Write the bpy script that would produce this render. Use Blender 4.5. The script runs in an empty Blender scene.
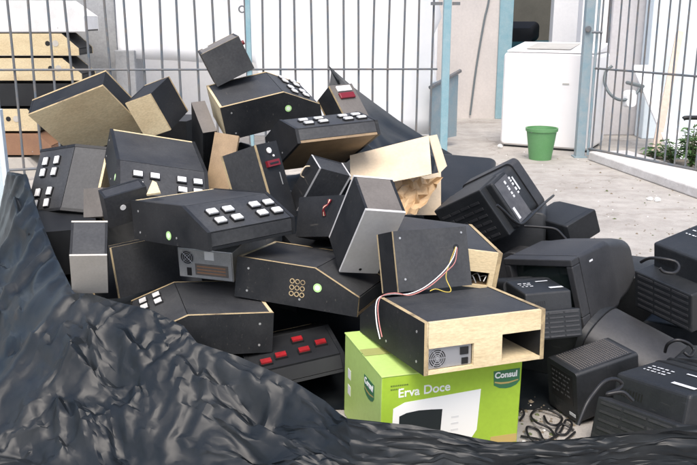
import bpy, bmesh, math, random
from mathutils import Vector, Matrix, Quaternion
random.seed(7)
sc = bpy.context.scene
COL = sc.collection

# ---------------------------------------------------------------- camera maths
F, CX, CY, CAMH, PITCH = 820.0, 348.5, 232.5, 1.4, math.radians(15)
FW = Vector((0, math.cos(PITCH), -math.sin(PITCH)))
UP = Vector((0, math.sin(PITCH), math.cos(PITCH)))
EYE = Vector((0, 0, CAMH))

def at(px, py, zc):
    return EYE + zc * (FW + Vector((1, 0, 0)) * ((px - CX) / F) + UP * ((CY - py) / F))

def gnd(px, py, z=0.0):
    d = FW + Vector((1, 0, 0)) * ((px - CX) / F) + UP * ((CY - py) / F)
    return EYE + d * ((z - CAMH) / d.z)

# ---------------------------------------------------------------- materials
def mat(name, base, rough=.5, var=None, scale=6.0, rvar=0.0, bump=0.0, bscale=60.0, spec=.5, metal=0.0, fine=0.0, stretch=None, sharp=(.35, .7), coat=0.0, scuff=None):
    m = bpy.data.materials.new(name)
    m.use_nodes = True
    nt = m.node_tree
    N, Lk = nt.nodes, nt.links
    b = N['Principled BSDF']
    b.inputs['Base Color'].default_value = (*base, 1)
    b.inputs['Roughness'].default_value = rough
    b.inputs['Specular IOR Level'].default_value = spec
    b.inputs['Metallic'].default_value = metal
    if coat:
        b.inputs['Coat Weight'].default_value = coat
    tc = N.new('ShaderNodeTexCoord')
    mp = N.new('ShaderNodeMapping')
    oi = N.new('ShaderNodeObjectInfo')
    add = N.new('ShaderNodeVectorMath'); add.operation = 'ADD'
    mul = N.new('ShaderNodeMath'); mul.operation = 'MULTIPLY'; mul.inputs[1].default_value = 37.0
    Lk.new(oi.outputs['Random'], mul.inputs[0])
    Lk.new(tc.outputs['Object'], add.inputs[0]); Lk.new(mul.outputs[0], add.inputs[1])
    Lk.new(add.outputs[0], mp.inputs['Vector'])
    if stretch:
        mp.inputs['Scale'].default_value = stretch
    if var:
        nz = N.new('ShaderNodeTexNoise'); nz.inputs['Scale'].default_value = scale
        nz.inputs['Detail'].default_value = 7; nz.inputs['Roughness'].default_value = .65
        Lk.new(mp.outputs[0], nz.inputs['Vector'])
        cr = N.new('ShaderNodeValToRGB')
        cr.color_ramp.elements[0].position, cr.color_ramp.elements[1].position = sharp
        cr.color_ramp.elements[0].color = (*base, 1); cr.color_ramp.elements[1].color = (*var, 1)
        Lk.new(nz.outputs['Fac'], cr.inputs[0])
        out = cr.outputs[0]
        if fine:
            n2 = N.new('ShaderNodeTexNoise'); n2.inputs['Scale'].default_value = scale * 22
            n2.inputs['Detail'].default_value = 4
            Lk.new(mp.outputs[0], n2.inputs['Vector'])
            mr = N.new('ShaderNodeMapRange'); mr.inputs[1].default_value = .3; mr.inputs[2].default_value = .7
            mr.inputs[3].default_value = 1 - fine; mr.inputs[4].default_value = 1 + fine
            Lk.new(n2.outputs['Fac'], mr.inputs[0])
            mx = N.new('ShaderNodeVectorMath'); mx.operation = 'SCALE'
            Lk.new(out, mx.inputs[0]); Lk.new(mr.outputs[0], mx.inputs['Scale'])
            out = mx.outputs[0]
        if scuff:
            ms = N.new('ShaderNodeMapping'); ms.inputs['Scale'].default_value = (3, 46, 30); ms.inputs['Rotation'].default_value = (.3, .5, .6)
            Lk.new(add.outputs[0], ms.inputs['Vector'])
            ns_ = N.new('ShaderNodeTexNoise'); ns_.inputs['Scale'].default_value = 2.2; ns_.inputs['Detail'].default_value = 5
            Lk.new(ms.outputs[0], ns_.inputs['Vector'])
            rs = N.new('ShaderNodeValToRGB'); rs.color_ramp.elements[0].position = .66; rs.color_ramp.elements[1].position = .76
            Lk.new(ns_.outputs['Fac'], rs.inputs[0])
            mm = N.new('ShaderNodeMix'); mm.data_type = 'RGBA'; mm.inputs['B'].default_value = (*scuff, 1)
            ml = N.new('ShaderNodeMath'); ml.operation = 'MULTIPLY'; ml.inputs[1].default_value = .55
            Lk.new(rs.outputs[0], ml.inputs[0]); Lk.new(ml.outputs[0], mm.inputs['Factor']); Lk.new(out, mm.inputs['A'])
            out = mm.outputs['Result']
        Lk.new(out, b.inputs['Base Color'])
        if rvar:
            mr2 = N.new('ShaderNodeMapRange'); mr2.inputs[3].default_value = rough - rvar; mr2.inputs[4].default_value = rough + rvar
            Lk.new(nz.outputs['Fac'], mr2.inputs[0]); Lk.new(mr2.outputs[0], b.inputs['Roughness'])
    if bump:
        n3 = N.new('ShaderNodeTexNoise'); n3.inputs['Scale'].default_value = bscale; n3.inputs['Detail'].default_value = 5
        Lk.new(mp.outputs[0], n3.inputs['Vector'])
        bp = N.new('ShaderNodeBump'); bp.inputs['Strength'].default_value = bump; bp.inputs['Distance'].default_value = .01
        Lk.new(n3.outputs['Fac'], bp.inputs['Height']); Lk.new(bp.outputs[0], b.inputs['Normal'])
    return m

M = {}
M['black'] = mat('black_laminate', (.010, .0115, .0138), .52, (.026, .027, .029), 5, .10, .05, 300, fine=.12, spec=.30, scuff=(.10, .095, .085))
M['dusty_skylit'] = mat('dusty_skylit_black_laminate', (.030, .032, .036), .56, (.058, .060, .062), 4, .10, .05, 300, fine=.15, spec=.40, scuff=(.13, .12, .11))  # dust plus the sky sheen of paler faces, both put into the colour
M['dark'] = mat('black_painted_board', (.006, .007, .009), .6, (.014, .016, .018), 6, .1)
M['wood'] = mat('raw_board', (.70, .59, .38), .75, (.58, .46, .28), 3, .05, .1, 90, spec=.2, fine=.12, stretch=(1, 1, 3), scuff=(.42, .33, .20))
M['edge'] = mat('raw_board_edge', (.46, .36, .21), .8, (.13, .10, .07), 11, sharp=(.5, .74), spec=.2, fine=.1)
M['cream'] = mat('cream_laminate', (.54, .51, .46), .5, (.45, .42, .37), 5, .05, fine=.05)
M['white'] = mat('white_laminate', (.80, .80, .80), .45, (.66, .66, .65), 4, .05, fine=.03)
M['offwhite'] = mat('greyed_white_laminate', (.56, .555, .55), .5, (.48, .475, .46), 4, .05, fine=.04)
M['tan'] = mat('brown_hardboard', (.30, .21, .12), .6, (.20, .14, .08), 8, .05, fine=.08)
M['brown'] = mat('reddish_brown_board', (.33, .18, .10), .6, (.24, .13, .08), 6, fine=.06)
M['greytan'] = mat('grey_brown_laminate', (.16, .145, .13), .5, (.11, .10, .09), 5, .06, fine=.08)
M['bwhite'] = mat('white_button_plastic', (.86, .87, .88), .35, (.66, .65, .62), 30, fine=.05)
M['bskirt'] = mat('black_button_skirt', (.012, .012, .013), .4)
M['bred'] = mat('red_button_plastic', (.34, .016, .022), .35, (.18, .010, .012), 30)
M['dred'] = mat('dark_red_plastic', (.18, .012, .02), .35)
M['green'] = mat('green_sticker', (.42, .72, .28), .5)
M['pale'] = mat('pale_sticker', (.75, .82, .68), .5)
M['steel'] = mat('galvanised_steel', (.52, .53, .53), .42, (.38, .39, .39), 9, .08, metal=.55, fine=.06)
M['psu'] = mat('power_supply_steel', (.36, .37, .39), .4, metal=.5)
M['plast'] = mat('black_monitor_plastic', (.013, .015, .017), .50, (.026, .028, .031), 4, .08, .12, 420, fine=.12, spec=.42, scuff=(.07, .07, .068))
M['plast2'] = mat('charcoal_monitor_plastic', (.024, .025, .028), .54, (.046, .047, .050), 4, .08, .12, 420, fine=.12)
M['mark'] = mat('pale_printed_mark', (.62, .64, .66), .5)
M['labelgrey'] = mat('dark_grey_label', (.06, .06, .065), .4, (.10, .10, .105), 30, fine=.1)
M['screen'] = mat('dark_screen_glass', (.012, .018, .017), .12, coat=.4)
M['cord'] = mat('black_rubber_cord', (.012, .012, .013), .45)
M['wirew'] = mat('white_wire', (.72, .70, .68), .45)
M['wirer'] = mat('red_wire', (.50, .20, .18), .4)
M['wirey'] = mat('yellow_wire', (.55, .42, .08), .4)
M['card'] = mat('cream_cardboard', (.74, .62, .46), .85, (.62, .50, .35), 4, spec=.15, bump=.1, bscale=40, fine=.05)
M['kraft'] = mat('kraft_paper', (.54, .38, .22), .6, (.46, .32, .18), 3, spec=.3, bump=.2, bscale=18, fine=.06)
M['boxgreen'] = mat('lime_green_carton', (.36, .55, .045), .5, (.31, .48, .04), 3, spec=.4, fine=.04)
M['boxpale'] = mat('pale_green_carton', (.47, .64, .20), .5, (.42, .58, .16), 3, spec=.4, fine=.04)
M['badge'] = mat('dark_green_print', (.045, .17, .075), .5)
M['pwhite'] = mat('white_print', (.86, .87, .84), .5)
M['pblack'] = mat('black_print', (.012, .018, .02), .35)
M['psoft'] = mat('light_grey_print', (.70, .71, .70), .5)
M['ptext'] = mat('olive_print', (.10, .16, .03), .5)
M['tape'] = mat('brown_packing_tape', (.40, .42, .16), .3, (.34, .36, .12), 9)
M['gold'] = mat('tan_print', (.48, .36, .12), .5)
M['blue'] = mat('light_blue_paint', (.20, .36, .42), .5, (.29, .42, .46), 9, .08, .15, 60, fine=.1)
M['paleblue'] = mat('pale_blue_paint', (.50, .60, .64), .55, (.58, .64, .66), 6, fine=.06)
M['bluegrey'] = mat('weathered_blue_paint', (.20, .30, .35), .5, (.30, .34, .36), 9, .08, .15, 60, fine=.12)
M['bar'] = mat('grey_painted_bar', (.10, .13, .16), .5, (.17, .15, .13), 12, fine=.15)
M['wallwhite'] = mat('white_wall_paint', (.84, .84, .84), .8, (.76, .77, .78), 1.2, spec=.2, bump=.15, bscale=25, fine=.02)
M['wallpink'] = mat('beige_wall_paint', (.62, .58, .55), .8, (.53, .50, .48), 1.5, spec=.2, bump=.2, bscale=25, fine=.04)
M['wallgrey'] = mat('grey_render', (.40, .41, .42), .85, (.29, .30, .31), 2.2, spec=.2, bump=.4, bscale=20, fine=.08)
M['wallblue'] = mat('pale_blue_wall_paint', (.70, .78, .82), .8, (.62, .70, .75), 1.4, spec=.2, bump=.2, bscale=25, fine=.03)
M['wallpale'] = mat('pale_grey_wall_paint', (.56, .55, .56), .8, (.47, .46, .47), 1.5, spec=.2, bump=.2, bscale=25, fine=.04)
M['room'] = mat('dim_room_paint', (.11, .11, .095), .8, (.08, .08, .07), 2, fine=.05)
M['teal'] = mat('teal_paint', (.04, .17, .20), .5, (.03, .13, .16), 5)
M['appl'] = mat('white_enamel', (.86, .84, .83), .35, (.80, .78, .77), 2, .05)
M['applg'] = mat('grey_lid_plastic', (.50, .49, .45), .5, (.42, .41, .38), 5)
M['bucket'] = mat('green_bucket_plastic', (.10, .27, .10), .5, (.13, .30, .13), 5, .06, fine=.06)
M['sheet'] = mat('white_plastic_sheet', (.86, .87, .88), .5, (.80, .82, .84), 3)
M['plank'] = mat('bleached_plank', (.56, .46, .38), .8, (.46, .37, .30), 5, fine=.08, stretch=(4, 4, .6))
M['leaf'] = mat('green_leaf', (.07, .15, .045), .5, (.11, .20, .06), 8)
M['stem'] = mat('plant_stem', (.10, .12, .05), .7)
M['soil'] = mat('dry_soil', (.24, .20, .15), .95, (.16, .13, .09), 12, fine=.2)
M['kerb'] = mat('whitewashed_concrete', (.68, .67, .66), .85, (.52, .50, .48), 5, spec=.2, bump=.3, bscale=40, fine=.08)
M['paper'] = mat('white_paper_scrap', (.82, .82, .80), .8)
M['hose'] = mat('grey_hose', (.14, .17, .18), .5)

def ground_mat():
    m = bpy.data.materials.new('worn_concrete'); m.use_nodes = True
    nt = m.node_tree; N, L = nt.nodes, nt.links
    b = N['Principled BSDF']; b.inputs['Roughness'].default_value = .88; b.inputs['Specular IOR Level'].default_value = .25
    tc = N.new('ShaderNodeTexCoord')
    def noise(scale, detail, rough=.6, src=None):
        n = N.new('ShaderNodeTexNoise'); n.inputs['Scale'].default_value = scale; n.inputs['Detail'].default_value = detail
        n.inputs['Roughness'].default_value = rough; L.new(src or tc.outputs['Object'], n.inputs['Vector']); return n
    def ramp(src, p0, p1, c0, c1):
        r = N.new('ShaderNodeValToRGB'); e = r.color_ramp.elements
        e[0].position, e[1].position = p0, p1; e[0].color = (*c0, 1); e[1].color = (*c1, 1); L.new(src, r.inputs[0]); return r
    def mix(kind, fac, a, c):
        x = N.new('ShaderNodeMix'); x.data_type = 'RGBA'; x.blend_type = kind
        if isinstance(fac, float): x.inputs['Factor'].default_value = fac
        else: L.new(fac, x.inputs['Factor'])
        L.new(a, x.inputs['A']); L.new(c, x.inputs['B']); return x.outputs['Result']
    big = ramp(noise(.9, 8).outputs['Fac'], .35, .68, (.36, .34, .315), (.47, .45, .42))
    mid = ramp(noise(7, 8, .7).outputs['Fac'], .3, .72, (.78, .77, .76), (1.12, 1.12, 1.12))
    c = mix('MULTIPLY', 1.0, big.outputs[0], mid.outputs[0])
    grit = ramp(noise(190, 3).outputs['Fac'], .3, .7, (.86, .86, .86), (1.1, 1.1, 1.1))
    c = mix('MULTIPLY', 1.0, c, grit.outputs[0])
    st = N.new('ShaderNodeMapping'); st.inputs['Rotation'].default_value = (0, 0, .5); st.inputs['Scale'].default_value = (.5, 2.2, 1)
    L.new(tc.outputs['Object'], st.inputs['Vector'])
    stain = ramp(noise(1.9, 6, .6, st.outputs[0]).outputs['Fac'], .56, .70, (1, 1, 1), (.76, .73, .70))
    c = mix('MULTIPLY', .8, c, stain.outputs[0])
    vo = N.new('ShaderNodeTexVoronoi'); vo.inputs['Scale'].default_value = 26; L.new(tc.outputs['Object'], vo.inputs['Vector'])
    sp = ramp(vo.outputs['Distance'], .06, .10, (.45, .42, .40), (1, 1, 1))
    c = mix('MULTIPLY', .55, c, sp.outputs[0])
    wn = noise(2.4, 5); wx = N.new('ShaderNodeVectorMath'); wx.operation = 'SCALE'; wx.inputs['Scale'].default_value = .55; L.new(wn.outputs['Color'], wx.inputs[0])
    wa = N.new('ShaderNodeVectorMath'); wa.operation = 'ADD'; L.new(tc.outputs['Object'], wa.inputs[0]); L.new(wx.outputs[0], wa.inputs[1])
    ck = N.new('ShaderNodeTexVoronoi'); ck.feature = 'DISTANCE_TO_EDGE'; ck.inputs['Scale'].default_value = .62; L.new(wa.outputs[0], ck.inputs['Vector'])
    cr = ramp(ck.outputs['Distance'], .002, .008, (.60, .57, .54), (1, 1, 1))
    c = mix('MULTIPLY', .45, c, cr.outputs[0])
    L.new(c, b.inputs['Base Color'])
    bp = N.new('ShaderNodeBump'); bp.inputs['Strength'].default_value = .5; bp.inputs['Distance'].default_value = .01
    L.new(noise(45, 8, .7).outputs['Fac'], bp.inputs['Height']); L.new(bp.outputs[0], b.inputs['Normal'])
    return m
M['ground'] = ground_mat()

def tarp_mat():
    m = bpy.data.materials.new('black_plastic_tarp'); m.use_nodes = True
    nt = m.node_tree; N, L = nt.nodes, nt.links
    b = N['Principled BSDF']
    tc = N.new('ShaderNodeTexCoord')
    n = N.new('ShaderNodeTexNoise'); n.inputs['Scale'].default_value = 3.5; n.inputs['Detail'].default_value = 8; n.inputs['Roughness'].default_value = .65
    L.new(tc.outputs['Object'], n.inputs['Vector'])
    r = N.new('ShaderNodeValToRGB'); e = r.color_ramp.elements
    e[0].position, e[1].position = .45, .75; e[0].color = (.008, .011, .014, 1); e[1].color = (.028, .031, .033, 1)
    L.new(n.outputs['Fac'], r.inputs[0]); L.new(r.outputs[0], b.inputs['Base Color'])
    mr = N.new('ShaderNodeMapRange'); mr.inputs[3].default_value = .30; mr.inputs[4].default_value = .52
    L.new(n.outputs['Fac'], mr.inputs[0]); L.new(mr.outputs[0], b.inputs['Roughness'])
    b.inputs['Specular IOR Level'].default_value = .32
    n2 = N.new('ShaderNodeTexNoise'); n2.inputs['Scale'].default_value = 11; n2.inputs['Detail'].default_value = 6; n2.inputs['Distortion'].default_value = 1.2
    n2.noise_type = 'RIDGED_MULTIFRACTAL' if hasattr(n2, 'noise_type') else 'FBM'
    L.new(tc.outputs['Object'], n2.inputs['Vector'])
    bp = N.new('ShaderNodeBump'); bp.inputs['Strength'].default_value = .10; bp.inputs['Distance'].default_value = .008
    L.new(n2.outputs['Fac'], bp.inputs['Height']); L.new(bp.outputs[0], b.inputs['Normal'])
    return m
M['tarp'] = tarp_mat()

# ---------------------------------------------------------------- mesh helpers
class MB:
    def __init__(s):
        s.v, s.f, s.m = [], [], []
    def add(s, vs, fs, mi=0):
        o = len(s.v); s.v += [tuple(v) for v in vs]
        for k, f in enumerate(fs):
            s.f.append([i + o for i in f]); s.m.append(mi[k] if isinstance(mi, (list, tuple)) else mi)
        return s
    def box(s, x0, x1, y0, y1, z0, z1, mi=0):
        # mi: one index or (-x,+x,-y,+y,-z,+z)
        vs = [(x, y, z) for z in (z0, z1) for y in (y0, y1) for x in (x0, x1)]
        fs = [(0, 4, 6, 2), (1, 3, 7, 5), (0, 1, 5, 4), (2, 6, 7, 3), (0, 2, 3, 1), (4, 5, 7, 6)]
        return s.add(vs, fs, mi)
    def prism(s, prof, x0, x1, ms=0, me=0):
        # prof: (y,z) list, extruded along x; ms = the two big faces, me = the edges
        n = len(prof)
        a = sum(prof[i][0] * prof[(i + 1) % n][1] - prof[(i + 1) % n][0] * prof[i][1] for i in range(n))
        if a < 0: prof = prof[::-1]
        vs = [(x0, y, z) for y, z in prof] + [(x1, y, z) for y, z in prof]
        fs = [tuple(range(n))[::-1], tuple(range(n, 2 * n))] + [(i, (i + 1) % n, (i + 1) % n + n, i + n) for i in range(n)]
        return s.add(vs, fs, [ms, ms] + [me] * n)
    def cyl(s, c, axis, r, h, n=16, mi=0, r2=None, cap=True):
        c = Vector(c); a = Vector(axis).normalized(); t = a.orthogonal().normalized(); u = a.cross(t); r2 = r if r2 is None else r2
        vs = []
        for k, (rr, d) in enumerate(((r, 0), (r2, h))):
            for i in range(n):
                q = 2 * math.pi * i / n
                vs.append(c + a * d + (t * math.cos(q) + u * math.sin(q)) * rr)
        fs = [(i, (i + 1) % n, (i + 1) % n + n, i + n) for i in range(n)]
        if cap: fs += [tuple(range(n))[::-1], tuple(range(n, 2 * n))]
        return s.add(vs, fs, mi)
    def ring(s, c, axis, r0, r1, h, n=20, mi=0):
        c = Vector(c); a = Vector(axis).normalized(); t = a.orthogonal().normalized(); u = a.cross(t)
        vs = []
        for rr, d in ((r0, 0), (r1, 0), (r1, h), (r0, h)):
            for i in range(n):
                q = 2 * math.pi * i / n
                vs.append(c + a * d + (t * math.cos(q) + u * math.sin(q)) * rr)
        fs = []
        for k in range(4):
            for i in range(n):
                j = (i + 1) % n
                fs.append((k * n + j, k * n + i, ((k + 1) % 4) * n + i, ((k + 1) % 4) * n + j))
        return s.add(vs, fs, mi)
    def tube(s, pts, r, n=8, mi=0, sub=6):
        pts = [Vector(p) for p in pts]
        if sub > 1 and len(pts) > 2:
            q = []
            for i in range(len(pts) - 1):
                p0, p1, p2, p3 = pts[max(i - 1, 0)], pts[i], pts[i + 1], pts[min(i + 2, len(pts) - 1)]
                for k in range(sub):
                    t = k / sub
                    q.append(.5 * ((2 * p1) + (p2 - p0) * t + (2 * p0 - 5 * p1 + 4 * p2 - p3) * t * t + (3 * p1 - p0 - 3 * p2 + p3) * t ** 3))
            pts = q + [pts[-1]]
        vs, fs = [], []
        ref = (pts[1] - pts[0]).orthogonal().normalized()
        for i, p in enumerate(pts):
            d = (pts[min(i + 1, len(pts) - 1)] - pts[max(i - 1, 0)])
            d = d.normalized() if d.length > 1e-9 else Vector((0, 0, 1))
            ref = (ref - d * ref.dot(d))
            ref = ref.normalized() if ref.length > 1e-6 else d.orthogonal().normalized()
            b2 = d.cross(ref)
            for k in range(n):
                a = 2 * math.pi * k / n
                vs.append(p + (ref * math.cos(a) + b2 * math.sin(a)) * r)
        for i in range(len(pts) - 1):
            for k in range(n):
                fs.append((i * n + k, i * n + (k + 1) % n, (i + 1) * n + (k + 1) % n, (i + 1) * n + k))
        fs += [tuple(range(n))[::-1], tuple(range((len(pts) - 1) * n, len(pts) * n))]
        return s.add(vs, fs, mi)
    def loft(s, secs, n=6, mi=0, axis='y', caps=(True, True)):
        # secs: (y, cx, cz, hw, hh, radius) rounded rectangles
        vs, fs = [], []
        cnt = 4 * n
        for (y, cx, cz, hw, hh, r) in secs:
            r = min(r, hw * .999, hh * .999)
            for q in range(4):
                sx, sz = ((1, 1), (-1, 1), (-1, -1), (1, -1))[q]
                for k in range(n):
                    a = math.pi / 2 * (q + k / (n - 1))
                    vs.append((cx + sx * (hw - r) + r * math.cos(a), y, cz + sz * (hh - r) + r * math.sin(a)))
        for i in range(len(secs) - 1):
            for k in range(cnt):
                fs.append((i * cnt + (k + 1) % cnt, i * cnt + k, (i + 1) * cnt + k, (i + 1) * cnt + (k + 1) % cnt))
        if caps[0]: fs.append(tuple(range(cnt)))
        if caps[1]: fs.append(tuple(range((len(secs) - 1) * cnt, len(secs) * cnt))[::-1])
        return s.add(vs, fs, mi)
    def mesh(s, name, mats, smooth=None):
        me = bpy.data.meshes.new(name)
        me.from_pydata(s.v, [], s.f)
        for m in mats: me.materials.append(M[m] if isinstance(m, str) else m)
        for p, mi in zip(me.polygons, s.m): p.material_index = mi
        bm = bmesh.new(); bm.from_mesh(me); bmesh.ops.recalc_face_normals(bm, faces=bm.faces); bm.to_mesh(me); bm.free()
        if smooth is not None:
            for p in me.polygons: p.use_smooth = True
            me.set_sharp_from_angle(angle=math.radians(smooth))
        me.update()
        return me
    def build(s, name, mats, parent=None, smooth=None, bevel=0.0, label=None, seg=2):
        if isinstance(mats, str): mats = [mats]
        o = bpy.data.objects.new(name, s.mesh(name, mats, smooth))
        COL.objects.link(o)
        if parent: o.parent = parent
        if bevel:
            b = o.modifiers.new('bevel', 'BEVEL'); b.width = bevel; b.segments = seg; b.limit_method = 'ANGLE'; b.angle_limit = math.radians(40)
            b.use_clamp_overlap = True
        if label: o['label'] = label
        return o

def thing(name, label, cat, loc=(0, 0, 0), quat=None, group=None):
    o = bpy.data.objects.new(name, None); COL.objects.link(o)
    o.empty_display_size = .05
    o.location = loc
    if quat:
        o.rotation_mode = 'QUATERNION'; o.rotation_quaternion = quat
    return tag(o, label, cat, group)

def tag(o, label=None, cat=None, group=None, kind=None):
    for k, v in (('label', label), ('category', cat), ('group', group), ('kind', kind)):
        if v: o[k] = v
    return o

def put(o, parent, M4=None):
    o.parent = parent
    if M4 is not None: o.matrix_local = M4
    return o

def text_mesh(s, size, mname, name, parent, M4, extrude=.0006, bold=0.0, align='LEFT', squash=1.0):
    cu = bpy.data.curves.new(name, 'FONT'); cu.body = s; cu.size = size; cu.extrude = extrude; cu.align_x = align; cu.offset = bold
    tmp = bpy.data.objects.new(name + '_tmp', cu); COL.objects.link(tmp)
    dg = bpy.context.evaluated_depsgraph_get()
    me = bpy.data.meshes.new_from_object(tmp.evaluated_get(dg))
    bpy.data.objects.remove(tmp)
    me.materials.clear(); me.materials.append(M[mname])
    o = bpy.data.objects.new(name, me); COL.objects.link(o)
    put(o, parent, M4 @ Matrix.Diagonal((squash, 1, 1, 1)))
    return o

def frame(origin, xdir, ydir):
    x = Vector(xdir).normalized(); z = x.cross(Vector(ydir)).normalized(); y = z.cross(x)
    return Matrix.Translation(Vector(origin)) @ Matrix((x, y, z)).transposed().to_4x4()

POSE = {
    'K': ((-0.531, 3.1236, 0.5479), (0.9239, -0.0526, -0.008, 0.3788), (0.4066, 0.5149, 0.1548, 0.0674, 0.1548)),
    'S': ((-0.147, 3.078, 0.316), (0.8051, -0.0082, 0.0619, 0.5898), (0.379, 0.492, 0.157, 0.074, 0.178)),
    'Q': ((0.329, 2.553, 0.3284), (0.1912, -0.0084, -0.042, -0.9806), (0.4249, 0.4888, 0.1636, 0.0602, 0.1701)),
    'P2': ((0.3182, 3.1825, 0.4314), (0.0534, -0.0757, -0.0099, -0.9958), (0.3929, 0.6383, 0.1424, 0.0707, 0.1879)),
    'G': ((-0.117, 3.903, 0.746), (0.9575, -0.2094, -0.067, 0.1865), (0.406, 0.481, 0.178, 0.07, 0.197)),
    'F': ((-0.4363, 4.3683, 0.8657), (0.5821, 0.0195, -0.1433, 0.8001), (0.3929, 0.505, 0.1788, 0.0707, 0.1747)),
    'D': ((-0.9167, 3.7887, 0.609), (0.9694, 0.1092, 0.1289, 0.1783), (0.4148, 0.5207, 0.1534, 0.0742, 0.1663)),
    'C': ((-1.3884, 4.0736, 0.5286), (0.597, 0.3079, 0.3447, -0.6558), (0.3533, 0.3832, 0.1823, 0.0742, 0.2132)),
    'V': ((-0.579, 2.949, 0.203), (0.8051, -0.0477, -0.0009, -0.5912), (0.486, 0.476, 0.15, 0.076, 0.169)),
    'W': ((-0.2225, 2.9098, 0.0486), (0.976, -0.1594, -0.081, 0.1243), (0.3492, 0.4934, 0.1658, 0.069, 0.1988)),
    'A': ((-1.29, 4.453, 0.751), (0.9176, 0.3349, -0.2051, -0.0621), (0.477, 0.112, 0.366, 0.366, 0.0)),
    'B': ((-0.94, 4.257, 0.84), (0.9605, 0.1392, -0.1867, -0.1523), (0.16, 0.226, 0.205, 0.205, 0.0)),
    'E': ((-0.618, 4.469, 1.077), (0.9685, 0.0434, -0.2145, 0.1187), (0.216, 0.243, 0.183, 0.183, 0.0)),
    'H': ((-0.348, 3.497, 0.505), (0.8913, -0.1372, -0.0849, 0.4239), (0.123, 0.238, 0.339, 0.339, 0.0)),
    'I': ((0.039, 4.278, 0.787), (0.8833, -0.3171, -0.1273, 0.3209), (0.154, 0.139, 0.266, 0.266, 0.0)),
    'J': ((-0.721, 4.224, 0.655), (0.8621, -0.4702, -0.1287, 0.1383), (0.072, 0.39, 0.251, 0.251, 0.0)),
    'M': ((0.017, 3.063, 0.489), (0.9504, 0.246, 0.1169, 0.1501), (0.157, 0.191, 0.322, 0.322, 0.0)),
    'N': ((-0.057, 3.295, 0.486), (0.9161, -0.185, -0.0273, -0.3545), (0.261, 0.201, 0.168, 0.168, 0.0)),
    'L': ((-0.1785, 3.5598, 0.5626), (0.823, -0.0312, 0.2587, -0.5048), (0.1071, 0.1673, 0.2285, 0.2285, 0.0)),
    'P1': ((0.2717, 2.6923, 0.4757), (0.9653, -0.1658, -0.0139, 0.2011), (0.2821, 0.132, 0.2042, 0.2042, 0.0)),
    'R': ((0.2732, 2.5787, 0.0083), (0.9885, -0.0056, 0.0084, 0.151), (0.4865, 0.3856, 0.3106, 0.3106, 0.0)),
    'T': ((-0.516, 3.2702, 0.3896), (0.9888, 0.0432, 0.001, -0.1432), (0.2369, 0.3523, 0.1143, 0.1143, 0.0)),
    'U': ((-0.8819, 3.2754, 0.2711), (0.8709, -0.1163, -0.0231, 0.4769), (0.3456, 0.159, 0.2046, 0.2046, 0.0)),
    'X': ((-0.9865, 2.9915, 0.4281), (0.9559, 0.2631, 0.0638, 0.1138), (0.129, 0.1775, 0.2076, 0.2076, 0.0)),
    'Y1': ((-1.045, 3.396, 0.556), (0.9578, -0.1427, -0.0417, -0.246), (0.11, 0.12, 0.122, 0.122, 0.0)),
    'Y2': ((-0.93, 3.306, 0.599), (0.9468, 0.1677, -0.0485, 0.2703), (0.174, 0.16, 0.142, 0.142, 0.0)),
    'c3': ((1.037, 3.764, 0.382), (0.956, 0.0285, -0.1757, 0.2331), (0.179, 0.272, 0.119, 0.119, 0.0)),
    'c8': ((1.791, 3.26, 0.327), (0.5338, -0.0287, -0.0862, 0.8407), (1.033, 1.719, 1.139, 1.0, 1.0)),
    'c9': ((1.103, 2.293, 0.024), (0.5189, 0.0142, 0.1643, 0.8388), (1.097, 0.899, 0.937, 1.0, 1.0)),
    'c5': ((0.679, 3.031, 0.159), (0.0864, 0.0256, -0.151, -0.9843), (0.686, 0.99, 0.722, 1.0, 1.0)),
    'c1': ((0.724, 3.7937, 0.3835), (0.8764, 0.0681, -0.297, -0.3728), (0.3646, 0.2152, 0.2555, 0.2555, 0.0)),
    'c4': ((0.8949, 3.117, 0.2239), (0.8982, 0.0209, -0.1274, -0.4202), (0.3306, 0.267, 0.2793, 0.2793, 0.0)),
    'c6': ((1.034, 2.966, 0.042), (0.9264, 0.1104, 0.1125, -0.342), (0.182, 0.28, 0.196, 0.196, 0.0)),
    'c7': ((0.8722, 2.7146, 0.0288), (0.8324, 0.0565, -0.0371, -0.55), (0.1663, 0.2228, 0.1921, 0.1921, 0.0)),
    'c2': ((0.616, 4.4341, 0.2766), (0.9821, 0.1605, 0.0121, -0.0976), (0.3371, 0.5712, 0.2811, 0.2811, 0.0)),
    'c3b': ((0.8905, 3.8063, 0.1214), (0.9407, 0.0908, 0.0377, -0.3247), (0.2147, 0.2976, 0.2169, 0.2169, 0.0)),
    'c10': ((1.309, 2.75, 0.015), (0.9549, -0.0372, -0.0546, -0.2894), (0.178, 0.198, 0.199, 0.199, 0.0)),
}

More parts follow.
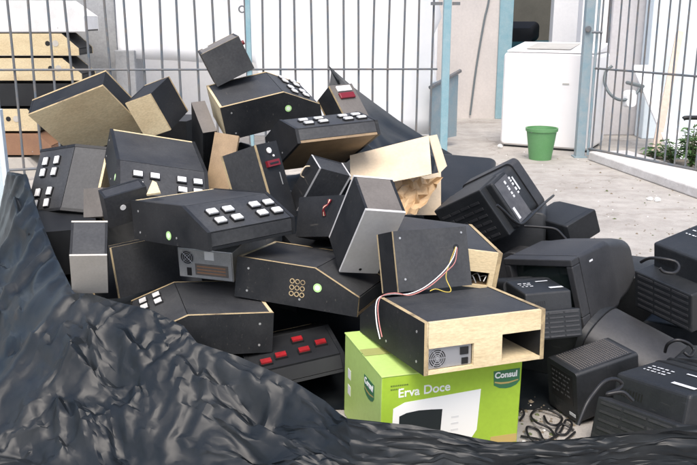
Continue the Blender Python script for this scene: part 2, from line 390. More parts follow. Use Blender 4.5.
# ---------------------------------------------------------------- builders
def holed(mb, x0, x1, y0, y1, z0, z1, holes, mi=0):
    xs = sorted({x0, x1, *[h[0] for h in holes], *[h[1] for h in holes]})
    zs = sorted({z0, z1, *[h[2] for h in holes], *[h[3] for h in holes]})
    def solid(i, k):
        if not (0 <= i < len(xs) - 1 and 0 <= k < len(zs) - 1): return False
        cx, cz = (xs[i] + xs[i + 1]) / 2, (zs[k] + zs[k + 1]) / 2
        return not any(h[0] < cx < h[1] and h[2] < cz < h[3] for h in holes)
    for i in range(len(xs) - 1):
        for k in range(len(zs) - 1):
            if not solid(i, k): continue
            a, b, c, d = xs[i], xs[i + 1], zs[k], zs[k + 1]
            mb.add([(a, y0, c), (b, y0, c), (b, y0, d), (a, y0, d)], [(0, 1, 2, 3)], mi)
            mb.add([(a, y1, c), (a, y1, d), (b, y1, d), (b, y1, c)], [(0, 1, 2, 3)], mi)
            for di, dk, q in ((-1, 0, ((a, c), (a, d))), (1, 0, ((b, d), (b, c))), (0, -1, ((b, c), (a, c))), (0, 1, ((a, d), (b, d)))):
                if not solid(i + di, k + dk):
                    (p, r), (s, t) = q
                    mb.add([(p, y0, r), (p, y1, r), (s, y1, t), (s, y0, t)], [(0, 1, 2, 3)], mi)

BTN = {}
def button_mesh(cap):
    if cap not in BTN:
        mb = MB()
        mb.box(-.023, .023, -.017, .017, 0, .009, 0)
        mb.box(-.0195, .0195, -.0135, .0135, .009, .015, 1)
        BTN[cap] = mb.mesh('button', ['bskirt', cap])
    return BTN[cap]

LAYOUT = [(a, b) for a in (-.28, -.10, .20, .37) for b in (.60, .28)]

def console(name, label, key, side='black', edge='edge', back='wood', top='dusty_skylit', bottom='tan', cap='bwhite', layout=LAYOUT,
            holes=(), sticker=None, group=None, pose=None, missing=()):
    loc, q, (W, D, H, h, s) = pose or POSE[key]
    o = thing(name, label, 'console', loc, q, group)
    t, y0, y1, x0, x1 = .015, -D / 2, D / 2, -W / 2, W / 2
    prof = [(y0, 0), (y0, h), (y0 + s, H), (y1, H), (y1, 0)]
    for a, b in ((x0, x0 + t), (x1 - t, x1)):
        MB().prism(prof, a, b, 0, 1).build('side_panel', [side, edge], o)
    xi0, xi1, r = x0 + t + .0006, x1 - t - .0006, .002
    c = MB()
    c.box(xi0, xi1, y0 + s + .002, y1 - .013, H - .012 - r, H - r, 0)
    c.box(xi0, xi1, y0 + r, y0 + r + .012, .014, h - .006, 0)
    c.box(xi0, xi1, y0 + r, y1 - .013, .001, .012, 1)
    c.build('cabinet', [top, bottom], o)
    dy, dz = s, H - h
    ln = math.hypot(dy, dz); ux, uz = dy / ln, dz / ln
    nx, nz = -uz, ux
    bpn = MB()
    P = lambda v, d: (y0 + v * ux + d * nx, h + v * uz + d * nz)
    bpn.prism([P(.004, -.012), P(.004, -.002), P(ln - .002, -.002), P(ln - .006, -.012)], xi0, xi1, 0, 0)
    bp = bpn.build('button_panel', [top], o)
    for i, (a, b) in enumerate(layout):
        if i in missing: continue
        bo = bpy.data.objects.new('button', button_mesh(cap)); COL.objects.link(bo)
        yy, zz = P(b * ln, -.002)
        put(bo, bp, frame((a * W + random.uniform(-.002, .002), yy, zz - .0008), (1, random.gauss(0, .02), random.gauss(0, .012)), (random.gauss(0, .015), ux, uz)))
    bb = MB(); holed(bb, xi0, xi1, y1 - .012, y1, .001, H - .001, holes)
    bb.build('back_panel', [back], o)
    if sticker:
        sd, sy, sz, rr = sticker
        xx = x0 if sd == 'L' else x1; dr = -1 if sd == 'L' else 1
        st = MB(); st.cyl((xx, sy, sz), (dr, 0, 0), rr, .0012, 20, 0); st.cyl((xx + dr * .0012, sy, sz), (dr, 0, 0), rr * .62, .0005, 16, 1)
        st.build('sticker', ['green', 'pale'], o)
    sc_ = MB()
    for yy, zz in ((y0 + s + .05, .03), (y1 - .05, .03), (y1 - .05, H - .04)):
        sc_.cyl((x1, yy, zz), (1, 0, 0), .0045, .0012, 8); sc_.cyl((x0, yy, zz), (-1, 0, 0), .0045, .0012, 8)
    sc_.build('screw', ['steel'], o)
    return o

def board_box(name, label, key, cat='cabinet box', group=None, t=.010, pose=None, deep=None, **mt):
    loc, q, (W, D, H) = (pose or POSE[key])[0], (pose or POSE[key])[1], (pose or POSE[key])[2][:3]
    if deep:
        loc = Vector(loc) - Quaternion(q) @ Vector((0, (D - deep) / 2, 0)); D = deep
    g = lambda k: mt.get(k, mt.get('all', 'black'))
    e = mt.get('edge', 'edge')
    o = thing(name, label, cat, loc, q, group)
    x, y = W / 2, D / 2
    MB().box(-x, x, -y, -y + t, 0, H, (1, 1, 0, 2, 1, 1)).build('front_panel', [g('front'), e, 'dark'], o)
    MB().box(-x, x, y - t, y, 0, H, (1, 1, 2, 0, 1, 1)).build('back_panel', [g('back'), e, 'dark'], o)
    gp = .0005
    MB().box(-x, -x + t, -y + t + gp, y - t - gp, 0, H).build('side_panel', [g('left')], o)
    MB().box(x - t, x, -y + t + gp, y - t - gp, 0, H).build('side_panel', [g('right')], o)
    MB().box(-x + t + gp, x - t - gp, -y + t + gp, y - t - gp, H - t - .001, H - .001).build('top_panel', [g('top')], o)
    MB().box(-x + t + gp, x - t - gp, -y + t + gp, y - t - gp, .001, t).build('bottom_panel', [g('bottom')], o)
    return o, W, D, H

CONS = 'slot machine consoles thrown in the heap'
BOX = 'small cabinets thrown in the heap'
CRT = 'old picture tube monitors heaped on the right'

# ---------------------------------------------------------------- the consoles
console('button_console', 'black console with eight white buttons and green sticker, resting on the grey computer case', 'K',
        edge='black', side='black', bottom='dark', sticker=('L', .0, .035, .017), group=CONS)
s_ = console('button_console', 'black console with light edge and nine round holes beside a green sticker on its side', 'S',
        sticker=('L', -.085, .085, .0165), group=CONS, layout=[])
sg = MB()
for i in range(3):
    for k in range(3):
        yy, zz = -.005 + (i - 1) * .021, .072 + (k - 1) * .024
        sg.ring((-.1896, yy, zz), (-1, 0, 0), .0068, .0098, .0012, 14, 0); sg.cyl((-.1896, yy, zz), (-1, 0, 0), .0068, .0004, 12, 1)
sg.build('speaker_hole_panel', ['edge', 'bskirt'], s_)

def power_supply(parent, x0, x1, z0, z1, y):
    # the steel back of a computer power supply, seen through the opening of a back panel
    p = MB(); p.box(x0, x1, y - .12, y - .012, z0, z1, 0)
    po = p.build('power_supply', ['psu'], parent, bevel=.001)
    w, hh = x1 - x0, z1 - z0
    r = min(hh * .44, .038); cx, cz = x1 - r - .008, (z0 + z1) / 2 - .002
    f = MB(); f.cyl((cx, y - .012, cz), (0, 1, 0), r, .0008, 28, 1)
    for k in range(4):
        f.ring((cx, y - .0112, cz), (0, 1, 0), r * (.28 + .22 * k), r * (.28 + .22 * k) + r * .09, .0016, 28, 0)
    f.cyl((cx, y - .0112, cz), (0, 1, 0), r * .22, .002, 16, 0)
    for k in range(6):
        a = math.pi / 3 * k
        d = Vector((math.cos(a), 0, math.sin(a))); n = Vector((-d.z, 0, d.x)) * r * .04
        c0, c1 = Vector((cx, y - .0111, cz)) + d * r * .2, Vector((cx, y - .0111, cz)) + d * r
        f.add([c0 + n, c0 - n, c1 - n, c1 + n, *[v + Vector((0, .0014, 0)) for v in (c0 + n, c0 - n, c1 - n, c1 + n)]],
              [(0, 1, 2, 3), (4, 5, 6, 7), (0, 1, 5, 4), (1, 2, 6, 5), (2, 3, 7, 6), (3, 0, 4, 7)], 0)
    f.build('fan_grille', ['psu', 'bskirt'], po)
    s = MB(); s.box(x0 + .012, x0 + .04, y - .0115, y - .008, cz + .003, cz + .026, 0); s.box(x0 + .012, x0 + .034, y - .0115, y - .009, cz - .028, cz - .008, 0)
    s.build('power_socket', ['bskirt'], po)

W, D, H = POSE['Q'][2][:3]
# its back faces the camera; image left is +x
xo = lambda f: W / 2 - f * W
qh = [(xo(.40), xo(.02), .012, .082), (xo(.965), xo(.635), .012, .098)]
q_ = console('button_console', 'black console with raw wooden back and power supply fan, standing on the green carton', 'Q',
             holes=qh, bottom='wood', layout=[], group=CONS)
power_supply(q_, qh[0][0] + .002, qh[0][1] - .004, .0135, .081, D / 2)
W, D, H = POSE['P2'][2][:3]
p2 = console('button_console', 'black console with raw wooden back, behind the panel with hanging wires', 'P2',
        holes=[(-W / 2 + .035, -W / 2 + .30, .012, .062)], layout=[], group=CONS)
mbw = MB()
for i in range(14):
    a = Vector((-W / 2 + .05 + random.uniform(0, .09), D / 2 - .05, .015 + random.uniform(0, .02)))
    mbw.tube([a, a + Vector((random.uniform(-.02, .02), .03, random.uniform(.01, .03))), a + Vector((random.uniform(-.03, .03), .04, -.005))], .0022, 6, i % 3)
mbw.build('loose_wiring', ['cord', 'steel', 'wirew'], p2)
console('button_console', 'tilted black console with white buttons on its top edge and brown underside showing', 'G',
        edge='black', bottom='tan', group=CONS)
f_ = console('button_console', 'black console with pale wooden back edge and green sticker, directly under the topmost box', 'F',
        sticker=('L', -.085, .09, .017), group=CONS)
console('button_console', 'black console sloping towards the viewer, below the two pale wooden boxes', 'D',
        edge='black', sticker=('L', -.15, .09, .015), missing=(3,), group=CONS)
console('button_console', 'leftmost black console, on end with eight white buttons facing up, beside the draped tarp', 'C',
        edge='black', bottom='dark', group=CONS)
console('button_console', 'black console with light wooden edge half covered by the black tarp at its front', 'V',
        side='black', group=CONS, layout=[(-.30, .55), (-.12, .55), (-.30, .25), (-.12, .25)])
console('button_console', 'black console with six red buttons lying low beside the green carton', 'W',
        cap='bred', edge='black', bottom='dark', top='dark', group=CONS, layout=[(-.26, .62), (-.30, .20), (-.13, .30), (.10, .68), (.12, .30), (.32, .42)])

# ---------------------------------------------------------------- the other cabinets of the heap
board_box('wooden_cabinet', 'large box with plain pale wooden face and black sides, upper left of heap', 'A', front='wood', group=BOX)
board_box('wooden_cabinet', 'smaller tilted box with pale wooden face, leaning against the large wooden one', 'B', front='wood', group=BOX)
o, W, D, H = board_box('black_cabinet', 'topmost black box, tilted, at the very top of the heap', 'E', edge='edge', top='greytan', front='dusty_skylit', group=BOX)
MB().cyl((W / 2, -.03, H - .05), (1, 0, 0), .012, .02, 14).build('red_knob', ['dred'], o, bevel=.003)
MB().box(-.08, -.05, D / 2 - .06, D / 2 - .03, H, H + .002).build('paper_scrap', ['pwhite'], o)

def coin_front(o, W, D, H, face='black', white_top=False):
    y = -D / 2
    MB().cyl((.0, y, H - .035), (0, -1, 0), .013, .007, 18).build('white_button', ['bwhite'], o, bevel=.002)
    MB().cyl((.02, y, H - .06), (0, -1, 0), .005, .003, 12).build('lamp', ['bwhite'], o)
    m = MB(); m.box(-.038, .034, y - .016, y, H - .105, H - .078, 0); m.box(-.028, .024, y - .018, y - .016, H - .096, H - .088, 1)
    m.build('coin_slot', ['dred', 'bskirt'], o, bevel=.004)
    MB().box(.026, .030, y - .002, y, H - .19, H - .135).build('metal_slit', ['steel'], o)

o, W, D, H = board_box('coin_box', 'tall black box with white button and dark red coin slot, standing mid heap', 'H', 'coin box', left='dusty_skylit', edge='edge', t=.014, group=BOX)
coin_front(o, W, D, H)
o, W, D, H = board_box('coin_box', 'grey brown box with dark red coin slot in front of the back tarp', 'I', 'coin box', front='greytan', edge='edge', t=.011, group=BOX)
y = -D / 2
MB().box(-.05, .05, y - .012, y, H - .09, H - .055).build('coin_slot', ['dred'], o, bevel=.004)
MB().box(-.045, .05, y - .01, y, H - .045, H - .012).build('white_plate', ['bwhite'], o, bevel=.003)
board_box('black_cabinet', 'narrow dark grey box on end, left of the console with pale wooden back edge', 'J', front='greytan', right='black', edge='black', group=BOX)
o, W, D, H = board_box('white_fronted_cabinet', 'box with white front, grey brown top and black side, right of the heap middle', 'M', front='offwhite', top='greytan', left='black', edge='offwhite', group=BOX)
MB().cyl((-.0, -D / 2, .02), (0, -1, 0), .006, .001, 10).build('screw_hole', ['bskirt'], o)
o, W, D, H = board_box('black_cabinet', 'black box with a coil of reddish wire on its face, below the white edged box', 'N', edge='black', group=BOX)
y = -D / 2
cw = MB()
for k in range(3):
    cw.tube([(.02 + .006 * k, y - .004, .085), (.035, y - .02, .11 + .004 * k), (.05, y - .012, .13), (.045 + .008 * k, y - .006, .15)], .003, 6, k % 2)
cw.build('wire_coil', ['dred', 'card'], o)
o, W, D, H = board_box('white_edged_cabinet', 'open black box with thin white front edge, behind the box with the white front', 'L', edge='offwhite', t=.009, top='dusty_skylit', right='dusty_skylit', group=BOX)
hk = MB(); hk.tube([(-.02, -D / 2, H - .04), (-.02, -D / 2 - .02, H - .05), (-.02, -D / 2 - .02, H - .09), (-.02, -D / 2, H - .10)], .003, 6)
hk.build('wire_hook', ['card'], o)
o, W, D, H = board_box('wired_cabinet', 'black box with white and red wires hanging from a hole, above the fan console', 'P1', edge='edge', t=.010, front='dusty_skylit', group=BOX)
y = -D / 2
MB().cyl((W * .33, y, H * .66), (0, -1, 0), .011, .001, 16).build('wire_hole', ['bskirt'], o)
sw = MB()
for a, b in ((-.42, .88), (-.40, .2), (.42, .9)): sw.cyl((a * W, y, b * H), (0, -1, 0), .004, .002, 8)
sw.build('screw', ['steel'], o)
mw = o.matrix_basis if False else (Matrix.Translation(o.location) @ o.rotation_quaternion.to_matrix().to_4x4())
inv = mw.inverted()
pw = lambda px, py, zc: inv @ at(px, py, zc)
hole = Vector((W * .33, y - .003, H * .66))
wr = MB()
wr.tube([hole, pw(453, 258, 2.72), pw(443, 272, 2.66), pw(425, 287, 2.62), pw(408, 294, 2.6), pw(392, 294, 2.58), pw(380, 297, 2.55), pw(376, 305, 2.5), pw(376.5, 322, 2.47), pw(380, 339, 2.45)], .0019, 6, 0)
wr.tube([hole + Vector((.003, 0, -.003)), pw(455, 262, 2.72), pw(447, 271, 2.66), pw(430, 286, 2.61), pw(411, 295, 2.59), pw(395, 293, 2.58), pw(382, 296, 2.55), pw(378, 306, 2.49), pw(379, 322, 2.47), pw(382, 337, 2.45)], .0017, 6, 1)
wr.tube([hole + Vector((-.003, 0, 0)), pw(450, 262, 2.72), pw(446, 277, 2.68), pw(451, 290, 2.64), pw(446, 292, 2.62), pw(436, 289, 2.61), pw(430, 291, 2.6)], .0016, 6, 2)
wr.build('hanging_wires', ['wirew', 'wirer', 'wirey'], o)
board_box('black_cabinet', 'plain black box with wooden edge, left of the grey computer case', 'U', edge='edge', front='dusty_skylit', t=.011, group=BOX)
o, W, D, H = board_box('cream_fronted_cabinet', 'small box with cream front and black top standing beside the draped tarp', 'X', front='cream', top='dusty_skylit', edge='cream', t=.008, group=BOX)
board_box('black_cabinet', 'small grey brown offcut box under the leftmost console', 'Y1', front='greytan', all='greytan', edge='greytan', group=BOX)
o, W, D, H = board_box('black_cabinet', 'small black box with one round white spot between two consoles', 'Y2', edge='black', front='dusty_skylit', top='dusty_skylit', deep=.075, group=BOX)
MB().cyl((-.02, -D / 2, H * .55), (0, -1, 0), .012, .0015, 16).build('white_spot', ['bwhite'], o)

def filler(label, px, py, zc, dims, rz, rx=0.0, **k):  # boxes added to cover gaps and to hold up pieces of the heap
    p = at(px, py, zc); q = Quaternion((0, 0, 1), rz) @ Quaternion((1, 0, 0), rx)
    return board_box('black_cabinet', label, None, group=BOX, pose=((p.x, p.y, max(p.z, .004)), tuple(q), dims), **k)
filler('black filler box in shadow covering the gap under the leftmost console, behind the tarp', 66, 262, 3.95, (.30, .30, .22), .35, .12, edge='black', all='dark')
filler('black filler box in shadow, added low behind the grey computer case', 262, 345, 3.75, (.42, .30, .30), -.2, .05, edge='black', all='dark')
filler('dark filler box added below the white edged box, behind the nine holed console', 330, 290, 3.62, (.36, .28, .24), .3, edge='black', all='dark')

filler('black filler box added as support, standing under the large wooden faced box', 118, 215, 4.75, (.50, .34, .46), .15, edge='black', all='black')
filler('black filler box added as support under the smaller pale wooden box, behind the sloping console', 172, 190, 4.75, (.34, .30, .42), -.2, edge='black', all='black')

# loose board behind the coin box
bd = thing('loose_board', 'bare brown board standing behind the tall coin box', 'board', at(219, 190, 4.0))
inv = Matrix.Translation(-at(219, 190, 4.0))
pq = [inv @ at(*p) for p in ((206, 192, 4.0), (230, 192, 3.95), (240, 137, 4.05), (216, 133, 4.1))]
nn = (pq[1] - pq[0]).cross(pq[3] - pq[0]).normalized() * .012
MB().add(pq + [p + nn for p in pq], [(0, 1, 2, 3), (7, 6, 5, 4), (0, 4, 5, 1), (1, 5, 6, 2), (2, 6, 7, 3), (3, 7, 4, 0)]).build('board', ['tan'], bd)
# thin splinter between the consoles
sp = thing('wood_splinter', 'small tan splinter of board on top of the long console', 'splinter', at(152, 193, 3.25))
inv = Matrix.Translation(-at(152, 193, 3.25))
pq = [inv @ at(*p) for p in ((147, 196, 3.2), (161, 194, 3.2), (157, 184, 3.25), (153, 182, 3.27))]
nn = (pq[1] - pq[0]).cross(pq[3] - pq[0]).normalized() * .008
MB().add(pq + [p + nn for p in pq], [(0, 1, 2, 3), (7, 6, 5, 4), (0, 4, 5, 1), (1, 5, 6, 2), (2, 6, 7, 3), (3, 7, 4, 0)]).build('splinter', ['wood'], sp)

# ---------------------------------------------------------------- computer case
loc, q, (W, D, H) = POSE['T'][0], POSE['T'][1], POSE['T'][2][:3]
H = .125
o = thing('computer_case', 'grey steel computer case with fan grille, under the long console', 'computer', loc, q, None)
MB().box(-W / 2, W / 2, -D / 2 + .004, D / 2, 0, H).build('case_shell', ['steel'], o, bevel=.003)
y = -D / 2
bpz = MB(); bpz.box(-W / 2 + .004, W / 2 - .004, y, y + .0035, .004, H - .004)
bk = bpz.build('back_plate', ['steel'], o, bevel=.001)
f = MB(); cx, cz, r = -W / 2 + .042, .088, .030
f.cyl((cx, y, cz), (0, -1, 0), r, .0008, 24, 1)
for k in range(3): f.ring((cx, y - .0008, cz), (0, -1, 0), r * (.35 + .27 * k), r * (.35 + .27 * k) + .003, .0012, 24, 0)
for k in range(4):
    a = math.pi / 4 + math.pi / 2 * k
    f.tube([(cx, y - .0012, cz), (cx + r * math.cos(a), y - .0012, cz + r * math.sin(a))], .0016, 6, 0, sub=1)
f.build('fan_grille', ['psu', 'bskirt'], o)
MB().box(-W / 2 + .038, -W / 2 + .058, y - .003, y, .012, .046).build('power_socket', ['bskirt'], o, bevel=.004)
sl = MB(); sl.box(-W / 2 + .075, W / 2 - .02, y - .002, y, .018, .066, 0)
for k in range(3): sl.box(-W / 2 + .083, W / 2 - .03, y - .003, y - .002, .026 + .013 * k, .032 + .013 * k, 1)
sl.build('slot_panel', ['greytan', 'brown'], o)
MB().box(.0, .04, y - .001, y, .085, .12).build('paper_label', ['psoft'], o)

# ---------------------------------------------------------------- the green carton
loc, q, (W, D, H) = POSE['R'][0], POSE['R'][1], POSE['R'][2][:3]
loc = (loc[0], loc[1], 0.0)
o = thing('appliance_carton', 'lime green cardboard carton printed with a white microwave oven', 'carton', loc, q)
MB().box(-W / 2, W / 2, -D / 2, D / 2, 0, H - .004, (1, 0, 0, 0, 0, 0)).build('carton_body', ['boxgreen', 'boxpale'], o, bevel=.004)
fl = MB()
fl.box(-W / 2 - .002, W / 2 + .002, -D / 2 - .002, -.003, H - .004, H, 0); fl.box(-W / 2 - .002, W / 2 + .002, .003, D / 2 + .002, H - .004, H + .001, 0)
fl.build('top_flap', ['boxpale'], o, bevel=.0015)
y = -D / 2
fx = lambda px, py: ((px - 382.5) / (521.5 - 382.5) * W - W / 2, H - (py - 373 + (px - 382.5) * .092) / 82 * H)
def flat(name, pts, m, parent, yy, h=.0006):
    mb = MB(); n = len(pts)
    vs = [(x, yy, z) for x, z in pts] + [(x, yy - h, z) for x, z in pts]
    mb.add(vs, [tuple(range(n)), tuple(range(n, 2 * n))[::-1]] + [(i, (i + 1) % n, (i + 1) % n + n, i + n) for i in range(n)])
    return mb.build(name, [m], parent)
# printed oven: white cabinet with a black window
pic = [fx(394, 402), fx(405, 396.5), fx(480, 386), fx(478, 424), fx(470, 436), fx(393, 436)]
pc = flat('printed_oven', pic, 'pwhite', o, y)
win = [fx(400, 409), fx(407, 406), fx(419, 404), fx(431, 403.5), fx(442, 403.5), fx(440.5, 432), fx(400, 432)]
flat('printed_window', win, 'pblack', pc, y - .0006)
for k in range(4):
    a = fx(453, 411 + k * 6)
    flat('printed_key', [(a[0] - .006, a[1] - .004), (a[0] + .02, a[1] - .004), (a[0] + .02, a[1] + .003), (a[0] - .006, a[1] + .003)], 'psoft', pc, y - .0006)
def badge(px, s, parent, M4):
    pts = []
    b = MB()
    out = [(-.5, .28), (.5, .30), (.52, -.16), (.40, -.30), (.2, -.38), (0, -.40), (-.25, -.36), (-.46, -.24)]
    n = len(out)
    vs = [(x * s, z * s, 0) for x, z in out] + [(x * s, z * s, .0007) for x, z in out]
    b.add(vs, [tuple(range(n))[::-1], tuple(range(n, 2 * n))] + [(i, (i + 1) % n, (i + 1) % n + n, i + n) for i in range(n)], 0)
    sw = [(-.44, -.10), (-.2, -.15), (.1, -.16), (.46, -.10), (.46, -.14), (.1, -.22), (-.2, -.22), (-.44, -.15)]
    n = len(sw)
    b.add([(x * s, z * s, .0009) for x, z in sw], [tuple(range(n))[::-1]], 1)
    bo = b.build('brand_badge', ['badge', 'gold'], parent); bo.matrix_local = M4
    text_mesh('Consul', s * .30, 'pwhite', 'badge_lettering', bo, Matrix.Translation((-s * .45, s * .02, .001)), bold=s * .010)
    text_mesh('eletrodomesticos', s * .085, 'pwhite', 'badge_small_lettering', bo, Matrix.Translation((-s * .30, -s * .085, .001))) if False else None
c = fx(505.5, 376)
badge(None, .095, o, frame((c[0], y - .0002, c[1]), (1, 0, 0), (0, 0, 1)))
a = fx(398, 392)
text_mesh('Erva Doce', .042, 'pwhite', 'front_lettering', o, frame((a[0], y - .0003, a[1]), (1, 0, .02), (0, 0, 1)), bold=.0006)
a = fx(391, 382.5)
sm = MB()
for k, w in enumerate((.062, .04)):
    for i in range(int(w / .006)): sm.box(a[0] + i * .006, a[0] + i * .006 + .004, y - .0006, y, a[1] - k * .012, a[1] - k * .012 + .005)
sm.build('small_print', ['ptext'], o)
badge(None, .10, o, frame((-W / 2 - .0002, -.075, H - .09), (0, -1, 0), (0, 0, 1)))
mk = MB()
for k, zz in enumerate((H - .13, H - .19)): mk.box(-W / 2 - .0008, -W / 2, .12, .15, zz - .02, zz + .015)
mk.build('handling_mark', ['pwhite'], o)
tq = MB(); tq.box(-W / 2 - .001, W / 2 + .001, -.028, .028, H + .0012, H + .0018); tq.build('packing_tape', ['tape'], o)
tp = MB(); tp.box(W / 2 - .10, W / 2 - .004, y - .0008, y, .02, .05); tp.build('tape_patch', ['gold'], o)

# ---------------------------------------------------------------- open cardboard box with crumpled paper
loc = at(398, 185, 3.95)
o = thing('cardboard_box', 'open cream cardboard box with crumpled brown paper inside, behind the white fronted box', 'cardboard box', loc)
inv = Matrix.Translation(-loc)
def sheet(name, pts, m, parent, th=.004):
    p = [inv @ at(*v) for v in pts]; n = len(p)
    nn = (p[1] - p[0]).cross(p[2] - p[0]).normalized() * th
    mb = MB(); mb.add(p + [v + nn for v in p], [tuple(range(n)), tuple(range(n, 2 * n))[::-1]] + [(i, (i + 1) % n, (i + 1) % n + n, i + n) for i in range(n)])
    return mb.build(name, [m], parent)
sheet('side_panel', [(350, 156, 4.0), (350.5, 180, 3.9), (394, 182, 3.85), (431.7, 174.6, 3.85), (429, 136, 4.0)], 'card', o)
sheet('flap', [(429, 136, 4.0), (437, 134.5, 4.05), (447, 166, 4.0), (439.4, 173.5, 3.95)], 'card', o)
sheet('back_wall', [(395, 182, 4.15), (441, 172, 4.2), (441, 215, 4.1), (395, 215, 4.1)], 'card', o)
cp = MB()
vs, fs, nu, nv = [], [], 9, 7
rp = random.Random(5)
for j in range(nv + 1):
    for i in range(nu + 1):
        u, v = i / nu, j / nv
        xa, xb = 393 + 3 * v, 442 - 24 * v
        vs.append(inv @ at(xa + (xb - xa) * u + rp.uniform(-1.6, 1.6), 178 + 36 * v + rp.uniform(-1.4, 1.4), 3.98 - .10 * v + rp.uniform(-.028, .028)))
for j in range(nv):
    for i in range(nu):
        k = j * (nu + 1) + i
        fs += [(k, k + 1, k + nu + 2), (k, k + nu + 2, k + nu + 1)] if rp.random() < .5 else [(k, k + 1, k + nu + 1), (k + 1, k + nu + 2, k + nu + 1)]
cp.add(vs, fs); cp.build('crumpled_paper', ['kraft'], o)

# ---------------------------------------------------------------- picture tube monitors
def marks(x0, x1, y0, y1, n, thick):
    # rows of small printed strokes for a label lying in a local x/y plane
    mb = MB(); r = random.Random(n)
    for k in range(n):
        y = y0 + (y1 - y0) * (k + .5) / n; x = x0
        while x < x1 - .01:
            w = r.uniform(.004, .016); mb.box(x, min(x + w, x1), y - thick / 2, y + thick / 2, 0, .0006); x += w + r.uniform(.003, .012)
    return mb

def slab_on(name, quad, off, th, m, parent):
    n = (quad[1] - quad[0]).cross(quad[3] - quad[0]).normalized()
    a = [p + n * off for p in quad]; b = [p + n * (off + th) for p in quad]
    mb = MB(); mb.add(a + b, [(0, 1, 2, 3)[::-1], (4, 5, 6, 7), (0, 1, 5, 4), (1, 2, 6, 5), (2, 3, 7, 6), (3, 0, 4, 7)])
    return mb.build(name, [m], parent, bevel=.0012), n

def monitor(label, loc, q, S, vz=(.03, .17), m='plast', zs=.318):
    sx, sy, sz = S
    o = thing('tube_monitor', label, 'monitor', loc, q, CRT)
    T = lambda secs: [(y * sy, x * sx, z * sz, hw * sx, hh * sz, r * min(sx, sz)) for y, x, z, hw, hh, r in secs]
    b = MB(); b.loft(T([(-.075, 0, .165, .176, .155, .02), (-.07, 0, .165, .182, .162, .02), (.0, 0, .165, .185, .165, .02), (.012, 0, .165, .180, .160, .02)]))
    b.build('bezel', [m], o, smooth=35)
    s = MB(); s.box(-.15 * sx, .15 * sx, -.0755 * sy - .002, -.0755 * sy, .045 * sz, .29 * sz); s.build('screen', ['screen'], o, bevel=.004)
    sh = MB(); sh.loft(T([(.0125, 0, .168, .174, .154, .03), (.07, 0, .172, .160, .150, .035), (.13, 0, .172, .142, .148, .03)]), caps=(True, True))
    sh.build('shell', [m], o, smooth=35)
    # upper rear housing: its top slopes from s to h
    pr = [(.131 * sy, .06 * sz), (.131 * sy, zs * sz), (.32 * sy, .258 * sz), (.32 * sy, .06 * sz)]
    hb = MB(); hb.prism(pr, -.128 * sx, .128 * sx); hb.build('rear_housing', [m], o, bevel=.010 * sx, seg=3)
    z0, z1 = vz
    vb = MB(); vb.box(-.14 * sx, .14 * sx, .18 * sy, .37 * sy, z0 * sz, z1 * sz)
    vo = vb.build('vent_block', [m], o, bevel=.006, seg=2)
    g = MB(); nr = 6
    for k in range(nr):
        zc = (z0 + (z1 - z0) * (k + .6) / (nr + .2)) * sz
        for c in range(3):
            xa = (-.125 + .085 * c) * sx
            g.box(xa, xa + .076 * sx, .37 * sy, .37 * sy + .0025, zc - .004 * sz, zc + .004 * sz)
    g.build('vent_slats', ['plast2'], vo)
    hg = MB()
    for k in range(9): hg.box((.02 + .010 * k) * sx, (.025 + .010 * k) * sx, .32 * sy, .32 * sy + .0015, .19 * sz, .215 * sz)
    hg.build('vent_slots', ['bskirt'], o)
    zt = lambda yy: zs + (.258 - zs) * (yy - .131) / .189
    qd = [Vector((x * sx, y * sy, z * sz)) for x, y, z in ((-.115, .165, zt(.165)), (.115, .165, zt(.165)), (.115, .29, zt(.29)), (-.115, .29, zt(.29)))]
    lb, n = slab_on('rear_label', qd[::-1], .0012, .0012, 'labelgrey', o)
    dn = (qd[3] - qd[0]).normalized()
    fr = frame(qd[1] - n * 0 + n * .0027 if n.z > 0 else qd[1] - n * .0027, (-1, 0, 0), -dn)
    def mk(x0, x1, y0, y1, nn, th, name):
        mb = marks(x0, x1, y0, y1, nn, th); p = mb.build(name, ['mark'], lb); p.matrix_local = fr; return p
    mk(.02 * sx, .10 * sx, -.085 * sy, -.02 * sy, 3, .006, 'label_print')
    for bx in ((.15, .225, -.122, -.105), (.13, .2, -.02, -.012)):
        bar_ = MB(); bar_.box(bx[0] * sx, bx[1] * sx, bx[2] * sy, bx[3] * sy, 0, .0008)
        p = bar_.build('label_strip', ['mark'], lb); p.matrix_local = fr
    return o

def cable(name, label, pts, r=.0035, m='cord', cat='cable', group='cables of the old monitors'):
    p = [at(*v) for v in pts]; base = p[0].copy()
    mb = MB(); mb.tube([v - base for v in p], r, 7)
    o = mb.build(name, [m], smooth=60); o.location = base
    return tag(o, label, cat, group)

P8, P9, P5 = POSE['c8'], POSE['c9'], POSE['c5']
P9 = (EYE + (Vector(P9[0]) - EYE) * 1.07, P9[1], tuple(x * 1.07 for x in P9[2]))
monitor('black tube monitor at the right picture edge with looped cord on its rear ledge', P8[0], P8[1], P8[2][:3], zs=.268)
monitor('nearest black tube monitor with printed label and slatted back, half under the front tarp', P9[0], P9[1], P9[2][:3], vz=(.0, .17))
monitor('small black tube monitor seen from behind, standing against the dark screen of the big one', P5[0], P5[1], P5[2][:3])

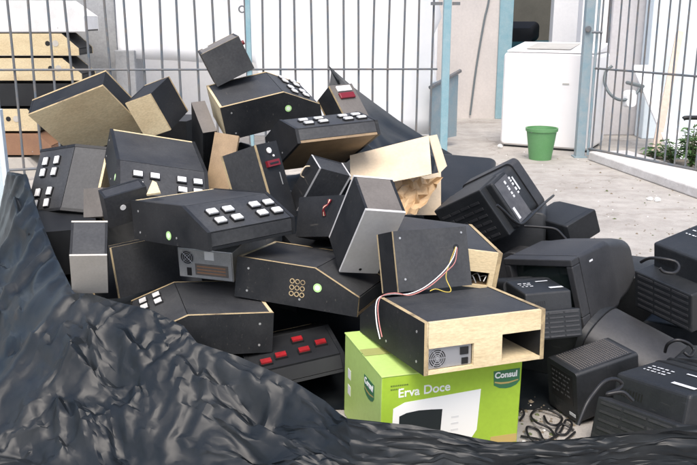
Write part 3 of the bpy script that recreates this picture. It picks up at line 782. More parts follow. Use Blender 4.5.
# the monitor lying on its side on top: its slatted back faces the camera, its label faces right
loc, q, (W, D, H) = POSE['c1'][0], Quaternion(POSE['c1'][1]), POSE['c1'][2][:3]
o = thing('tube_monitor', 'black tube monitor lying on its side on top of the others, slatted back in view', 'monitor', loc, q, CRT)
b = MB(); b.loft([(D / 2 + .06, -.03, H / 2 - .01, W * .47, H * .50, .03), (D / 2 + .02, -.03, H / 2 - .01, W * .47, H * .50, .04), (D / 2 - .05, -.02, H / 2, W * .46, H * .50, .04), (-D * .18, -.02, H / 2, W * .42, H * .46, .03)])
b.build('shell', ['plast'], o, smooth=35)
b = MB(); b.loft([(D / 2 + .12, -.03, H / 2 - .01, W * .49, H * .53, .03), (D / 2 + .062, -.03, H / 2 - .01, W * .49, H * .53, .03)]); b.build('bezel', ['plast2'], o, smooth=35)
vb = MB(); vb.box(-W / 2, W / 2 - .035, -D / 2, D * .2, 0, H); vo = vb.build('vent_block', ['plast'], o, bevel=.006)
g = MB()
for k in range(6):
    for c in range(4):
        xa = -W / 2 + .025 + c * .068
        g.box(xa, xa + .056, -D / 2 - .003, -D / 2, .022 + k * .035, .034 + k * .035)
g.build('vent_slats', ['plast2'], vo)
hb = MB(); hb.box(-W * .3, W / 2 + .004, -D / 2 + .045, D * .3, .006, H - .006); hb.build('rear_housing', ['plast'], o, bevel=.01, seg=3)
x = W / 2 + .0042
lb = MB(); lb.box(x, x + .0015, -D / 2 + .06, D * .26, .02, H - .02); lo = lb.build('rear_label', ['labelgrey'], o)
fr = frame((x + .0016, -D / 2 + .065, H - .03), (0, 0, -1), (0, 1, 0))
for a, nm in ((marks(.01, .10, .04, .12, 2, .012), 'label_print'),):
    p = a.build(nm, ['mark'], lo); p.matrix_local = fr
for bx in ((.13, .19, .005, .02), (.02, .09, .115, .124)):
    mb = MB(); mb.box(*bx, 0, .0008); p = mb.build('label_strip', ['mark'], lo); p.matrix_local = fr

def shell_box(key, label, taper=.86, m='plast', front=True, vents=True, rnd=.03, pose=None):
    loc, q, d = pose or POSE[key]; W, D, H = d[:3]
    o = thing('tube_monitor', label, 'monitor', loc, q, CRT)
    b = MB(); b.loft([(-D / 2 + .03, 0, H / 2, W * .5, H * .5, rnd), (0, 0, H / 2, W * .5, H * .5, rnd), (D * .5 - .03, 0, H * .49, W * .5 * taper + .01, H * .48, rnd), (D / 2, 0, H * .48, W * .5 * taper, H * .45, rnd)])
    b.build('shell', [m], o, smooth=35)
    b = MB(); b.loft([(-D / 2, 0, H / 2, W * .485, H * .485, rnd), (-D / 2 + .006, 0, H / 2, W * .505, H * .505, rnd), (-D / 2 + .028, 0, H / 2, W * .505, H * .505, rnd)]); b.build('rear_cap', [m], o, smooth=35)
    if vents:
        g = MB()
        for k in range(7): g.box(-W * .34 + k * W * .1, -W * .34 + k * W * .1 + W * .05, -D * .2, D * .22, H - .0005, H + .0015)
        g.build('vent_slats', ['plast2'], o)
    return o

shell_box('c2', 'dust covered black monitor furthest back, right of the cardboard box', .95, vents=False)
shell_box('c3', 'black monitor with a cable across its corner, behind the biggest monitor', .92, rnd=.008, vents=False)
shell_box('c3b', 'black monitor with domed back wedged between the lying monitor and the big one', .8, m='plast2', rnd=.07, vents=False)
shell_box('c10', 'low black monitor shell at the right edge behind the nearest monitor', .9, vents=False)

def filler_monitor(label, px, py, zc, dims, rz, rx=0.0, **k):  # monitors added to cover gaps in the heap and carry the upper ones
    p = at(px, py, zc); q = Quaternion((0, 0, 1), rz) @ Quaternion((1, 0, 0), rx)
    return shell_box(None, label, pose=((p.x, p.y, max(p.z, .004)), tuple(q), dims), **k)
filler_monitor('black filler monitor in shadow behind the green carton, below the one with the small label', 556, 372, 3.42, (.34, .30, .22), -.5, vents=False)
filler_monitor('black filler monitor added between the biggest monitor and the one at the right edge', 640, 318, 3.75, (.30, .30, .26), -.45, .1, vents=False, rnd=.05)
filler_monitor('black filler monitor added to carry the lying one, low behind the biggest monitor', 505, 250, 4.1, (.40, .34, .24), -.3, vents=False)
filler_monitor('lowest black filler monitor, added under the one at the right edge', 690, 362, 3.4, (.34, .34, .20), -.6, vents=False)

# big monitor, screen towards the left
loc, q, (W, D, H) = POSE['c4'][0], POSE['c4'][1], POSE['c4'][2][:3]
o = thing('tube_monitor', 'biggest black monitor, its dark screen to the left and broad smooth side to the viewer', 'monitor', loc, q, CRT)
b = MB(); t = .028
b.box(-W / 2, W / 2, -D / 2, -D / 2 + .05, H - t, H); b.box(-W / 2, W / 2, -D / 2, -D / 2 + .05, 0, t + .02)
b.box(-W / 2, -W / 2 + t, -D / 2, -D / 2 + .05, t + .02, H - t); b.box(W / 2 - t, W / 2, -D / 2, -D / 2 + .05, t + .02, H - t)
b.build('bezel', ['plast2'], o, bevel=.004)
vs = []; nx, nz = 12, 10
s = MB()
for j in range(nz + 1):
    for i in range(nx + 1):
        u, v = i / nx * 2 - 1, j / nz * 2 - 1
        s.v.append((u * (W / 2 - t), -D / 2 + .018 + .012 * (u * u + v * v), (t + .02 + H - t) / 2 + v * (H - 2 * t - .02) / 2))
for j in range(nz):
    for i in range(nx):
        k = j * (nx + 1) + i; s.f.append([k, k + 1, k + nx + 2, k + nx + 1]); s.m.append(0)
s.build('screen', ['screen'], o, smooth=60)
b = MB(); b.loft([(-D / 2 + .0505, 0, H / 2, W * .5, H * .5, .012), (D * .38, 0, H * .5, W * .5, H * .495, .02), (D / 2, 0, H * .49, W * .47, H * .47, .03), (D / 2 + .09, 0, H * .46, W * .43, H * .43, .04), (D / 2 + .19, 0, H * .42, W * .34, H * .34, .05)])
b.build('shell', ['plast2'], o, smooth=35)
mb = MB(); mb.box(W / 2, W / 2 + .0008, -D * .1, -D * .02, H - .045, H - .038); mb.build('side_mark', ['mark'], o)

# half round shell and the loudspeaker shaped one
loc, q, (W, D, H) = POSE['c6'][0], POSE['c6'][1], POSE['c6'][2][:3]
o = thing('tube_monitor', 'black monitor with half round smooth top, between the big monitor and the perforated one', 'monitor', loc, q, CRT)
pr = [(-D / 2, .0), (-D / 2, H * .80)] + [(-D / 2 * math.cos(a), H * .80 + H * .34 * math.sin(a)) for a in [math.pi * k / 14 for k in range(1, 14)]] + [(D / 2, H * .80), (D / 2, 0)]
b = MB(); b.prism(pr, -W / 2 - .01, W / 2 + .16); b.build('shell', ['plast2'], o, smooth=35, bevel=.004)
b = MB(); b.prism([(y * 1.02, z * 1.015) for y, z in pr], -W / 2 - .04, -W / 2 - .0105); b.build('bezel', ['plast'], o, smooth=35, bevel=.004)
loc, q, (W, D, H) = POSE['c7'][0], POSE['c7'][1], POSE['c7'][2][:3]
loc = Vector(loc) + Quaternion(q) @ Vector((0, D * .10, 0)); D *= 1.20
o = thing('tube_monitor', 'black monitor with finely perforated grey top and stickered dark end, next to the green carton', 'monitor', loc, q, CRT)
b = MB(); b.loft([(-D / 2, 0, H / 2, W / 2, H / 2, .012), (-D / 2 + .012, 0, H / 2, W / 2 + .002, H / 2 + .001, .012), (D / 2, 0, H / 2, W / 2, H / 2 - .002, .012)]); b.build('shell', ['plast'], o, smooth=35)
g = MB(); g.box(-W / 2 + .012, W / 2 - .012, -D / 2 + .02, D / 2 - .015, H, H + .002, 0); go = g.build('perforated_top', ['plast2'], o, bevel=.001)
g = MB()
for i in range(16):
    for k in range(20):
        x, y = -W / 2 + .02 + i * (W - .04) / 15, -D / 2 + .03 + k * (D - .06) / 19
        g.box(x - .0022, x + .0022, y - .0022, y + .0022, H + .002, H + .0032, 0)
g.build('perforation', ['greytan'], go)
y = -D / 2
lo = MB(); lo.box(-W * .36, W * .36, y - .001, y, H * .30, H * .9); lo = lo.build('end_label', ['bskirt'], o)
p = marks(0, W * .6, -.09, 0, 5, .006).build('label_print', ['labelgrey'], lo); p.matrix_local = frame((-W * .32, y - .0011, H * .86), (1, 0, 0), (0, 0, 1))
mb = MB(); mb.box(W * .22, W * .42, y - .0014, y, H * .08, H * .14); mb.build('label_strip', ['mark'], o)

cable('power_cord', 'black cord looped on the ledge of the monitor at the right edge', [(641, 262, 3.16), (650, 258, 3.1), (664, 259, 3.06), (676, 262, 3.04), (679, 268, 3.02), (674, 273, 3.0), (664, 272, 3.0), (660, 268, 3.0)], .006)
cable('power_cord', 'grey black cord arching over the slatted back of the nearest monitor', [(578, 425, 2.35), (586, 405, 2.36), (594, 393, 2.38), (604, 382, 2.4), (615, 379, 2.42), (622, 384, 2.44), (617, 390, 2.42), (607, 394, 2.40), (622, 392, 2.4), (630, 398, 2.4), (633, 401, 2.4)], .006)
cable('power_cord', 'black cord running over the corner of the far right monitor', [(497, 205, 3.30), (505, 212, 3.32), (513, 220, 3.34), (521, 224, 3.38), (529, 218, 3.45), (541, 206, 3.6), (553.5, 195.5, 3.9)], .006)
cable('power_cord', 'black cord hanging below the corner of the far right monitor', [(524, 226, 3.5), (540, 227, 3.5), (555, 229, 3.5), (563, 236, 3.5), (569, 243, 3.5)], .006)
cable('power_cord', 'cord lying between the monitor at the right edge and the nearest one', [(665, 352, 2.95), (668, 344, 2.92), (677, 340, 2.9), (688, 343, 2.9), (694, 350, 2.9), (690, 356, 2.85), (684, 352, 2.85)], .006)
for i, (lab, pts) in enumerate((
    ('black cable coiled on the ground between the green carton and the monitors', [(556, 437), (549, 428), (536, 422), (531, 415), (538, 409), (552, 411), (562, 418), (557, 425), (548, 423), (544, 416)]),
    ('black cable bunched below the stickered end of the perforated monitor', [(521, 436), (533, 438), (548, 440), (560, 432), (566, 420), (572, 424), (566, 434), (556, 432), (562, 424), (574, 430)]),
    ('black cable trailing along the ground towards the front tarp by the nearest monitor', [(575, 432), (560, 443), (545, 441), (538, 430), (527, 427), (530, 438), (546, 446)]),
    ('thin cable looping out from behind the right side of the green carton', [(520, 420), (524, 414), (522, 409), (519, 412)]))):
    p = [gnd(x, y, .008 + .006 * (k % 3)) for k, (x, y) in enumerate(pts)]
    mb = MB(); mb.tube([v - p[0] for v in p], .0042, 7); o = mb.build('power_cord', ['cord'], smooth=60); o.location = p[0]
    tag(o, lab, 'cable', 'cables of the old monitors')

# ---------------------------------------------------------------- fence, gate and posts
FA, FB = at(-60, 70, 6.65), at(437, 69, 8.1)          # the mid rail
def fence_part(o, name, a, b, r, m, n=8):
    mb = MB(); mb.tube([a, b], r, n, 0, sub=1); return mb.build(name, [m], o, smooth=50)
base = Vector((FA.x, FA.y, 0))
fe = thing('bar_fence', 'grey vertical bar fence behind the heap with one thin horizontal rail', 'fence', base)
L0 = lambda v: Vector(v) - base
dirv = Vector((FB.x - FA.x, FB.y - FA.y, 0)); flen = dirv.length; dirv.normalize()
def bent_bars(z0, z1, r, n, amt):
    out = []; rb = random.Random(n)
    for _ in range(n):
        x1, y1, x2, y2 = [rb.uniform(-amt, amt) for _ in range(4)]
        m_ = MB(); m_.tube([(0, 0, z0), (x1, y1, z0 + (z1 - z0) * .3), (x2, y2, z0 + (z1 - z0) * .65), (0, 0, z1)], r, 8, sub=5); out.append(m_.mesh('bar', ['bar'], 50))
    return out
barme = bent_bars(.05, 2.6, .0105, 7, .011)
nb = int(flen / .153)
for i in range(nb + 1):
    p = FA + dirv * (flen - .06 - i * .153)
    b = bpy.data.objects.new('bar', barme[i % 7]); COL.objects.link(b); b.parent = fe; b.location = L0((p.x, p.y, 0))
    b.rotation_euler = (random.uniform(-.004, .004), random.uniform(-.006, .006), random.uniform(0, 3))
fence_part(fe, 'rail', L0(FA + Vector((0, -.012, 0))), L0(FB + Vector((0, -.012, 0))), .0095, 'bar')
fence_part(fe, 'rail', L0((FA.x, FA.y, .1)), L0((FB.x, FB.y, .1)), .012, 'bar')
fence_part(fe, 'rail', L0((FA.x, FA.y, 2.5)), L0((FB.x, FB.y, 2.5)), .012, 'bar')
def post(label, x, y, w, m, hgt=2.7, name='gate_post'):
    o = thing(name, label, 'post', (x, y, 0))
    mb = MB(); mb.box(-w / 2, w / 2, -w / 2, w / 2, 0, hgt); mb.build('shaft', [m], o, bevel=.006)
    mb = MB(); mb.box(-w / 2 - .02, w / 2 + .02, -w / 2 - .02, w / 2 + .02, 0, .012); mb.build('base_plate', [m], o)
    return o
pp = FA + dirv * (flen * ((245 + 60) / 497) * .945)
pp = at(249, 40, 7.45)
o = post('thin light blue post rising behind the topmost box of the heap', pp.x, pp.y - .02, .045, 'blue', name='fence_post')
mb = MB(); mb.ring((-.05, -.02, 1.43), (0, 1, 0), .022, .034, .016, 16); mb.build('latch', ['bar'], o)
p440 = at(444, 120, 8.15)
o = post('light blue gate post between the white sheet and the doorway', p440.x, p440.y, .075, 'blue')
for xa, xb in ((-.16, -.048), (.048, .12)):
    mb = MB(); mb.box(xa, xb, -.02, .02, 1.47, 1.50); mb.build('hinge', ['bar'], o)
P577 = gnd(579, 157)
o = post('weathered blue gate post beside the green bucket', P577.x, P577.y, .088, 'bluegrey')
mb = MB(); mb.cyl((-.02, -.055, 1.25), (0, -1, 0), .03, .02, 14); mb.build('latch', ['bar'], o, bevel=.004)
# open gate leaf to the right
G0 = Vector((P577.x + .07, P577.y - .06, 0)); G1 = gnd(697, 181); gd = (G1 - G0); gd.z = 0; gd.normalize()
ga = thing('bar_gate', 'open barred gate leaf at the right with one horizontal rail', 'gate', G0)
glen = 2.7
zr = 0.93
def gp(s, z): return gd * s + Vector((0, 0, z))
gbar = bent_bars(.09, 2.45, .0085, 5, .006)
for i in range(int(glen / .112)):
    b = bpy.data.objects.new('bar', gbar[i % 5]); COL.objects.link(b); b.parent = ga; b.location = gp(.05 + i * .112, 0)
    b.rotation_euler = (random.uniform(-.004, .004), random.uniform(-.005, .005), 0)
for z, r in ((.095, .013), (.88, .010), (2.45, .013)):
    fence_part(ga, 'rail', gp(0, z), gp(glen, z), r, 'bar')
fence_part(ga, 'stile', gp(.0, .03), gp(.0, 2.45), .014, 'bluegrey')
mb = MB(); mb.tube([gp(.0, 1.22) + Vector((-.06, -.03, 0)), gp(.07, 1.22)], .012, 8, sub=1); mb.build('hinge', ['bar'], ga)

# low blue sheet gate behind the left post
a, b_ = at(431, 118, 8.5), at(457, 118, 8.9)
o = thing('blue_gate_leaf', 'low light blue sheet gate folded back behind the blue post', 'gate', (a.x, a.y, 0))
dv = Vector((b_.x - a.x, b_.y - a.y, 0)); n = Vector((-dv.y, dv.x, 0)).normalized() * .02
mb = MB(); mb.add([(0, 0, .1), dv + Vector((0, 0, .1)), dv + Vector((0, 0, .76)), (0, 0, .70), n + Vector((0, 0, .1)), n + dv + Vector((0, 0, .1)), n + dv + Vector((0, 0, .76)), n + Vector((0, 0, .70))],
       [(0, 1, 2, 3), (7, 6, 5, 4), (0, 4, 5, 1), (1, 5, 6, 2), (2, 6, 7, 3), (3, 7, 4, 0)])
mb.build('sheet_panel', ['bluegrey'], o)
mb = MB(); mb.tube([Vector((-.02, -.03, .66)), dv * 1.05 + Vector((0, -.03, .80))], .022, 6, sub=1); mb.build('top_brace', ['bar'], o)

# ---------------------------------------------------------------- ground and buildings
g = MB(); g.add([(-60, -40, 0), (60, -40, 0), (60, 80, 0), (-60, 80, 0)], [(0, 1, 2, 3)])
tag(g.build('ground', ['ground']), 'worn pale concrete yard', kind='structure')

wy = 11.25
def wall(name, label, x0, x1, y0, y1, z1, m, z0=0.0, cat='wall'):
    mb = MB(); cx, cy = (x0 + x1) / 2, (y0 + y1) / 2
    mb.box(x0 - cx, x1 - cx, y0 - cy, y1 - cy, z0, z1)
    o = mb.build(name, [m], bevel=.01); o.location = (cx, cy, 0)
    return tag(o, label, cat)
# house with the doorway
ho = thing('house', 'beige rendered house with an open blue framed doorway', 'house', (2.4, wy, 0))
hx = lambda x: x - 2.4
mb = MB(); xl, xd0, xd1, xr = .6, 2.02, 2.72, 3.35
mb.box(hx(xl), hx(xd0), 0, .18, 0, 3.2); mb.build('wall', ['wallpink'], ho)
mb = MB(); mb.box(hx(xd1), hx(xr), 0, .18, 0, 3.2); mb.build('wall', ['wallwhite'], ho)
mb = MB(); mb.box(hx(xd0), hx(xd1), 0, .18, 2.15, 3.2); mb.build('lintel', ['wallpink'], ho)
mb = MB(); mb.box(hx(xd0) - .02, hx(xd0) + .16, -.04, .16, 0, 2.13); mb.box(hx(xd0) + .16, hx(xd1), -.03, .12, 2.07, 2.148)
mb.build('door_frame', ['blue'], ho, bevel=.006)
mb = MB()
mb.add([(hx(-.5), .181, 0), (hx(4.5), .181, 0), (hx(4.5), 3.6, 0), (hx(-.5), 3.6, 0), (hx(-.5), .181, 3.19), (hx(4.5), .181, 3.19), (hx(4.5), 3.6, 3.19), (hx(-.5), 3.6, 3.19)],
       [(2, 3, 7, 6), (3, 0, 4, 7), (1, 2, 6, 5)])
mb.build('room', ['room'], ho)
mb = MB(); mb.box(hx(xl) - .3, hx(xr), -.25, 1.3, 3.2, 3.32); mb.build('shade_roof', ['wallgrey'], ho)  # unseen roof slab, added to keep the room behind the doorway dark
mb = MB(); mb.tube([(hx(1.87), -.02, 2.8), (hx(1.86), -.02, 1.7), (hx(1.80), -.02, 1.3), (hx(1.72), -.02, .7), (hx(1.66), -.02, .05)], .013, 6); mb.build('wall_cable', ['hose'], ho)
# furniture inside
o = thing('teal_table', 'teal table inside the dim doorway', 'table', (3.0, 13.2, 0))
mb = MB(); mb.box(-.7, .9, -.3, .3, .92, .97); mb.build('table_top', ['teal'], o)
for x in (-.65, .85):
    for y in (-.25, .25):
        mb = MB(); mb.box(x - .03, x + .03, y - .03, y + .03, 0, .92); mb.build('leg', ['teal'], o)
mb = MB(); mb.box(-.7, .9, -.3, -.28, .55, .92); mb.build('apron', ['teal'], o)
o = thing('black_bundle', 'black bundle on the teal table inside the doorway', 'bundle', (2.66, 13.1, .97))
mb = MB(); mb.loft([(-.15, -.05, .10, .22, .10, .06), (0, 0, .15, .30, .15, .09), (.15, .05, .11, .24, .11, .07)]); mb.build('wrapping', ['dark'], o, smooth=50)

wall('grey_wall', 'grey rendered wall behind the left end of the barred gate', 3.36, 3.95, 10.2, 10.4, 3.0, 'wallgrey') if False else None
w1 = at(606, 100, 9.6); w2 = at(641, 100, 9.6)
wall('grey_wall', 'pale grey wall strip behind the hanging hose and gate bars', w1.x, w2.x, w1.y, w1.y + .25, 3.0, 'wallpale')
w3 = at(586, 100, 9.3)
wall('white_wall', 'narrow white wall strip between the gate post and grey wall', w3.x, w1.x - .02, w1.y + .1, w1.y + .3, 3.0, 'wallwhite')
w4 = at(900, 100, 8.7)
wall('pale_blue_wall', 'bright pale blue wall behind the leaning plank at the right', w2.x - .06, w4.x, w1.y - .3, w1.y - .05, 3.0, 'wallblue')

# left: grey pillar, white block and the white wall behind the fence
p1, p2_ = at(60, 60, 8.1), at(118, 60, 8.1)
wall('grey_pillar', 'rough grey concrete pillar behind the left fence bars', p1.x - .9, p2_.x, p1.y, p1.y + .4, 2.9, 'wallgrey', cat='pillar')
a, b_ = at(117, 75, 8.0), at(136, 75, 8.0)
wall('white_block', 'low white block beside the grey pillar', p2_.x + .012, b_.x, a.y - .02, a.y + .35, 1.05, 'wallgrey', cat='block')
a = at(100, 60, 9.4); b_ = at(437, 60, 9.4)
wall('white_wall', 'low whitewashed wall behind the hanging white sheet', a.x, b_.x, a.y, a.y + .2, 2.6, 'wallwhite')
# white plastic sheet hung behind the bars, with a wavy hem
nu, nv = 60, 14
mb = MB(); S0, S1 = at(119, 60, 8.0), at(436, 60, 8.45)
sb = Vector((S0.x, S0.y, 0))
for j in range(nv + 1):
    for i in range(nu + 1):
        u, v = i / nu, j / nv
        p = S0.lerp(S1, u)
        px = 119 + 317 * u
        hem = 1.4 + 8.2 * (-.2588 + (232.5 - (57 + 9 * min(1, u * 4) - 4 * math.sin(u * 5.0))) / 820 * .966) if u < .42 else .15
        if u >= .42: hem = .86 - (.70) * min(1, (u - .42) / .05)
        edge = .03 * math.sin(v * 17) + .02 * math.sin(v * 39 + 1) if i == nu else 0
        z = 2.55 + (hem - 2.55) * v
        dpt = .012 * math.sin(u * 31 + v * 2) + .006 * math.sin(u * 71 + 3 * v) + .02 * math.sin(v * 5 + u * 9)
        mb.v.append((p.x - sb.x + edge, p.y - sb.y + dpt, z))
for j in range(nv):
    for i in range(nu):
        k = j * (nu + 1) + i; mb.f.append([k, k + nu + 1, k + nu + 2, k + 1]); mb.m.append(0)
so = mb.build('white_sheet', ['sheet'], smooth=60); so.location = sb
md = so.modifiers.new('thick', 'SOLIDIFY'); md.thickness = .002
tag(so, 'white plastic sheet hanging behind the fence bars', 'sheet')

# left edge: white gate post with blue edge
lp = gnd(-30, 268)
a, b_ = at(-90, 200, 4.7), at(10.5, 200, 4.7)
o = thing('white_pillar', 'white painted pillar with light blue edge at the left border', 'pillar', (b_.x, b_.y, 0))
mb = MB(); mb.box(-.6, -.03, 0, .05, 0, .86); mb.build('shaft', ['paleblue'], o, bevel=.006)
mb = MB(); mb.box(-.0285, 0, -.012, .03, 0, .88); mb.build('edge_trim', ['wallblue'], o, bevel=.003)
mb = MB(); mb.box(-.075, -.045, .052, .08, 0, 2.2); mb.build('thin_upright', ['blue'], o)

# stack of consoles behind the fence on the left
def stack_pose(pxr, ytop, ybot, D, zc):
    p = at(pxr, ybot, zc); q = at(pxr, ytop, zc)
    return p.z, q.z, p
zc = 7.3
for (pxr, yt, yb, mside, mt, lab, s, hh) in (
    (85, 0, 31.5, 'white', 'white', 'white sided console on top of the stack behind the fence', .19, .13),
    (79, 33, 55.5, 'wood', 'dark', 'pale wooden sided console, upper of two in the stack behind the fence', .145, .06),
    (82, 57.5, 80.5, 'wood', 'dark', 'pale wooden sided console, lower of two in the stack behind the fence', .165, .055),
    (86, 83, 106, 'dark', 'dark', 'black sided console in the stack behind the fence', .15, .06),
    (40, 108, 131, 'wood', 'dark', 'shorter pale console under the black one in the stack behind the fence', .10, .08),
    (52, 133, 155, 'brown', 'brown', 'reddish brown console low in the stack behind the fence', .12, .08),
    (38, 157, 181, 'cream', 'cream', 'cream sided console near the bottom of the stack behind the fence', .08, .10)):
    p, q2 = at(pxr, yb, zc), at(pxr, yt, zc)
    H_ = q2.z - p.z - .004; D_ = .95; W_ = .42
    # the front points right (+x), the left side faces the camera
    rot = Quaternion((math.cos(math.pi / 4), 0, 0, math.sin(math.pi / 4)))
    z = p.z
    c = console('stacked_console', lab, None, side=mside, edge=mside, top=mt, back='wood', bottom='dark', layout=[], group='consoles stacked behind the fence',
            pose=((p.x - D_ / 2, p.y + W_ / 2, z), rot, (W_, D_, H_, hh, s)))
    if mside == 'wood':
        m_ = MB(); m_.cyl((-W_ / 2, -D_ / 2 + .27, H_ * .55), (-1, 0, 0), .022, .0015, 16, 0); m_.build('cable_hole', ['bskirt'], c)
        m_ = MB(); m_.cyl((-W_ / 2, -D_ / 2 + .20, H_ * .55), (-1, 0, 0), .028, .003, 18, 0); m_.build('plug', ['cream'], c, bevel=.001)
# base that carries the stack
bz = at(40, 181, zc).z
p = at(45, 120, zc)
o = thing('wooden_pallet', 'low wooden pallet under the stack behind the fence', 'pallet', (p.x - .5, p.y + .2, 0))
mb = MB()
for k in range(5): mb.box(-.55 + k * .235, -.38 + k * .235, -.22, .24, bz - .03, bz - .004)
mb.build('deck', ['plank'], o)
for x in (-.5, 0, .5):
    mb = MB(); mb.box(x - .05, x + .05, -.22, .24, 0, bz - .031); mb.build('runner', ['plank'], o)

# ---------------------------------------------------------------- washing machine and bucket
wl, wr_ = gnd(499.5, 146), gnd(590, 153)
dv = (wr_ - wl); dv.z = 0; wlen = dv.length; dv.normalize()
ang = math.atan2(dv.y, dv.x)
wc = (wl + wr_) / 2
WQ = Quaternion((math.cos(ang / 2), 0, 0, math.sin(ang / 2)))
o = thing('washing_machine', 'white washing machine with domed lid standing beside the doorway', 'washing machine', (wc.x, wc.y, 0), WQ)
W = wlen; D = .62; H = .98
mb = MB(); mb.loft([(0.0, 0, H / 2 + .02, W / 2 - .02, H / 2 - .02, .03), (.02, 0, H / 2 + .02, W / 2, H / 2 - .0, .05), (D, 0, H / 2 + .02, W / 2, H / 2, .05)]); mb.build('cabinet', ['appl'], o, smooth=40)
mb = MB()
pr = [(.0, H + .022), (.02, H + .04), (D * .5, H + .075), (D, H + .11), (D, H + .022)]
mb.prism(pr, -W / 2 + .03, W / 2 - .01); mb.build('top_cover', ['appl'], o, bevel=.02, seg=3)
mb = MB(); mb.prism([(.08, H + .055), (.08, H + .061), (D * .8, H + .104), (D * .8, H + .097)], -W * .28, W * .20); mb.build('lid', ['applg'], o, bevel=.002)
mb = MB(); mb.box(W * .16, W * .23, -.006, 0, H * .70, H * .715); mb.build('badge', ['applg'], o)
mb = MB(); mb.box(-W / 2 + .04, W / 2 - .04, .02, D - .02, .0, .03); mb.build('plinth', ['dark'], o)
bc = gnd(540, 159); 
o = thing('bucket', 'green plastic bucket standing before the washing machine', 'bucket', (bc.x, bc.y, 0))
r0, r1, hb = .108, .150, .31
mb = MB(); n = 32; prof = [(r0, 0), (r0 + .004, .004), (r1, hb), (r1 + .008, hb), (r1 + .008, hb - .02), (r1 + .001, hb - .02)]
prof = [(0, .002), (r0, .0), (r1 - .004, hb - .03), (r1 + .006, hb - .03), (r1 + .008, hb), (r1 - .004, hb), (r0 - .004, .012), (0, .012)]
for (r, z) in prof:
    for i in range(n):
        a = 2 * math.pi * i / n; mb.v.append((r * math.cos(a), r * math.sin(a), z))
for k in range(len(prof) - 1):
    for i in range(n):
        mb.f.append([k * n + i, k * n + (i + 1) % n, (k + 1) * n + (i + 1) % n, (k + 1) * n + i]); mb.m.append(0)
mb.build('pail', ['bucket'], o, smooth=40)
mb = MB(); mb.tube([(r1 * math.cos(t), -abs(r1 * .95 * math.sin(t)) * .72 - .02, hb - .012 - .035 * math.sin(t)) for t in [math.pi * k / 10 for k in range(11)]], .003, 6); mb.build('handle', ['steel'], o)

# ---------------------------------------------------------------- right edge, behind the gate
k0, k1 = gnd(588, 160), gnd(697, 199); kd = (k1 - k0).normalized(); kn = Vector((-kd.y, kd.x, 0)); kn = kn if kn.x > 0 else -kn
o = thing('kerb_wall', 'low whitewashed kerb under the barred gate', 'kerb', k0)
e = kd * 4.5
mb = MB(); hz = Vector((0, 0, .085))
mb.add([(0, 0, 0), e, e + kn * .42, kn * .42, hz, e + hz, e + kn * .42 + hz, kn * .42 + hz], [(0, 3, 2, 1), (4, 5, 6, 7), (0, 1, 5, 4), (1, 2, 6, 5), (2, 3, 7, 6), (3, 0, 4, 7)])
mb.build('kerb', ['kerb'], o, bevel=.012)
mb = MB(); mb.add([v + Vector((0, 0, .05)) for v in (kn * .42, e + kn * .42, e + kn * 2.3, kn * 2.3)], [(0, 1, 2, 3)])
s = mb.build('soil_bed', ['soil']); s.location = k0; tag(s, 'strip of dry soil behind the kerb', kind='structure')
def slat(name, label, a, b, w, th, m, cat):
    a, b = Vector(a), Vector(b); d = (b - a); d_n = d.normalized(); s = Vector((1, 0, 0)) - d_n * d_n.x; s = s.normalized() * w / 2; t = d_n.cross(s).normalized() * th / 2
    mb = MB(); vs = [q + sx * s + tx * t - a for q in (a, b) for sx, tx in ((-1, -1), (1, -1), (1, 1), (-1, 1))]
    mb.add(vs, [(0, 1, 2, 3), (7, 6, 5, 4), (0, 4, 5, 1), (1, 5, 6, 2), (2, 6, 7, 3), (3, 7, 4, 0)])
    o = mb.build(name, [m], bevel=.003); o.location = a; return tag(o, label, cat)
g0 = at(654, 158, 7.9); slat('leaning_plank', 'bleached narrow plank leaning on the pale blue wall', (g0.x, g0.y, .05), at(680, 32, 8.9), .075, .03, 'plank', 'plank')
g0 = at(682, 162, 7.8); slat('white_board', 'white board leaning low against the pale blue wall behind the bars', (g0.x, g0.y, .05), at(641, 66, 8.9), .20, .03, 'wallwhite', 'board')
p = [at(612, 66, 8.6), at(606, 72, 8.6), at(605, 84, 8.55), at(611, 95, 8.5), at(621, 100, 8.5), at(632, 97, 8.5), at(640, 89, 8.5)]
mb = MB(); mb.tube([v - p[0] for v in p], .016, 8); o = mb.build('hanging_hose', ['hose'], smooth=60); o.location = p[0]; tag(o, 'grey hose hanging in a loop behind the gate bars', 'hose')
c = at(641, 86, 8.5)
o = thing('wall_tap', 'small dark tap with white bag tied below, behind the gate bars', 'tap', c)
mb = MB(); mb.cyl((0, -.06, 0), (0, 1, 0), .020, .5, 12); mb.cyl((0, -.03, -.07), (0, 0, 1), .016, .08, 12); mb.build('tap_body', ['hose'], o, bevel=.004)
mb = MB(); mb.loft([(-.05, -.1, -.14, .05, .07, .04), (0, -.11, -.13, .075, .09, .05), (.05, -.1, -.13, .05, .07, .04)]); mb.build('white_bag', ['sheet'], o, smooth=50)
c = at(690, 119, 7.4)
mb = MB(); mb.tube([Vector((-.06, 0, 0)), Vector((0, 0, .012)), Vector((.4, .05, .0))], .02, 8); o = mb.build('black_pipe', ['cord'], smooth=60); o.location = c; tag(o, 'short black pipe end at the right border above the plant', 'pipe')

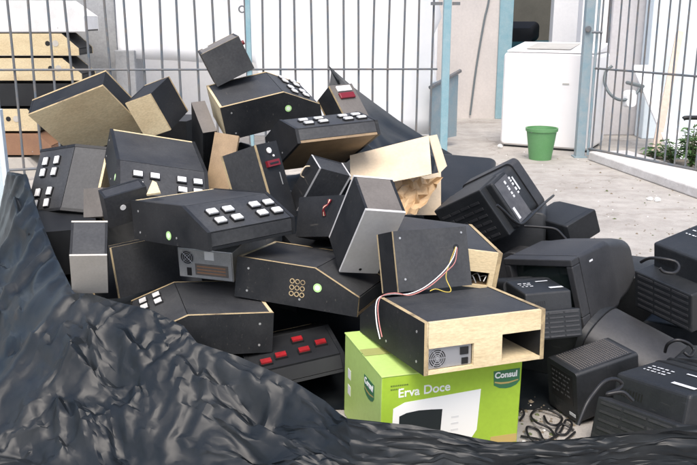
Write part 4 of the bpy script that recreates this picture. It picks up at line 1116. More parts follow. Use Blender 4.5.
def plant(label, px, py, zc, hgt, n, seed):
    r = random.Random(seed); b = at(px, py, zc); b.z = .05
    o = thing('leafy_plant', label, 'plant', b, None, 'plants behind the kerb')
    lf, st = MB(), MB()
    for k in range(n):
        a = r.uniform(0, 6.28); rad = r.uniform(.02, .22); h = hgt * r.uniform(.45, 1)
        tip = Vector((math.cos(a) * rad, math.sin(a) * rad, h))
        st.tube([Vector((0, 0, 0)), tip * .5 + Vector((0, 0, h * .1)), tip], .004, 5, sub=3)
        for j in range(13):
            t = r.uniform(.25, 1.05); c = tip * t; ln = r.uniform(.05, .10); aa = r.uniform(0, 6.28)
            d = Vector((math.cos(aa), math.sin(aa), r.uniform(-.3, .6))).normalized(); s = d.cross(Vector((0, 0, 1))).normalized() * ln * .26; dn = Vector((0, 0, -ln * .12))
            lf.add([c, c + d * ln * .5 + s, c + d * ln + dn * 2, c + d * ln * .5 - s], [(0, 1, 2, 3)])
    lf.build('foliage', ['leaf'], o); st.build('stem', ['stem'], o)
plant('bushy green plant at the right border behind the gate', 690, 172, 7.3, .42, 14, 3)
plant('smaller green plant left of the bushy one behind the gate', 672, 168, 7.6, .26, 8, 5)
plant('lowest tuft of green leaves near the leaning plank', 652, 161, 7.9, .13, 6, 8)
for i, (lab, px, py, rr) in enumerate((('left of two crumpled white paper scraps on the concrete', 649.5, 200.5, .022), ('right of two crumpled white paper scraps on the concrete', 657, 201.5, .024), ('tiny white scrap under the washing machine corner', 500, 148, .03))):
    b = gnd(px, py); r = random.Random(i)
    bm = bmesh.new(); bmesh.ops.create_icosphere(bm, subdivisions=2, radius=rr)
    for v in bm.verts: v.co *= r.uniform(.7, 1.15); v.co.z = max(v.co.z * .8, -rr * .6)
    me = bpy.data.meshes.new('paper_scrap'); bm.to_mesh(me); bm.free(); me.materials.append(M['paper'])
    o = bpy.data.objects.new('paper_scrap', me); COL.objects.link(o); o.location = (b.x, b.y, rr * .6); tag(o, lab, 'paper', 'paper scraps on the yard')

# grit, leaf bits and small litter on the concrete
lr = random.Random(21); mb = MB()
for k in range(520):
    if k < 330: b = gnd(lr.uniform(455, 700), lr.uniform(150, 260))
    elif k < 430: b = gnd(lr.uniform(515, 580), lr.uniform(395, 450))
    else: b = gnd(lr.uniform(-20, 360), lr.uniform(370, 470))
    r_ = lr.uniform(.003, .011) * (1 if lr.random() < .9 else 1.9); a = lr.uniform(0, 6.28); n = 5
    vs = [(b.x + r_ * lr.uniform(.6, 1.1) * math.cos(a + 6.283 * i / n), b.y + r_ * lr.uniform(.6, 1.1) * math.sin(a + 6.283 * i / n), .001) for i in range(n)] + [(b.x, b.y, r_ * lr.uniform(.3, .9))]
    mb.add(vs, [(i, (i + 1) % n, n) for i in range(n)], lr.choice((0, 0, 0, 1, 2)))
tag(mb.build('ground_litter', ['soil', 'paper', 'stem']), 'grit and small litter scattered over the concrete', 'litter', kind='stuff')

# drape of the front tarp: x, y, z offsets in steps of 2 mm, one row of the sheet per line
WRINKLE = (
[0,0,4,0,0,4,0,0,4,0,0,4,0,0,4,0,0,4,0,0,4,0,0,4,0,0,4,0,0,4,0,0,4,0,0,4,0,0,4,0,0,4,0,0,4,0,0,4,0,0,4,0,0,4,0,0,4,0,0,4,0,0,4,0,0,4,0,0,4,0,0,4,0,0,4,0,0,4,0,0,4,0,0,4,0,0,4,0,0,4,0,0,4,0,0,4,0,0,4,0,0,4,0,0,4,0,0,4,0,0,4,0,0,4,0,0,4,0,0,4,0,0,4,0,0,4,0,0,4,0,0,4,0,0,4,0,0,4,0,0,4,0,0,4,0,0,4,0,0,4,0,0,4,0,0,4,0,0,4,0,0,4,0,0,4,0,0,4,0,0,4,0,0,4,0,0,4,0,0,4,0,0,4,0,0,4,0,0,4,0,0,4,0,0,4,0,0,4,0,0,4,0,0,4,0,0,4,0,0,4,0,0,4,0,0,4,0,0,4,0,0,4,0,0,4,0,0,4,0,0,4,0,0,4,0,0,4,0,0,4,0,0,4,0,0,4,0,0,4,0,0,4,0,0,4,0,0,4,0,0,4,0,0,4,0,0,4,0,0,4,0,0,4,0,0,4,0,0,4,0,0,4,0,0,4,0,0,4,0,0,4,0,0,4,0,0,4,0,0,4,0,0,4,0,0,4,0,0,4,0,0,4,0,0,4,0,0,4,0,0,4,0,0,4,0,0,4,0,0,4,0,0,4,0,0,4,0,0,4,0,0,4,0,0,4,0,0,4,0,0,4,0,0,4,0,0,4,0,0,4,0,0,4],
[-1,1,9,0,0,9,-1,-1,10,1,0,8,-1,-1,11,2,1,8,1,-1,8,0,-1,13,3,2,9,-1,0,9,0,-1,12,1,0,7,0,-1,11,0,0,6,1,0,5,0,-2,11,0,0,5,-1,-2,11,-1,-2,8,0,-1,4,-1,-3,11,-1,0,5,-2,0,10,0,1,4,1,0,4,-1,-1,10,1,0,4,-1,-2,10,1,-1,5,0,-2,8,1,0,3,-1,-2,7,0,-1,4,1,0,4,0,-2,6,1,0,3,0,-1,7,1,1,4,0,0,7,1,1,4,0,0,8,0,0,9,0,0,7,1,2,5,-1,0,8,-1,1,5,-1,-1,8,-1,0,6,-1,-1,9,-1,-1,8,-1,1,5,-2,0,7,-2,0,8,-2,2,5,-1,1,6,0,0,7,1,1,5,0,0,7,0,1,5,0,-1,6,0,0,3,0,-2,6,0,-2,6,0,0,2,0,-1,2,0,-2,1,-1,-4,4,0,-1,1,-1,-4,5,-1,-2,1,-2,-3,4,-1,-2,0,-3,-3,4,-2,-1,3,-1,0,2,0,0,1,-1,-1,3,-2,-2,3,0,-1,3,-2,-2,6,-2,-2,5,-1,-2,5,-1,-2,8,-2,-3,10,-3,-4,8,-2,-3,8,-2,-4,8,-2,-4,8,-1,-5,8,-1,-4,11,-2,-3,3,-1,-4,3,-1,-4,4,-1,-6,5,0,2,14,1,7,10,2,7,5,-3,-5,1,0,-1,1,-2,3,12,-1,4,11,-1,2,9,1,4,7,0,-2,7,0,2,8,0,1,5,1,0,5,1,1,5,1,1,9,1,3,5,1,3,5,0,0,9,-1,1,4,0,2,4,0,1,3,0,1,3,0,-2,3,-1,1,2,-1,-1,5,-1,2,8,-1,0,7],
[-2,0,13,-4,-1,12,-3,-1,11,-4,-2,11,-2,-1,10,-2,-2,10,-5,-4,12,-1,0,9,-1,-1,10,-5,-4,12,0,-1,7,-2,-2,5,-4,-5,10,-1,-1,3,-4,-4,8,0,-1,7,-2,-3,5,-4,-6,11,0,0,4,-2,-3,6,-3,-5,13,-3,0,4,-5,-2,11,-1,0,4,0,0,5,-3,-2,13,0,-1,6,-2,-3,12,0,-2,7,-1,-4,8,0,-1,4,-2,-3,7,-1,-2,5,0,-2,3,-1,-3,7,0,-1,4,-1,-3,7,-1,-2,4,-1,-2,7,0,0,4,-1,-2,6,-1,-3,7,0,-2,8,0,-1,6,0,0,5,-1,-3,8,-1,-1,6,-1,-1,6,-2,-3,9,-1,0,8,-1,2,6,-1,1,7,-2,0,9,-1,1,7,-1,1,9,-1,1,9,0,2,7,0,0,8,0,1,6,0,-1,8,0,1,5,-1,-1,7,0,-2,8,0,0,4,0,0,2,0,-2,4,-1,-3,6,0,-1,2,-1,-4,6,-1,-2,2,-2,-4,4,-1,-2,1,-4,-4,6,-3,-3,4,-2,-3,3,-1,-1,0,-1,-1,1,-1,-2,3,-1,-2,4,-3,-4,5,-4,-4,7,-3,-3,7,-3,-4,7,-1,-3,9,1,0,9,-1,-3,8,-2,-4,8,-1,-5,8,-1,-3,8,-1,-4,11,-1,-4,8,-2,-5,2,-2,-7,5,1,-2,7,0,2,14,1,4,13,1,6,9,-1,-1,5,0,3,4,-1,4,12,-1,4,15,-1,3,14,0,4,10,0,-1,6,0,2,11,0,2,10,0,0,8,1,1,7,0,2,13,0,3,9,1,2,8,0,2,14,-1,0,9,-2,7,7,-2,6,6,-1,2,1,-4,2,11,-4,-4,4,-3,3,6,-3,-2,7,-3,-5,11],
[-3,0,11,-6,-2,12,-4,-2,11,-5,-3,10,-2,-1,9,-7,-4,9,-6,-5,8,-2,-1,6,-1,-1,7,-5,-4,8,0,-1,6,-7,-5,8,-7,-7,9,-3,-2,4,-5,-5,8,0,-2,4,-5,-5,9,-5,-7,10,-1,-2,4,0,-2,6,-4,-6,13,-3,-1,5,-5,-2,13,-1,0,5,-1,-1,6,-3,-3,15,0,-1,8,-1,-3,13,-1,-4,9,-1,-4,10,0,-1,5,-2,-3,9,-1,-2,6,0,-2,4,-2,-4,7,0,-2,4,-2,-4,7,-1,-2,5,-2,-4,6,-1,-2,3,-1,-3,7,-1,-3,6,-1,-4,7,-1,-3,7,-1,-2,5,0,-2,5,-2,-4,9,-2,-2,7,-2,-4,10,-2,-3,8,-1,-2,8,0,1,6,-2,0,10,-1,1,8,-1,1,10,0,2,8,0,2,8,0,1,10,0,2,7,0,0,9,0,1,6,0,0,7,-1,-2,9,-1,0,6,0,0,5,0,0,4,-1,-3,6,0,0,3,-1,-4,8,-1,-1,2,-1,-1,3,-1,-2,2,-4,-4,7,-3,-3,7,-3,-3,6,0,-1,6,0,-1,2,-1,-2,3,0,-1,3,0,-1,5,-1,-3,7,-4,-5,8,-4,-5,10,-1,-3,9,2,1,8,1,-1,8,-2,-7,11,-1,-4,9,0,-2,9,-1,-4,13,0,-3,14,0,-2,5,0,-4,9,1,-1,11,1,3,14,1,4,13,0,5,9,-1,0,10,-1,4,9,-1,2,15,0,4,15,-1,1,16,0,1,11,-1,-3,9,0,0,12,-1,0,15,0,0,13,0,-2,11,-1,-1,15,-1,0,14,-1,-2,15,-2,5,12,-3,1,16,-3,3,14,-3,5,14,-2,6,8,-4,6,15,-6,-5,12,-5,-4,7,-5,-5,12,-6,-11,16],
[-4,0,8,-6,-2,10,-4,-1,8,-5,-2,7,-3,-2,5,-7,-4,7,-7,-5,6,-3,-1,4,-2,-2,3,-7,-5,5,-2,-2,2,-6,-5,6,-9,-8,9,-5,-4,4,-6,-6,6,0,-2,4,-3,-5,7,-6,-8,11,-1,-2,5,1,-2,6,-4,-5,15,-3,-1,7,-5,-2,14,-1,0,7,0,-1,8,-3,-3,17,0,-1,10,-1,-2,14,-1,-4,12,-1,-4,12,0,-1,7,-2,-3,10,-1,-2,8,0,-2,5,-1,-4,8,0,-2,5,-2,-4,8,-1,-2,6,-1,-4,7,-1,-2,4,-2,-3,7,-1,-4,6,-1,-4,6,-1,-5,7,-1,-4,7,-1,-3,5,-1,-3,7,-2,-6,10,-2,-6,8,-2,-6,11,-1,-4,9,-2,-1,6,-2,-2,9,-1,0,8,-1,-1,10,0,2,8,0,2,8,0,0,11,0,2,8,-1,0,10,0,1,8,0,1,7,-1,-1,10,-1,0,8,0,1,5,0,1,5,0,-2,7,0,0,4,-2,-3,9,-1,-1,6,0,0,3,-1,-2,3,-3,-3,8,-2,-1,6,-2,-2,6,-1,-1,8,0,0,8,-1,-1,4,0,-1,5,-1,-2,6,0,-2,7,-1,-3,9,-4,-5,12,-2,-4,13,1,0,9,1,0,8,-1,-6,12,0,-5,11,1,0,10,0,-5,14,0,-5,17,0,-1,12,0,-4,15,0,-3,17,1,2,16,0,5,13,-1,4,12,-2,-2,12,-2,2,10,-2,1,19,-1,2,19,-1,-1,17,-1,-2,13,-1,-3,14,-1,-4,14,0,-2,14,-1,-1,20,-1,-2,17,-1,-4,14,0,-4,11,-2,1,12,-2,-1,10,-2,-1,12,-4,-2,19,-5,4,23,-5,10,14,-5,9,13,-8,-2,18,-8,-9,12,-5,-7,9,-6,-12,14],
[-5,0,6,-6,-2,5,-5,-1,4,-5,-2,3,-4,-2,2,-8,-5,4,-8,-5,3,-3,-2,2,-2,-2,2,-6,-5,6,-1,-2,3,-4,-5,6,-10,-9,10,-6,-5,6,-5,-6,8,1,-2,4,-1,-4,8,-5,-7,13,-1,-2,8,2,-1,7,-4,-5,17,-2,0,10,-4,-2,16,-1,0,9,0,-1,10,-3,-3,19,1,-1,12,0,-2,16,-1,-4,14,0,-4,14,0,0,8,-1,-3,12,0,-2,9,0,-1,7,-1,-3,10,0,-1,7,-1,-3,10,-1,-1,7,-1,-3,9,-1,-1,6,-1,-3,8,-2,-4,9,-1,-4,8,-1,-4,8,-1,-5,9,-1,-4,7,-1,-4,7,-1,-5,7,-2,-8,11,-2,-8,11,-2,-4,8,-2,-3,8,-1,-3,7,-2,-3,10,-1,-3,10,-1,0,8,0,0,8,0,-1,10,0,1,8,0,0,10,0,0,10,0,2,7,-1,-1,10,0,0,9,0,1,6,0,1,5,0,-1,8,1,1,4,-2,-3,9,-1,-1,8,0,1,4,-2,-2,6,-3,-3,8,-1,0,6,0,1,6,0,0,7,-1,-1,10,0,-1,10,0,-1,10,-1,-3,10,0,-2,10,0,-2,9,-1,-2,14,-2,-4,15,0,-1,14,1,-2,11,0,-4,13,0,-6,15,1,-1,11,1,-2,14,0,-7,19,0,-4,14,-1,-7,17,-1,-5,21,-1,1,18,-1,3,15,-1,2,15,0,-2,16,0,1,13,0,1,20,-1,0,24,-1,-1,22,-1,-3,19,-1,-5,19,-1,-4,21,-1,-3,21,-1,-4,16,-2,-7,19,-2,-9,18,-2,-4,19,-2,-4,14,-1,-4,11,-2,-5,12,-3,0,16,-5,2,24,-5,10,22,-4,16,16,-8,-1,17,-6,-6,17,-8,-12,14,-6,-16,16],
[-5,0,2,-6,-2,2,-5,-1,2,-5,-2,2,-4,-2,0,-8,-5,3,-7,-5,2,-3,-1,3,-2,-2,2,-6,-5,6,-1,-2,4,-3,-4,6,-9,-8,12,-6,-5,8,-4,-5,9,2,-1,6,0,-3,9,-4,-6,14,0,-2,10,2,-1,8,-5,-4,19,-2,0,13,-4,-2,18,0,0,11,0,-1,13,-3,-3,22,1,-1,14,1,-2,17,-1,-4,17,0,-4,16,0,0,10,-1,-2,13,0,-2,11,1,0,8,-1,-2,11,0,-1,8,-1,-3,12,-1,-1,9,-1,-2,10,-1,0,8,-1,-2,10,-1,-3,10,-1,-4,11,-1,-3,9,-1,-4,11,-1,-5,11,-1,-4,8,-1,-5,10,-2,-6,11,-2,-8,13,-3,-4,8,-2,-4,9,-2,-5,8,-2,-5,10,-1,-2,8,-1,-2,7,-1,-3,7,-1,-3,9,0,-1,7,0,-1,7,0,-3,9,0,0,6,-1,-2,9,-1,-3,9,0,0,6,0,1,5,-1,-2,7,1,1,4,-2,-3,9,-1,-2,9,0,1,5,-2,-1,7,-2,-2,8,-1,0,7,0,0,7,1,1,7,0,0,10,-1,-1,12,-1,-2,13,-2,-3,15,-1,-3,12,-1,-3,11,0,-1,14,-1,-2,16,0,-2,16,0,-2,12,1,-3,15,-1,-6,16,0,-2,14,0,-4,17,-1,-6,18,0,-4,13,-1,-9,20,-1,-7,24,-2,0,18,0,1,21,1,2,22,1,1,21,2,4,20,0,-2,21,-2,-3,26,-2,-4,28,-1,-2,28,-2,-4,28,-2,-8,27,-2,-10,23,-2,-7,17,-2,-7,16,-2,-7,17,-3,-7,20,-3,-7,20,-3,-7,16,-5,-3,18,-4,-3,19,-4,1,24,-5,7,25,-6,18,26,-7,4,19,-7,-2,20,-8,-8,19,-7,-15,22],
[-6,0,2,-7,-1,1,-5,-1,1,-4,-1,2,-4,-2,1,-8,-4,4,-7,-4,4,-2,-1,3,-1,-2,4,-5,-4,8,0,-1,6,-2,-4,8,-9,-7,14,-6,-5,11,-3,-4,11,3,0,7,1,-2,9,-4,-5,16,0,-3,13,3,0,10,-5,-4,21,-2,0,15,-3,-1,20,0,0,13,1,-1,15,-3,-3,24,1,0,17,2,-1,18,-1,-4,19,0,-4,18,1,1,12,-1,-1,15,0,-1,13,1,0,10,0,-2,12,1,0,9,-1,-2,14,-1,0,11,-1,-2,12,-1,0,10,-1,-1,11,-1,-3,13,-2,-4,14,-1,-2,12,-1,-3,12,-1,-4,14,-1,-3,11,-1,-3,11,-2,-6,13,-2,-8,14,-3,-4,10,-2,-4,10,-2,-5,10,-2,-6,10,-2,-4,7,-2,-4,8,-2,-4,7,-1,-4,7,-1,-3,6,0,-3,5,-1,-5,7,0,-1,5,0,-2,5,-1,-5,8,-1,-5,7,0,0,3,-1,-3,6,0,0,3,-1,-3,8,-1,-3,10,0,1,4,-1,-1,7,-1,-2,8,0,1,7,0,0,7,1,1,7,0,0,10,1,0,12,0,-1,13,-2,-3,15,-1,-2,13,-3,-3,14,-2,-2,17,-1,-3,17,1,-1,16,1,1,13,1,1,16,-1,-5,15,0,-4,15,-1,-6,17,-1,-7,20,-1,-7,15,0,-6,18,0,-9,23,-1,-2,24,0,-1,22,1,-3,25,0,-3,23,1,1,23,0,-5,26,-1,0,22,0,-2,23,-3,-5,29,-2,-7,27,-2,-6,24,-3,-11,21,-2,-12,19,-1,-11,20,-1,-13,20,-4,-6,20,-3,-9,19,-3,-9,19,-6,-3,23,-6,-3,22,-6,1,22,-5,6,25,-6,16,26,-7,4,25,-7,-2,25,-7,-7,25,-7,-16,26],
[-6,0,2,-6,-1,4,-5,-1,3,-4,-1,4,-3,-2,4,-7,-4,7,-6,-4,6,-2,-1,6,0,-1,7,-4,-4,10,1,-1,8,-1,-3,10,-8,-6,15,-6,-6,14,0,-2,11,3,0,9,2,-1,10,-3,-5,17,-1,-3,14,3,0,10,-4,-3,22,-1,1,16,-4,-1,20,0,0,15,0,-1,17,-2,-3,25,2,-1,19,3,-1,19,-1,-4,21,0,-4,19,0,0,12,-1,-2,14,0,-2,14,1,0,11,0,-2,13,1,0,10,-1,-2,15,-1,0,12,-1,-1,14,-1,0,12,0,0,12,-1,-2,14,-2,-3,17,-1,-2,14,-1,-2,13,-2,-4,16,-2,-3,14,-1,-2,12,-2,-4,14,-2,-6,16,-2,-6,14,-2,-3,11,-2,-5,12,-2,-5,12,-2,-3,9,-2,-4,9,-1,-5,8,-1,-4,7,-1,-4,6,-1,-4,4,-1,-6,7,-1,-4,4,0,-3,3,0,-4,4,-1,-7,6,0,-5,4,1,-3,2,0,-5,5,1,-3,3,-2,-7,8,-1,0,3,-2,-2,4,-2,-3,6,0,0,6,-1,-1,7,1,0,7,0,-1,11,1,0,10,0,-1,11,-1,-2,13,-2,-3,13,-3,-4,15,-2,-4,15,-1,-3,16,0,-2,15,0,-3,14,1,1,13,1,-1,16,-2,-7,19,-3,-10,21,-3,-11,21,-2,-10,21,-1,-10,19,0,-4,21,0,-6,24,0,-6,23,0,-9,27,-1,-2,20,0,-2,24,-1,-1,32,-2,-3,26,-1,-5,25,-2,-5,27,-2,-6,26,-2,-8,24,-1,-8,24,-3,-9,19,-3,-12,21,-1,-15,22,-2,-10,23,-2,-11,21,-1,-12,21,-5,-4,25,-6,-4,27,-5,-1,25,-5,5,25,-7,13,29,-8,2,28,-8,-4,29,-7,-9,28,-8,-18,28],
[-6,0,5,-6,-1,5,-4,0,6,-3,0,6,-3,-1,6,-6,-3,10,-5,-3,9,-1,0,8,0,-1,8,-4,-3,12,2,0,9,0,-2,10,-8,-6,16,-5,-4,14,1,0,9,3,0,8,3,-1,10,-3,-5,15,-2,-4,15,2,-1,10,-5,-4,22,-2,1,15,-3,-1,21,-1,-1,17,-1,-2,18,-3,-3,25,0,-3,22,2,-2,19,-2,-5,21,-1,-6,18,-1,-2,12,0,-2,13,-1,-4,14,0,-1,10,-1,-3,13,0,-1,11,-1,-3,15,0,0,13,-1,-1,15,-1,0,13,0,0,13,-1,-1,15,-2,-3,17,-1,-2,17,-1,-1,15,-2,-3,17,-2,-3,17,-2,-1,14,-2,-3,15,-3,-5,18,-2,-5,16,-2,-2,12,-3,-4,14,-2,-5,13,-2,-3,9,-2,-4,10,-2,-3,8,-1,-3,7,-1,-4,7,-1,-3,5,-1,-6,6,-1,-6,5,0,-4,2,0,-4,2,-2,-8,5,0,-5,1,0,-5,0,-1,-6,3,1,-4,2,-3,-8,7,-2,-2,1,-2,-3,1,-3,-4,3,-1,-2,4,-1,-2,6,-1,-2,6,-1,-3,8,-1,-3,9,1,-1,9,0,-2,11,-2,-4,10,-2,-4,12,-1,-4,14,-1,-3,14,1,-2,13,1,-3,13,1,-1,12,-1,-6,15,-1,-6,16,-2,-11,18,-2,-10,18,-1,-9,19,-1,-3,18,1,1,20,-1,-8,21,-1,-12,23,-2,-5,27,-2,-6,25,-3,-2,34,-3,0,40,-2,-4,34,-1,-4,32,-2,-7,33,-2,-7,27,-2,-8,25,-2,-7,25,-2,-8,20,-3,-11,22,-3,-14,25,-3,-9,24,-2,-11,20,-1,-11,22,-4,-6,28,-5,-4,30,-4,-1,30,-4,2,29,-8,12,35,-8,4,33,-9,-6,33,-8,-9,35,-10,-20,32],
[-5,0,7,-7,-1,7,-4,0,8,-3,-1,9,-2,0,9,-6,-3,11,-5,-3,9,0,0,9,0,-1,8,-4,-4,11,1,-1,8,0,-3,9,-9,-7,14,-4,-3,10,1,0,7,2,-1,6,1,-2,7,-4,-6,13,-3,-6,14,2,-2,10,-7,-5,21,-3,0,14,-4,-1,19,-4,-2,20,-2,-3,19,-5,-5,24,-1,-3,20,1,-3,18,-3,-7,18,-2,-6,17,-2,-4,11,0,-3,11,-2,-6,13,-1,-2,10,-2,-4,12,-1,-3,10,-2,-4,15,-2,-2,12,-2,-2,15,-1,-1,13,-1,-1,14,-1,-2,14,-2,-3,18,-1,-3,18,-1,0,16,-2,-2,18,-2,-3,19,-2,-1,15,-2,-2,19,-3,-4,19,-2,-4,17,-2,-1,14,-3,-3,15,-3,-4,15,-2,-2,11,-3,-3,12,-2,-3,10,-1,-2,8,-1,-4,9,-1,-3,6,-1,-5,7,0,-4,4,0,-4,3,0,-4,1,-1,-7,4,0,-4,0,-1,-6,1,-1,-7,2,1,-5,0,-3,-9,6,-3,-4,0,-3,-4,0,-2,-4,2,-2,-3,3,-2,-4,5,-2,-4,6,-1,-4,8,-2,-5,8,0,-3,10,1,-2,7,-1,-4,9,-1,-4,9,-1,-5,10,0,-4,11,2,-1,11,1,-4,9,0,-4,12,0,-6,13,-3,-9,20,-2,-5,21,-2,-4,21,-1,-1,20,0,0,18,0,1,16,-1,-2,22,-1,-5,25,-1,0,29,-2,-5,25,-3,-5,34,-3,-3,42,-4,-5,36,-3,-5,35,-2,-8,36,-4,-9,29,-2,-9,27,-1,-7,24,-1,-6,22,-1,-10,22,-2,-12,25,-4,-7,26,-3,-9,22,-2,-10,23,-4,-6,28,-5,-6,35,-4,1,32,-3,3,35,-8,15,40,-7,8,37,-9,1,39,-10,-12,38,-12,-23,34],
[-5,0,9,-6,-1,10,-3,0,10,-3,0,10,-2,0,8,-6,-3,10,-4,-2,9,-1,0,8,0,-1,8,-4,-4,10,0,-2,5,-1,-3,7,-10,-7,12,-4,-3,6,0,-1,3,0,-2,4,0,-3,5,-5,-6,10,-5,-7,12,-1,-3,8,-9,-7,20,-4,0,13,-5,-2,17,-6,-3,20,-6,-4,18,-6,-6,23,-2,-4,19,-1,-5,17,-4,-8,17,-3,-8,14,-3,-7,11,-2,-5,8,-3,-7,12,-2,-4,9,-3,-6,11,-2,-5,10,-3,-6,13,-2,-4,11,-3,-5,14,-2,-3,13,-2,-3,14,-2,-4,13,-3,-5,17,-2,-5,18,-2,-2,15,-2,-2,16,-2,-4,18,-2,-1,16,-3,-3,18,-2,-2,17,-2,-3,17,-2,-1,14,-3,-3,16,-3,-3,16,-2,-1,12,-2,-2,13,-2,-2,11,-1,-1,9,-1,-3,10,-1,-2,7,-1,-4,8,0,-3,6,0,-3,3,0,-3,2,-1,-6,4,0,-4,0,0,-5,1,0,-7,2,1,-4,0,-3,-9,6,-4,-4,0,-3,-5,2,-3,-4,0,-2,-4,1,-2,-4,2,-2,-5,4,-1,-3,5,0,-3,6,-2,-5,8,0,-4,8,0,-4,5,-1,-5,7,0,-4,9,1,-3,10,1,-4,10,1,-3,7,2,-3,9,-2,-8,16,-3,-8,18,-2,-3,18,-1,0,19,-2,-2,19,-1,-2,17,-1,0,22,-1,-2,21,-1,-4,23,-1,0,29,-1,-3,26,-1,-3,35,-2,-3,42,-4,-4,35,-3,-6,35,-3,-9,38,-4,-11,33,-4,-10,30,-1,-9,29,-1,-8,24,-1,-12,24,-1,-14,26,-4,-6,26,-4,-8,23,-3,-10,25,-3,-6,29,-4,-4,33,-4,1,38,-5,0,38,-9,12,46,-10,5,45,-11,-4,44,-13,-16,41,-15,-27,34],
[-5,1,11,-7,-1,9,-3,0,9,-3,0,7,-2,0,7,-7,-3,8,-5,-2,7,-2,-1,4,-1,-2,5,-6,-5,6,-1,-2,3,-3,-4,3,-11,-8,10,-4,-3,4,-1,-2,2,-1,-2,2,-1,-4,2,-6,-7,7,-6,-8,11,-1,-4,6,-10,-7,20,-5,-1,12,-5,-2,15,-5,-3,16,-7,-5,20,-6,-6,22,-3,-5,17,-2,-6,15,-5,-8,15,-4,-8,11,-3,-7,11,-2,-6,8,-4,-8,11,-3,-5,7,-3,-6,10,-3,-7,9,-3,-8,13,-3,-5,10,-4,-7,13,-3,-5,11,-3,-5,12,-2,-5,13,-3,-7,15,-3,-8,17,-3,-5,14,-3,-4,14,-3,-5,16,-2,-3,14,-3,-5,17,-3,-3,15,-2,-2,15,-2,-2,14,-3,-3,16,-2,-3,14,-2,-1,12,-2,-2,11,-1,-2,13,-1,-1,9,-1,-3,11,-1,-1,8,-1,-3,8,0,-2,6,0,-3,6,0,-2,3,-1,-5,4,0,-3,1,1,-3,1,0,-6,2,1,-4,0,-3,-9,7,-3,-4,1,-4,-5,5,-3,-5,4,-3,-4,2,-2,-4,3,-1,-3,3,-1,-4,5,0,-4,6,-1,-4,8,-1,-5,9,0,-4,5,1,-3,5,0,-4,10,0,-4,9,0,-4,11,0,-4,13,0,-5,9,-3,-8,16,-2,-6,18,-2,-6,21,-2,-2,23,-2,-2,22,-1,-3,20,0,-1,26,-1,-5,25,0,-5,28,0,-1,29,0,-2,26,-1,-3,35,-2,-2,41,-4,-5,37,-3,-3,35,-3,-9,39,-4,-11,32,-3,-10,30,-3,-9,29,-3,-10,26,-3,-13,27,-1,-13,25,-3,-9,28,-4,-5,26,-5,-7,31,-4,-10,33,-5,-3,32,-5,-2,37,-9,4,42,-11,10,51,-13,0,46,-13,-8,41,-16,-21,40,-18,-33,37],
[-6,0,7,-7,-1,8,-4,0,6,-4,0,5,-3,-1,4,-8,-3,5,-5,-2,3,-3,-2,2,-2,-2,1,-6,-5,4,-2,-3,0,-3,-5,2,-12,-8,8,-5,-3,1,-2,-2,0,-2,-3,1,-1,-4,1,-5,-6,7,-7,-9,10,-2,-5,6,-11,-7,19,-5,-1,12,-4,-2,15,-4,-2,17,-4,-4,19,-6,-6,22,-3,-5,17,-2,-6,14,-5,-8,15,-3,-7,11,-3,-8,11,-2,-6,8,-4,-9,11,-3,-5,7,-3,-7,9,-3,-8,10,-4,-9,13,-3,-5,11,-4,-7,13,-4,-7,12,-3,-6,11,-3,-6,12,-3,-7,12,-4,-9,15,-4,-8,14,-3,-5,12,-4,-7,14,-3,-6,12,-4,-7,15,-3,-5,13,-2,-4,12,-4,-6,13,-4,-6,14,-2,-3,12,-1,-1,11,-1,-2,10,-1,-3,11,-1,-1,9,-1,-3,12,-1,-1,8,-1,-2,8,0,-1,7,-1,-3,8,0,-2,4,-1,-3,4,0,-2,2,0,-4,2,0,-5,3,0,-3,0,-3,-8,7,-3,-4,2,-4,-5,6,-3,-5,6,-2,-5,7,-2,-4,7,-1,-3,5,0,-3,5,-1,-4,9,-2,-5,10,-1,-4,10,1,-3,11,1,-3,7,1,-3,9,0,-4,9,-1,-6,13,-1,-6,16,-1,-5,15,-4,-9,20,-4,-7,20,-3,-4,22,-2,-2,25,-2,-4,26,-2,-2,25,-1,-2,29,-1,-3,26,0,-6,31,0,-3,33,0,-4,28,-2,-5,37,-2,-4,43,-3,-7,39,-3,-6,38,-3,-8,40,-4,-7,34,-3,-7,32,-3,-10,28,-3,-12,26,-3,-10,26,-2,-11,24,-3,-8,25,-3,-9,26,-4,-5,29,-5,-10,30,-10,-2,31,-14,-3,42,-14,6,47,-14,4,54,-15,-5,48,-15,-11,47,-17,-21,39,-20,-34,36],
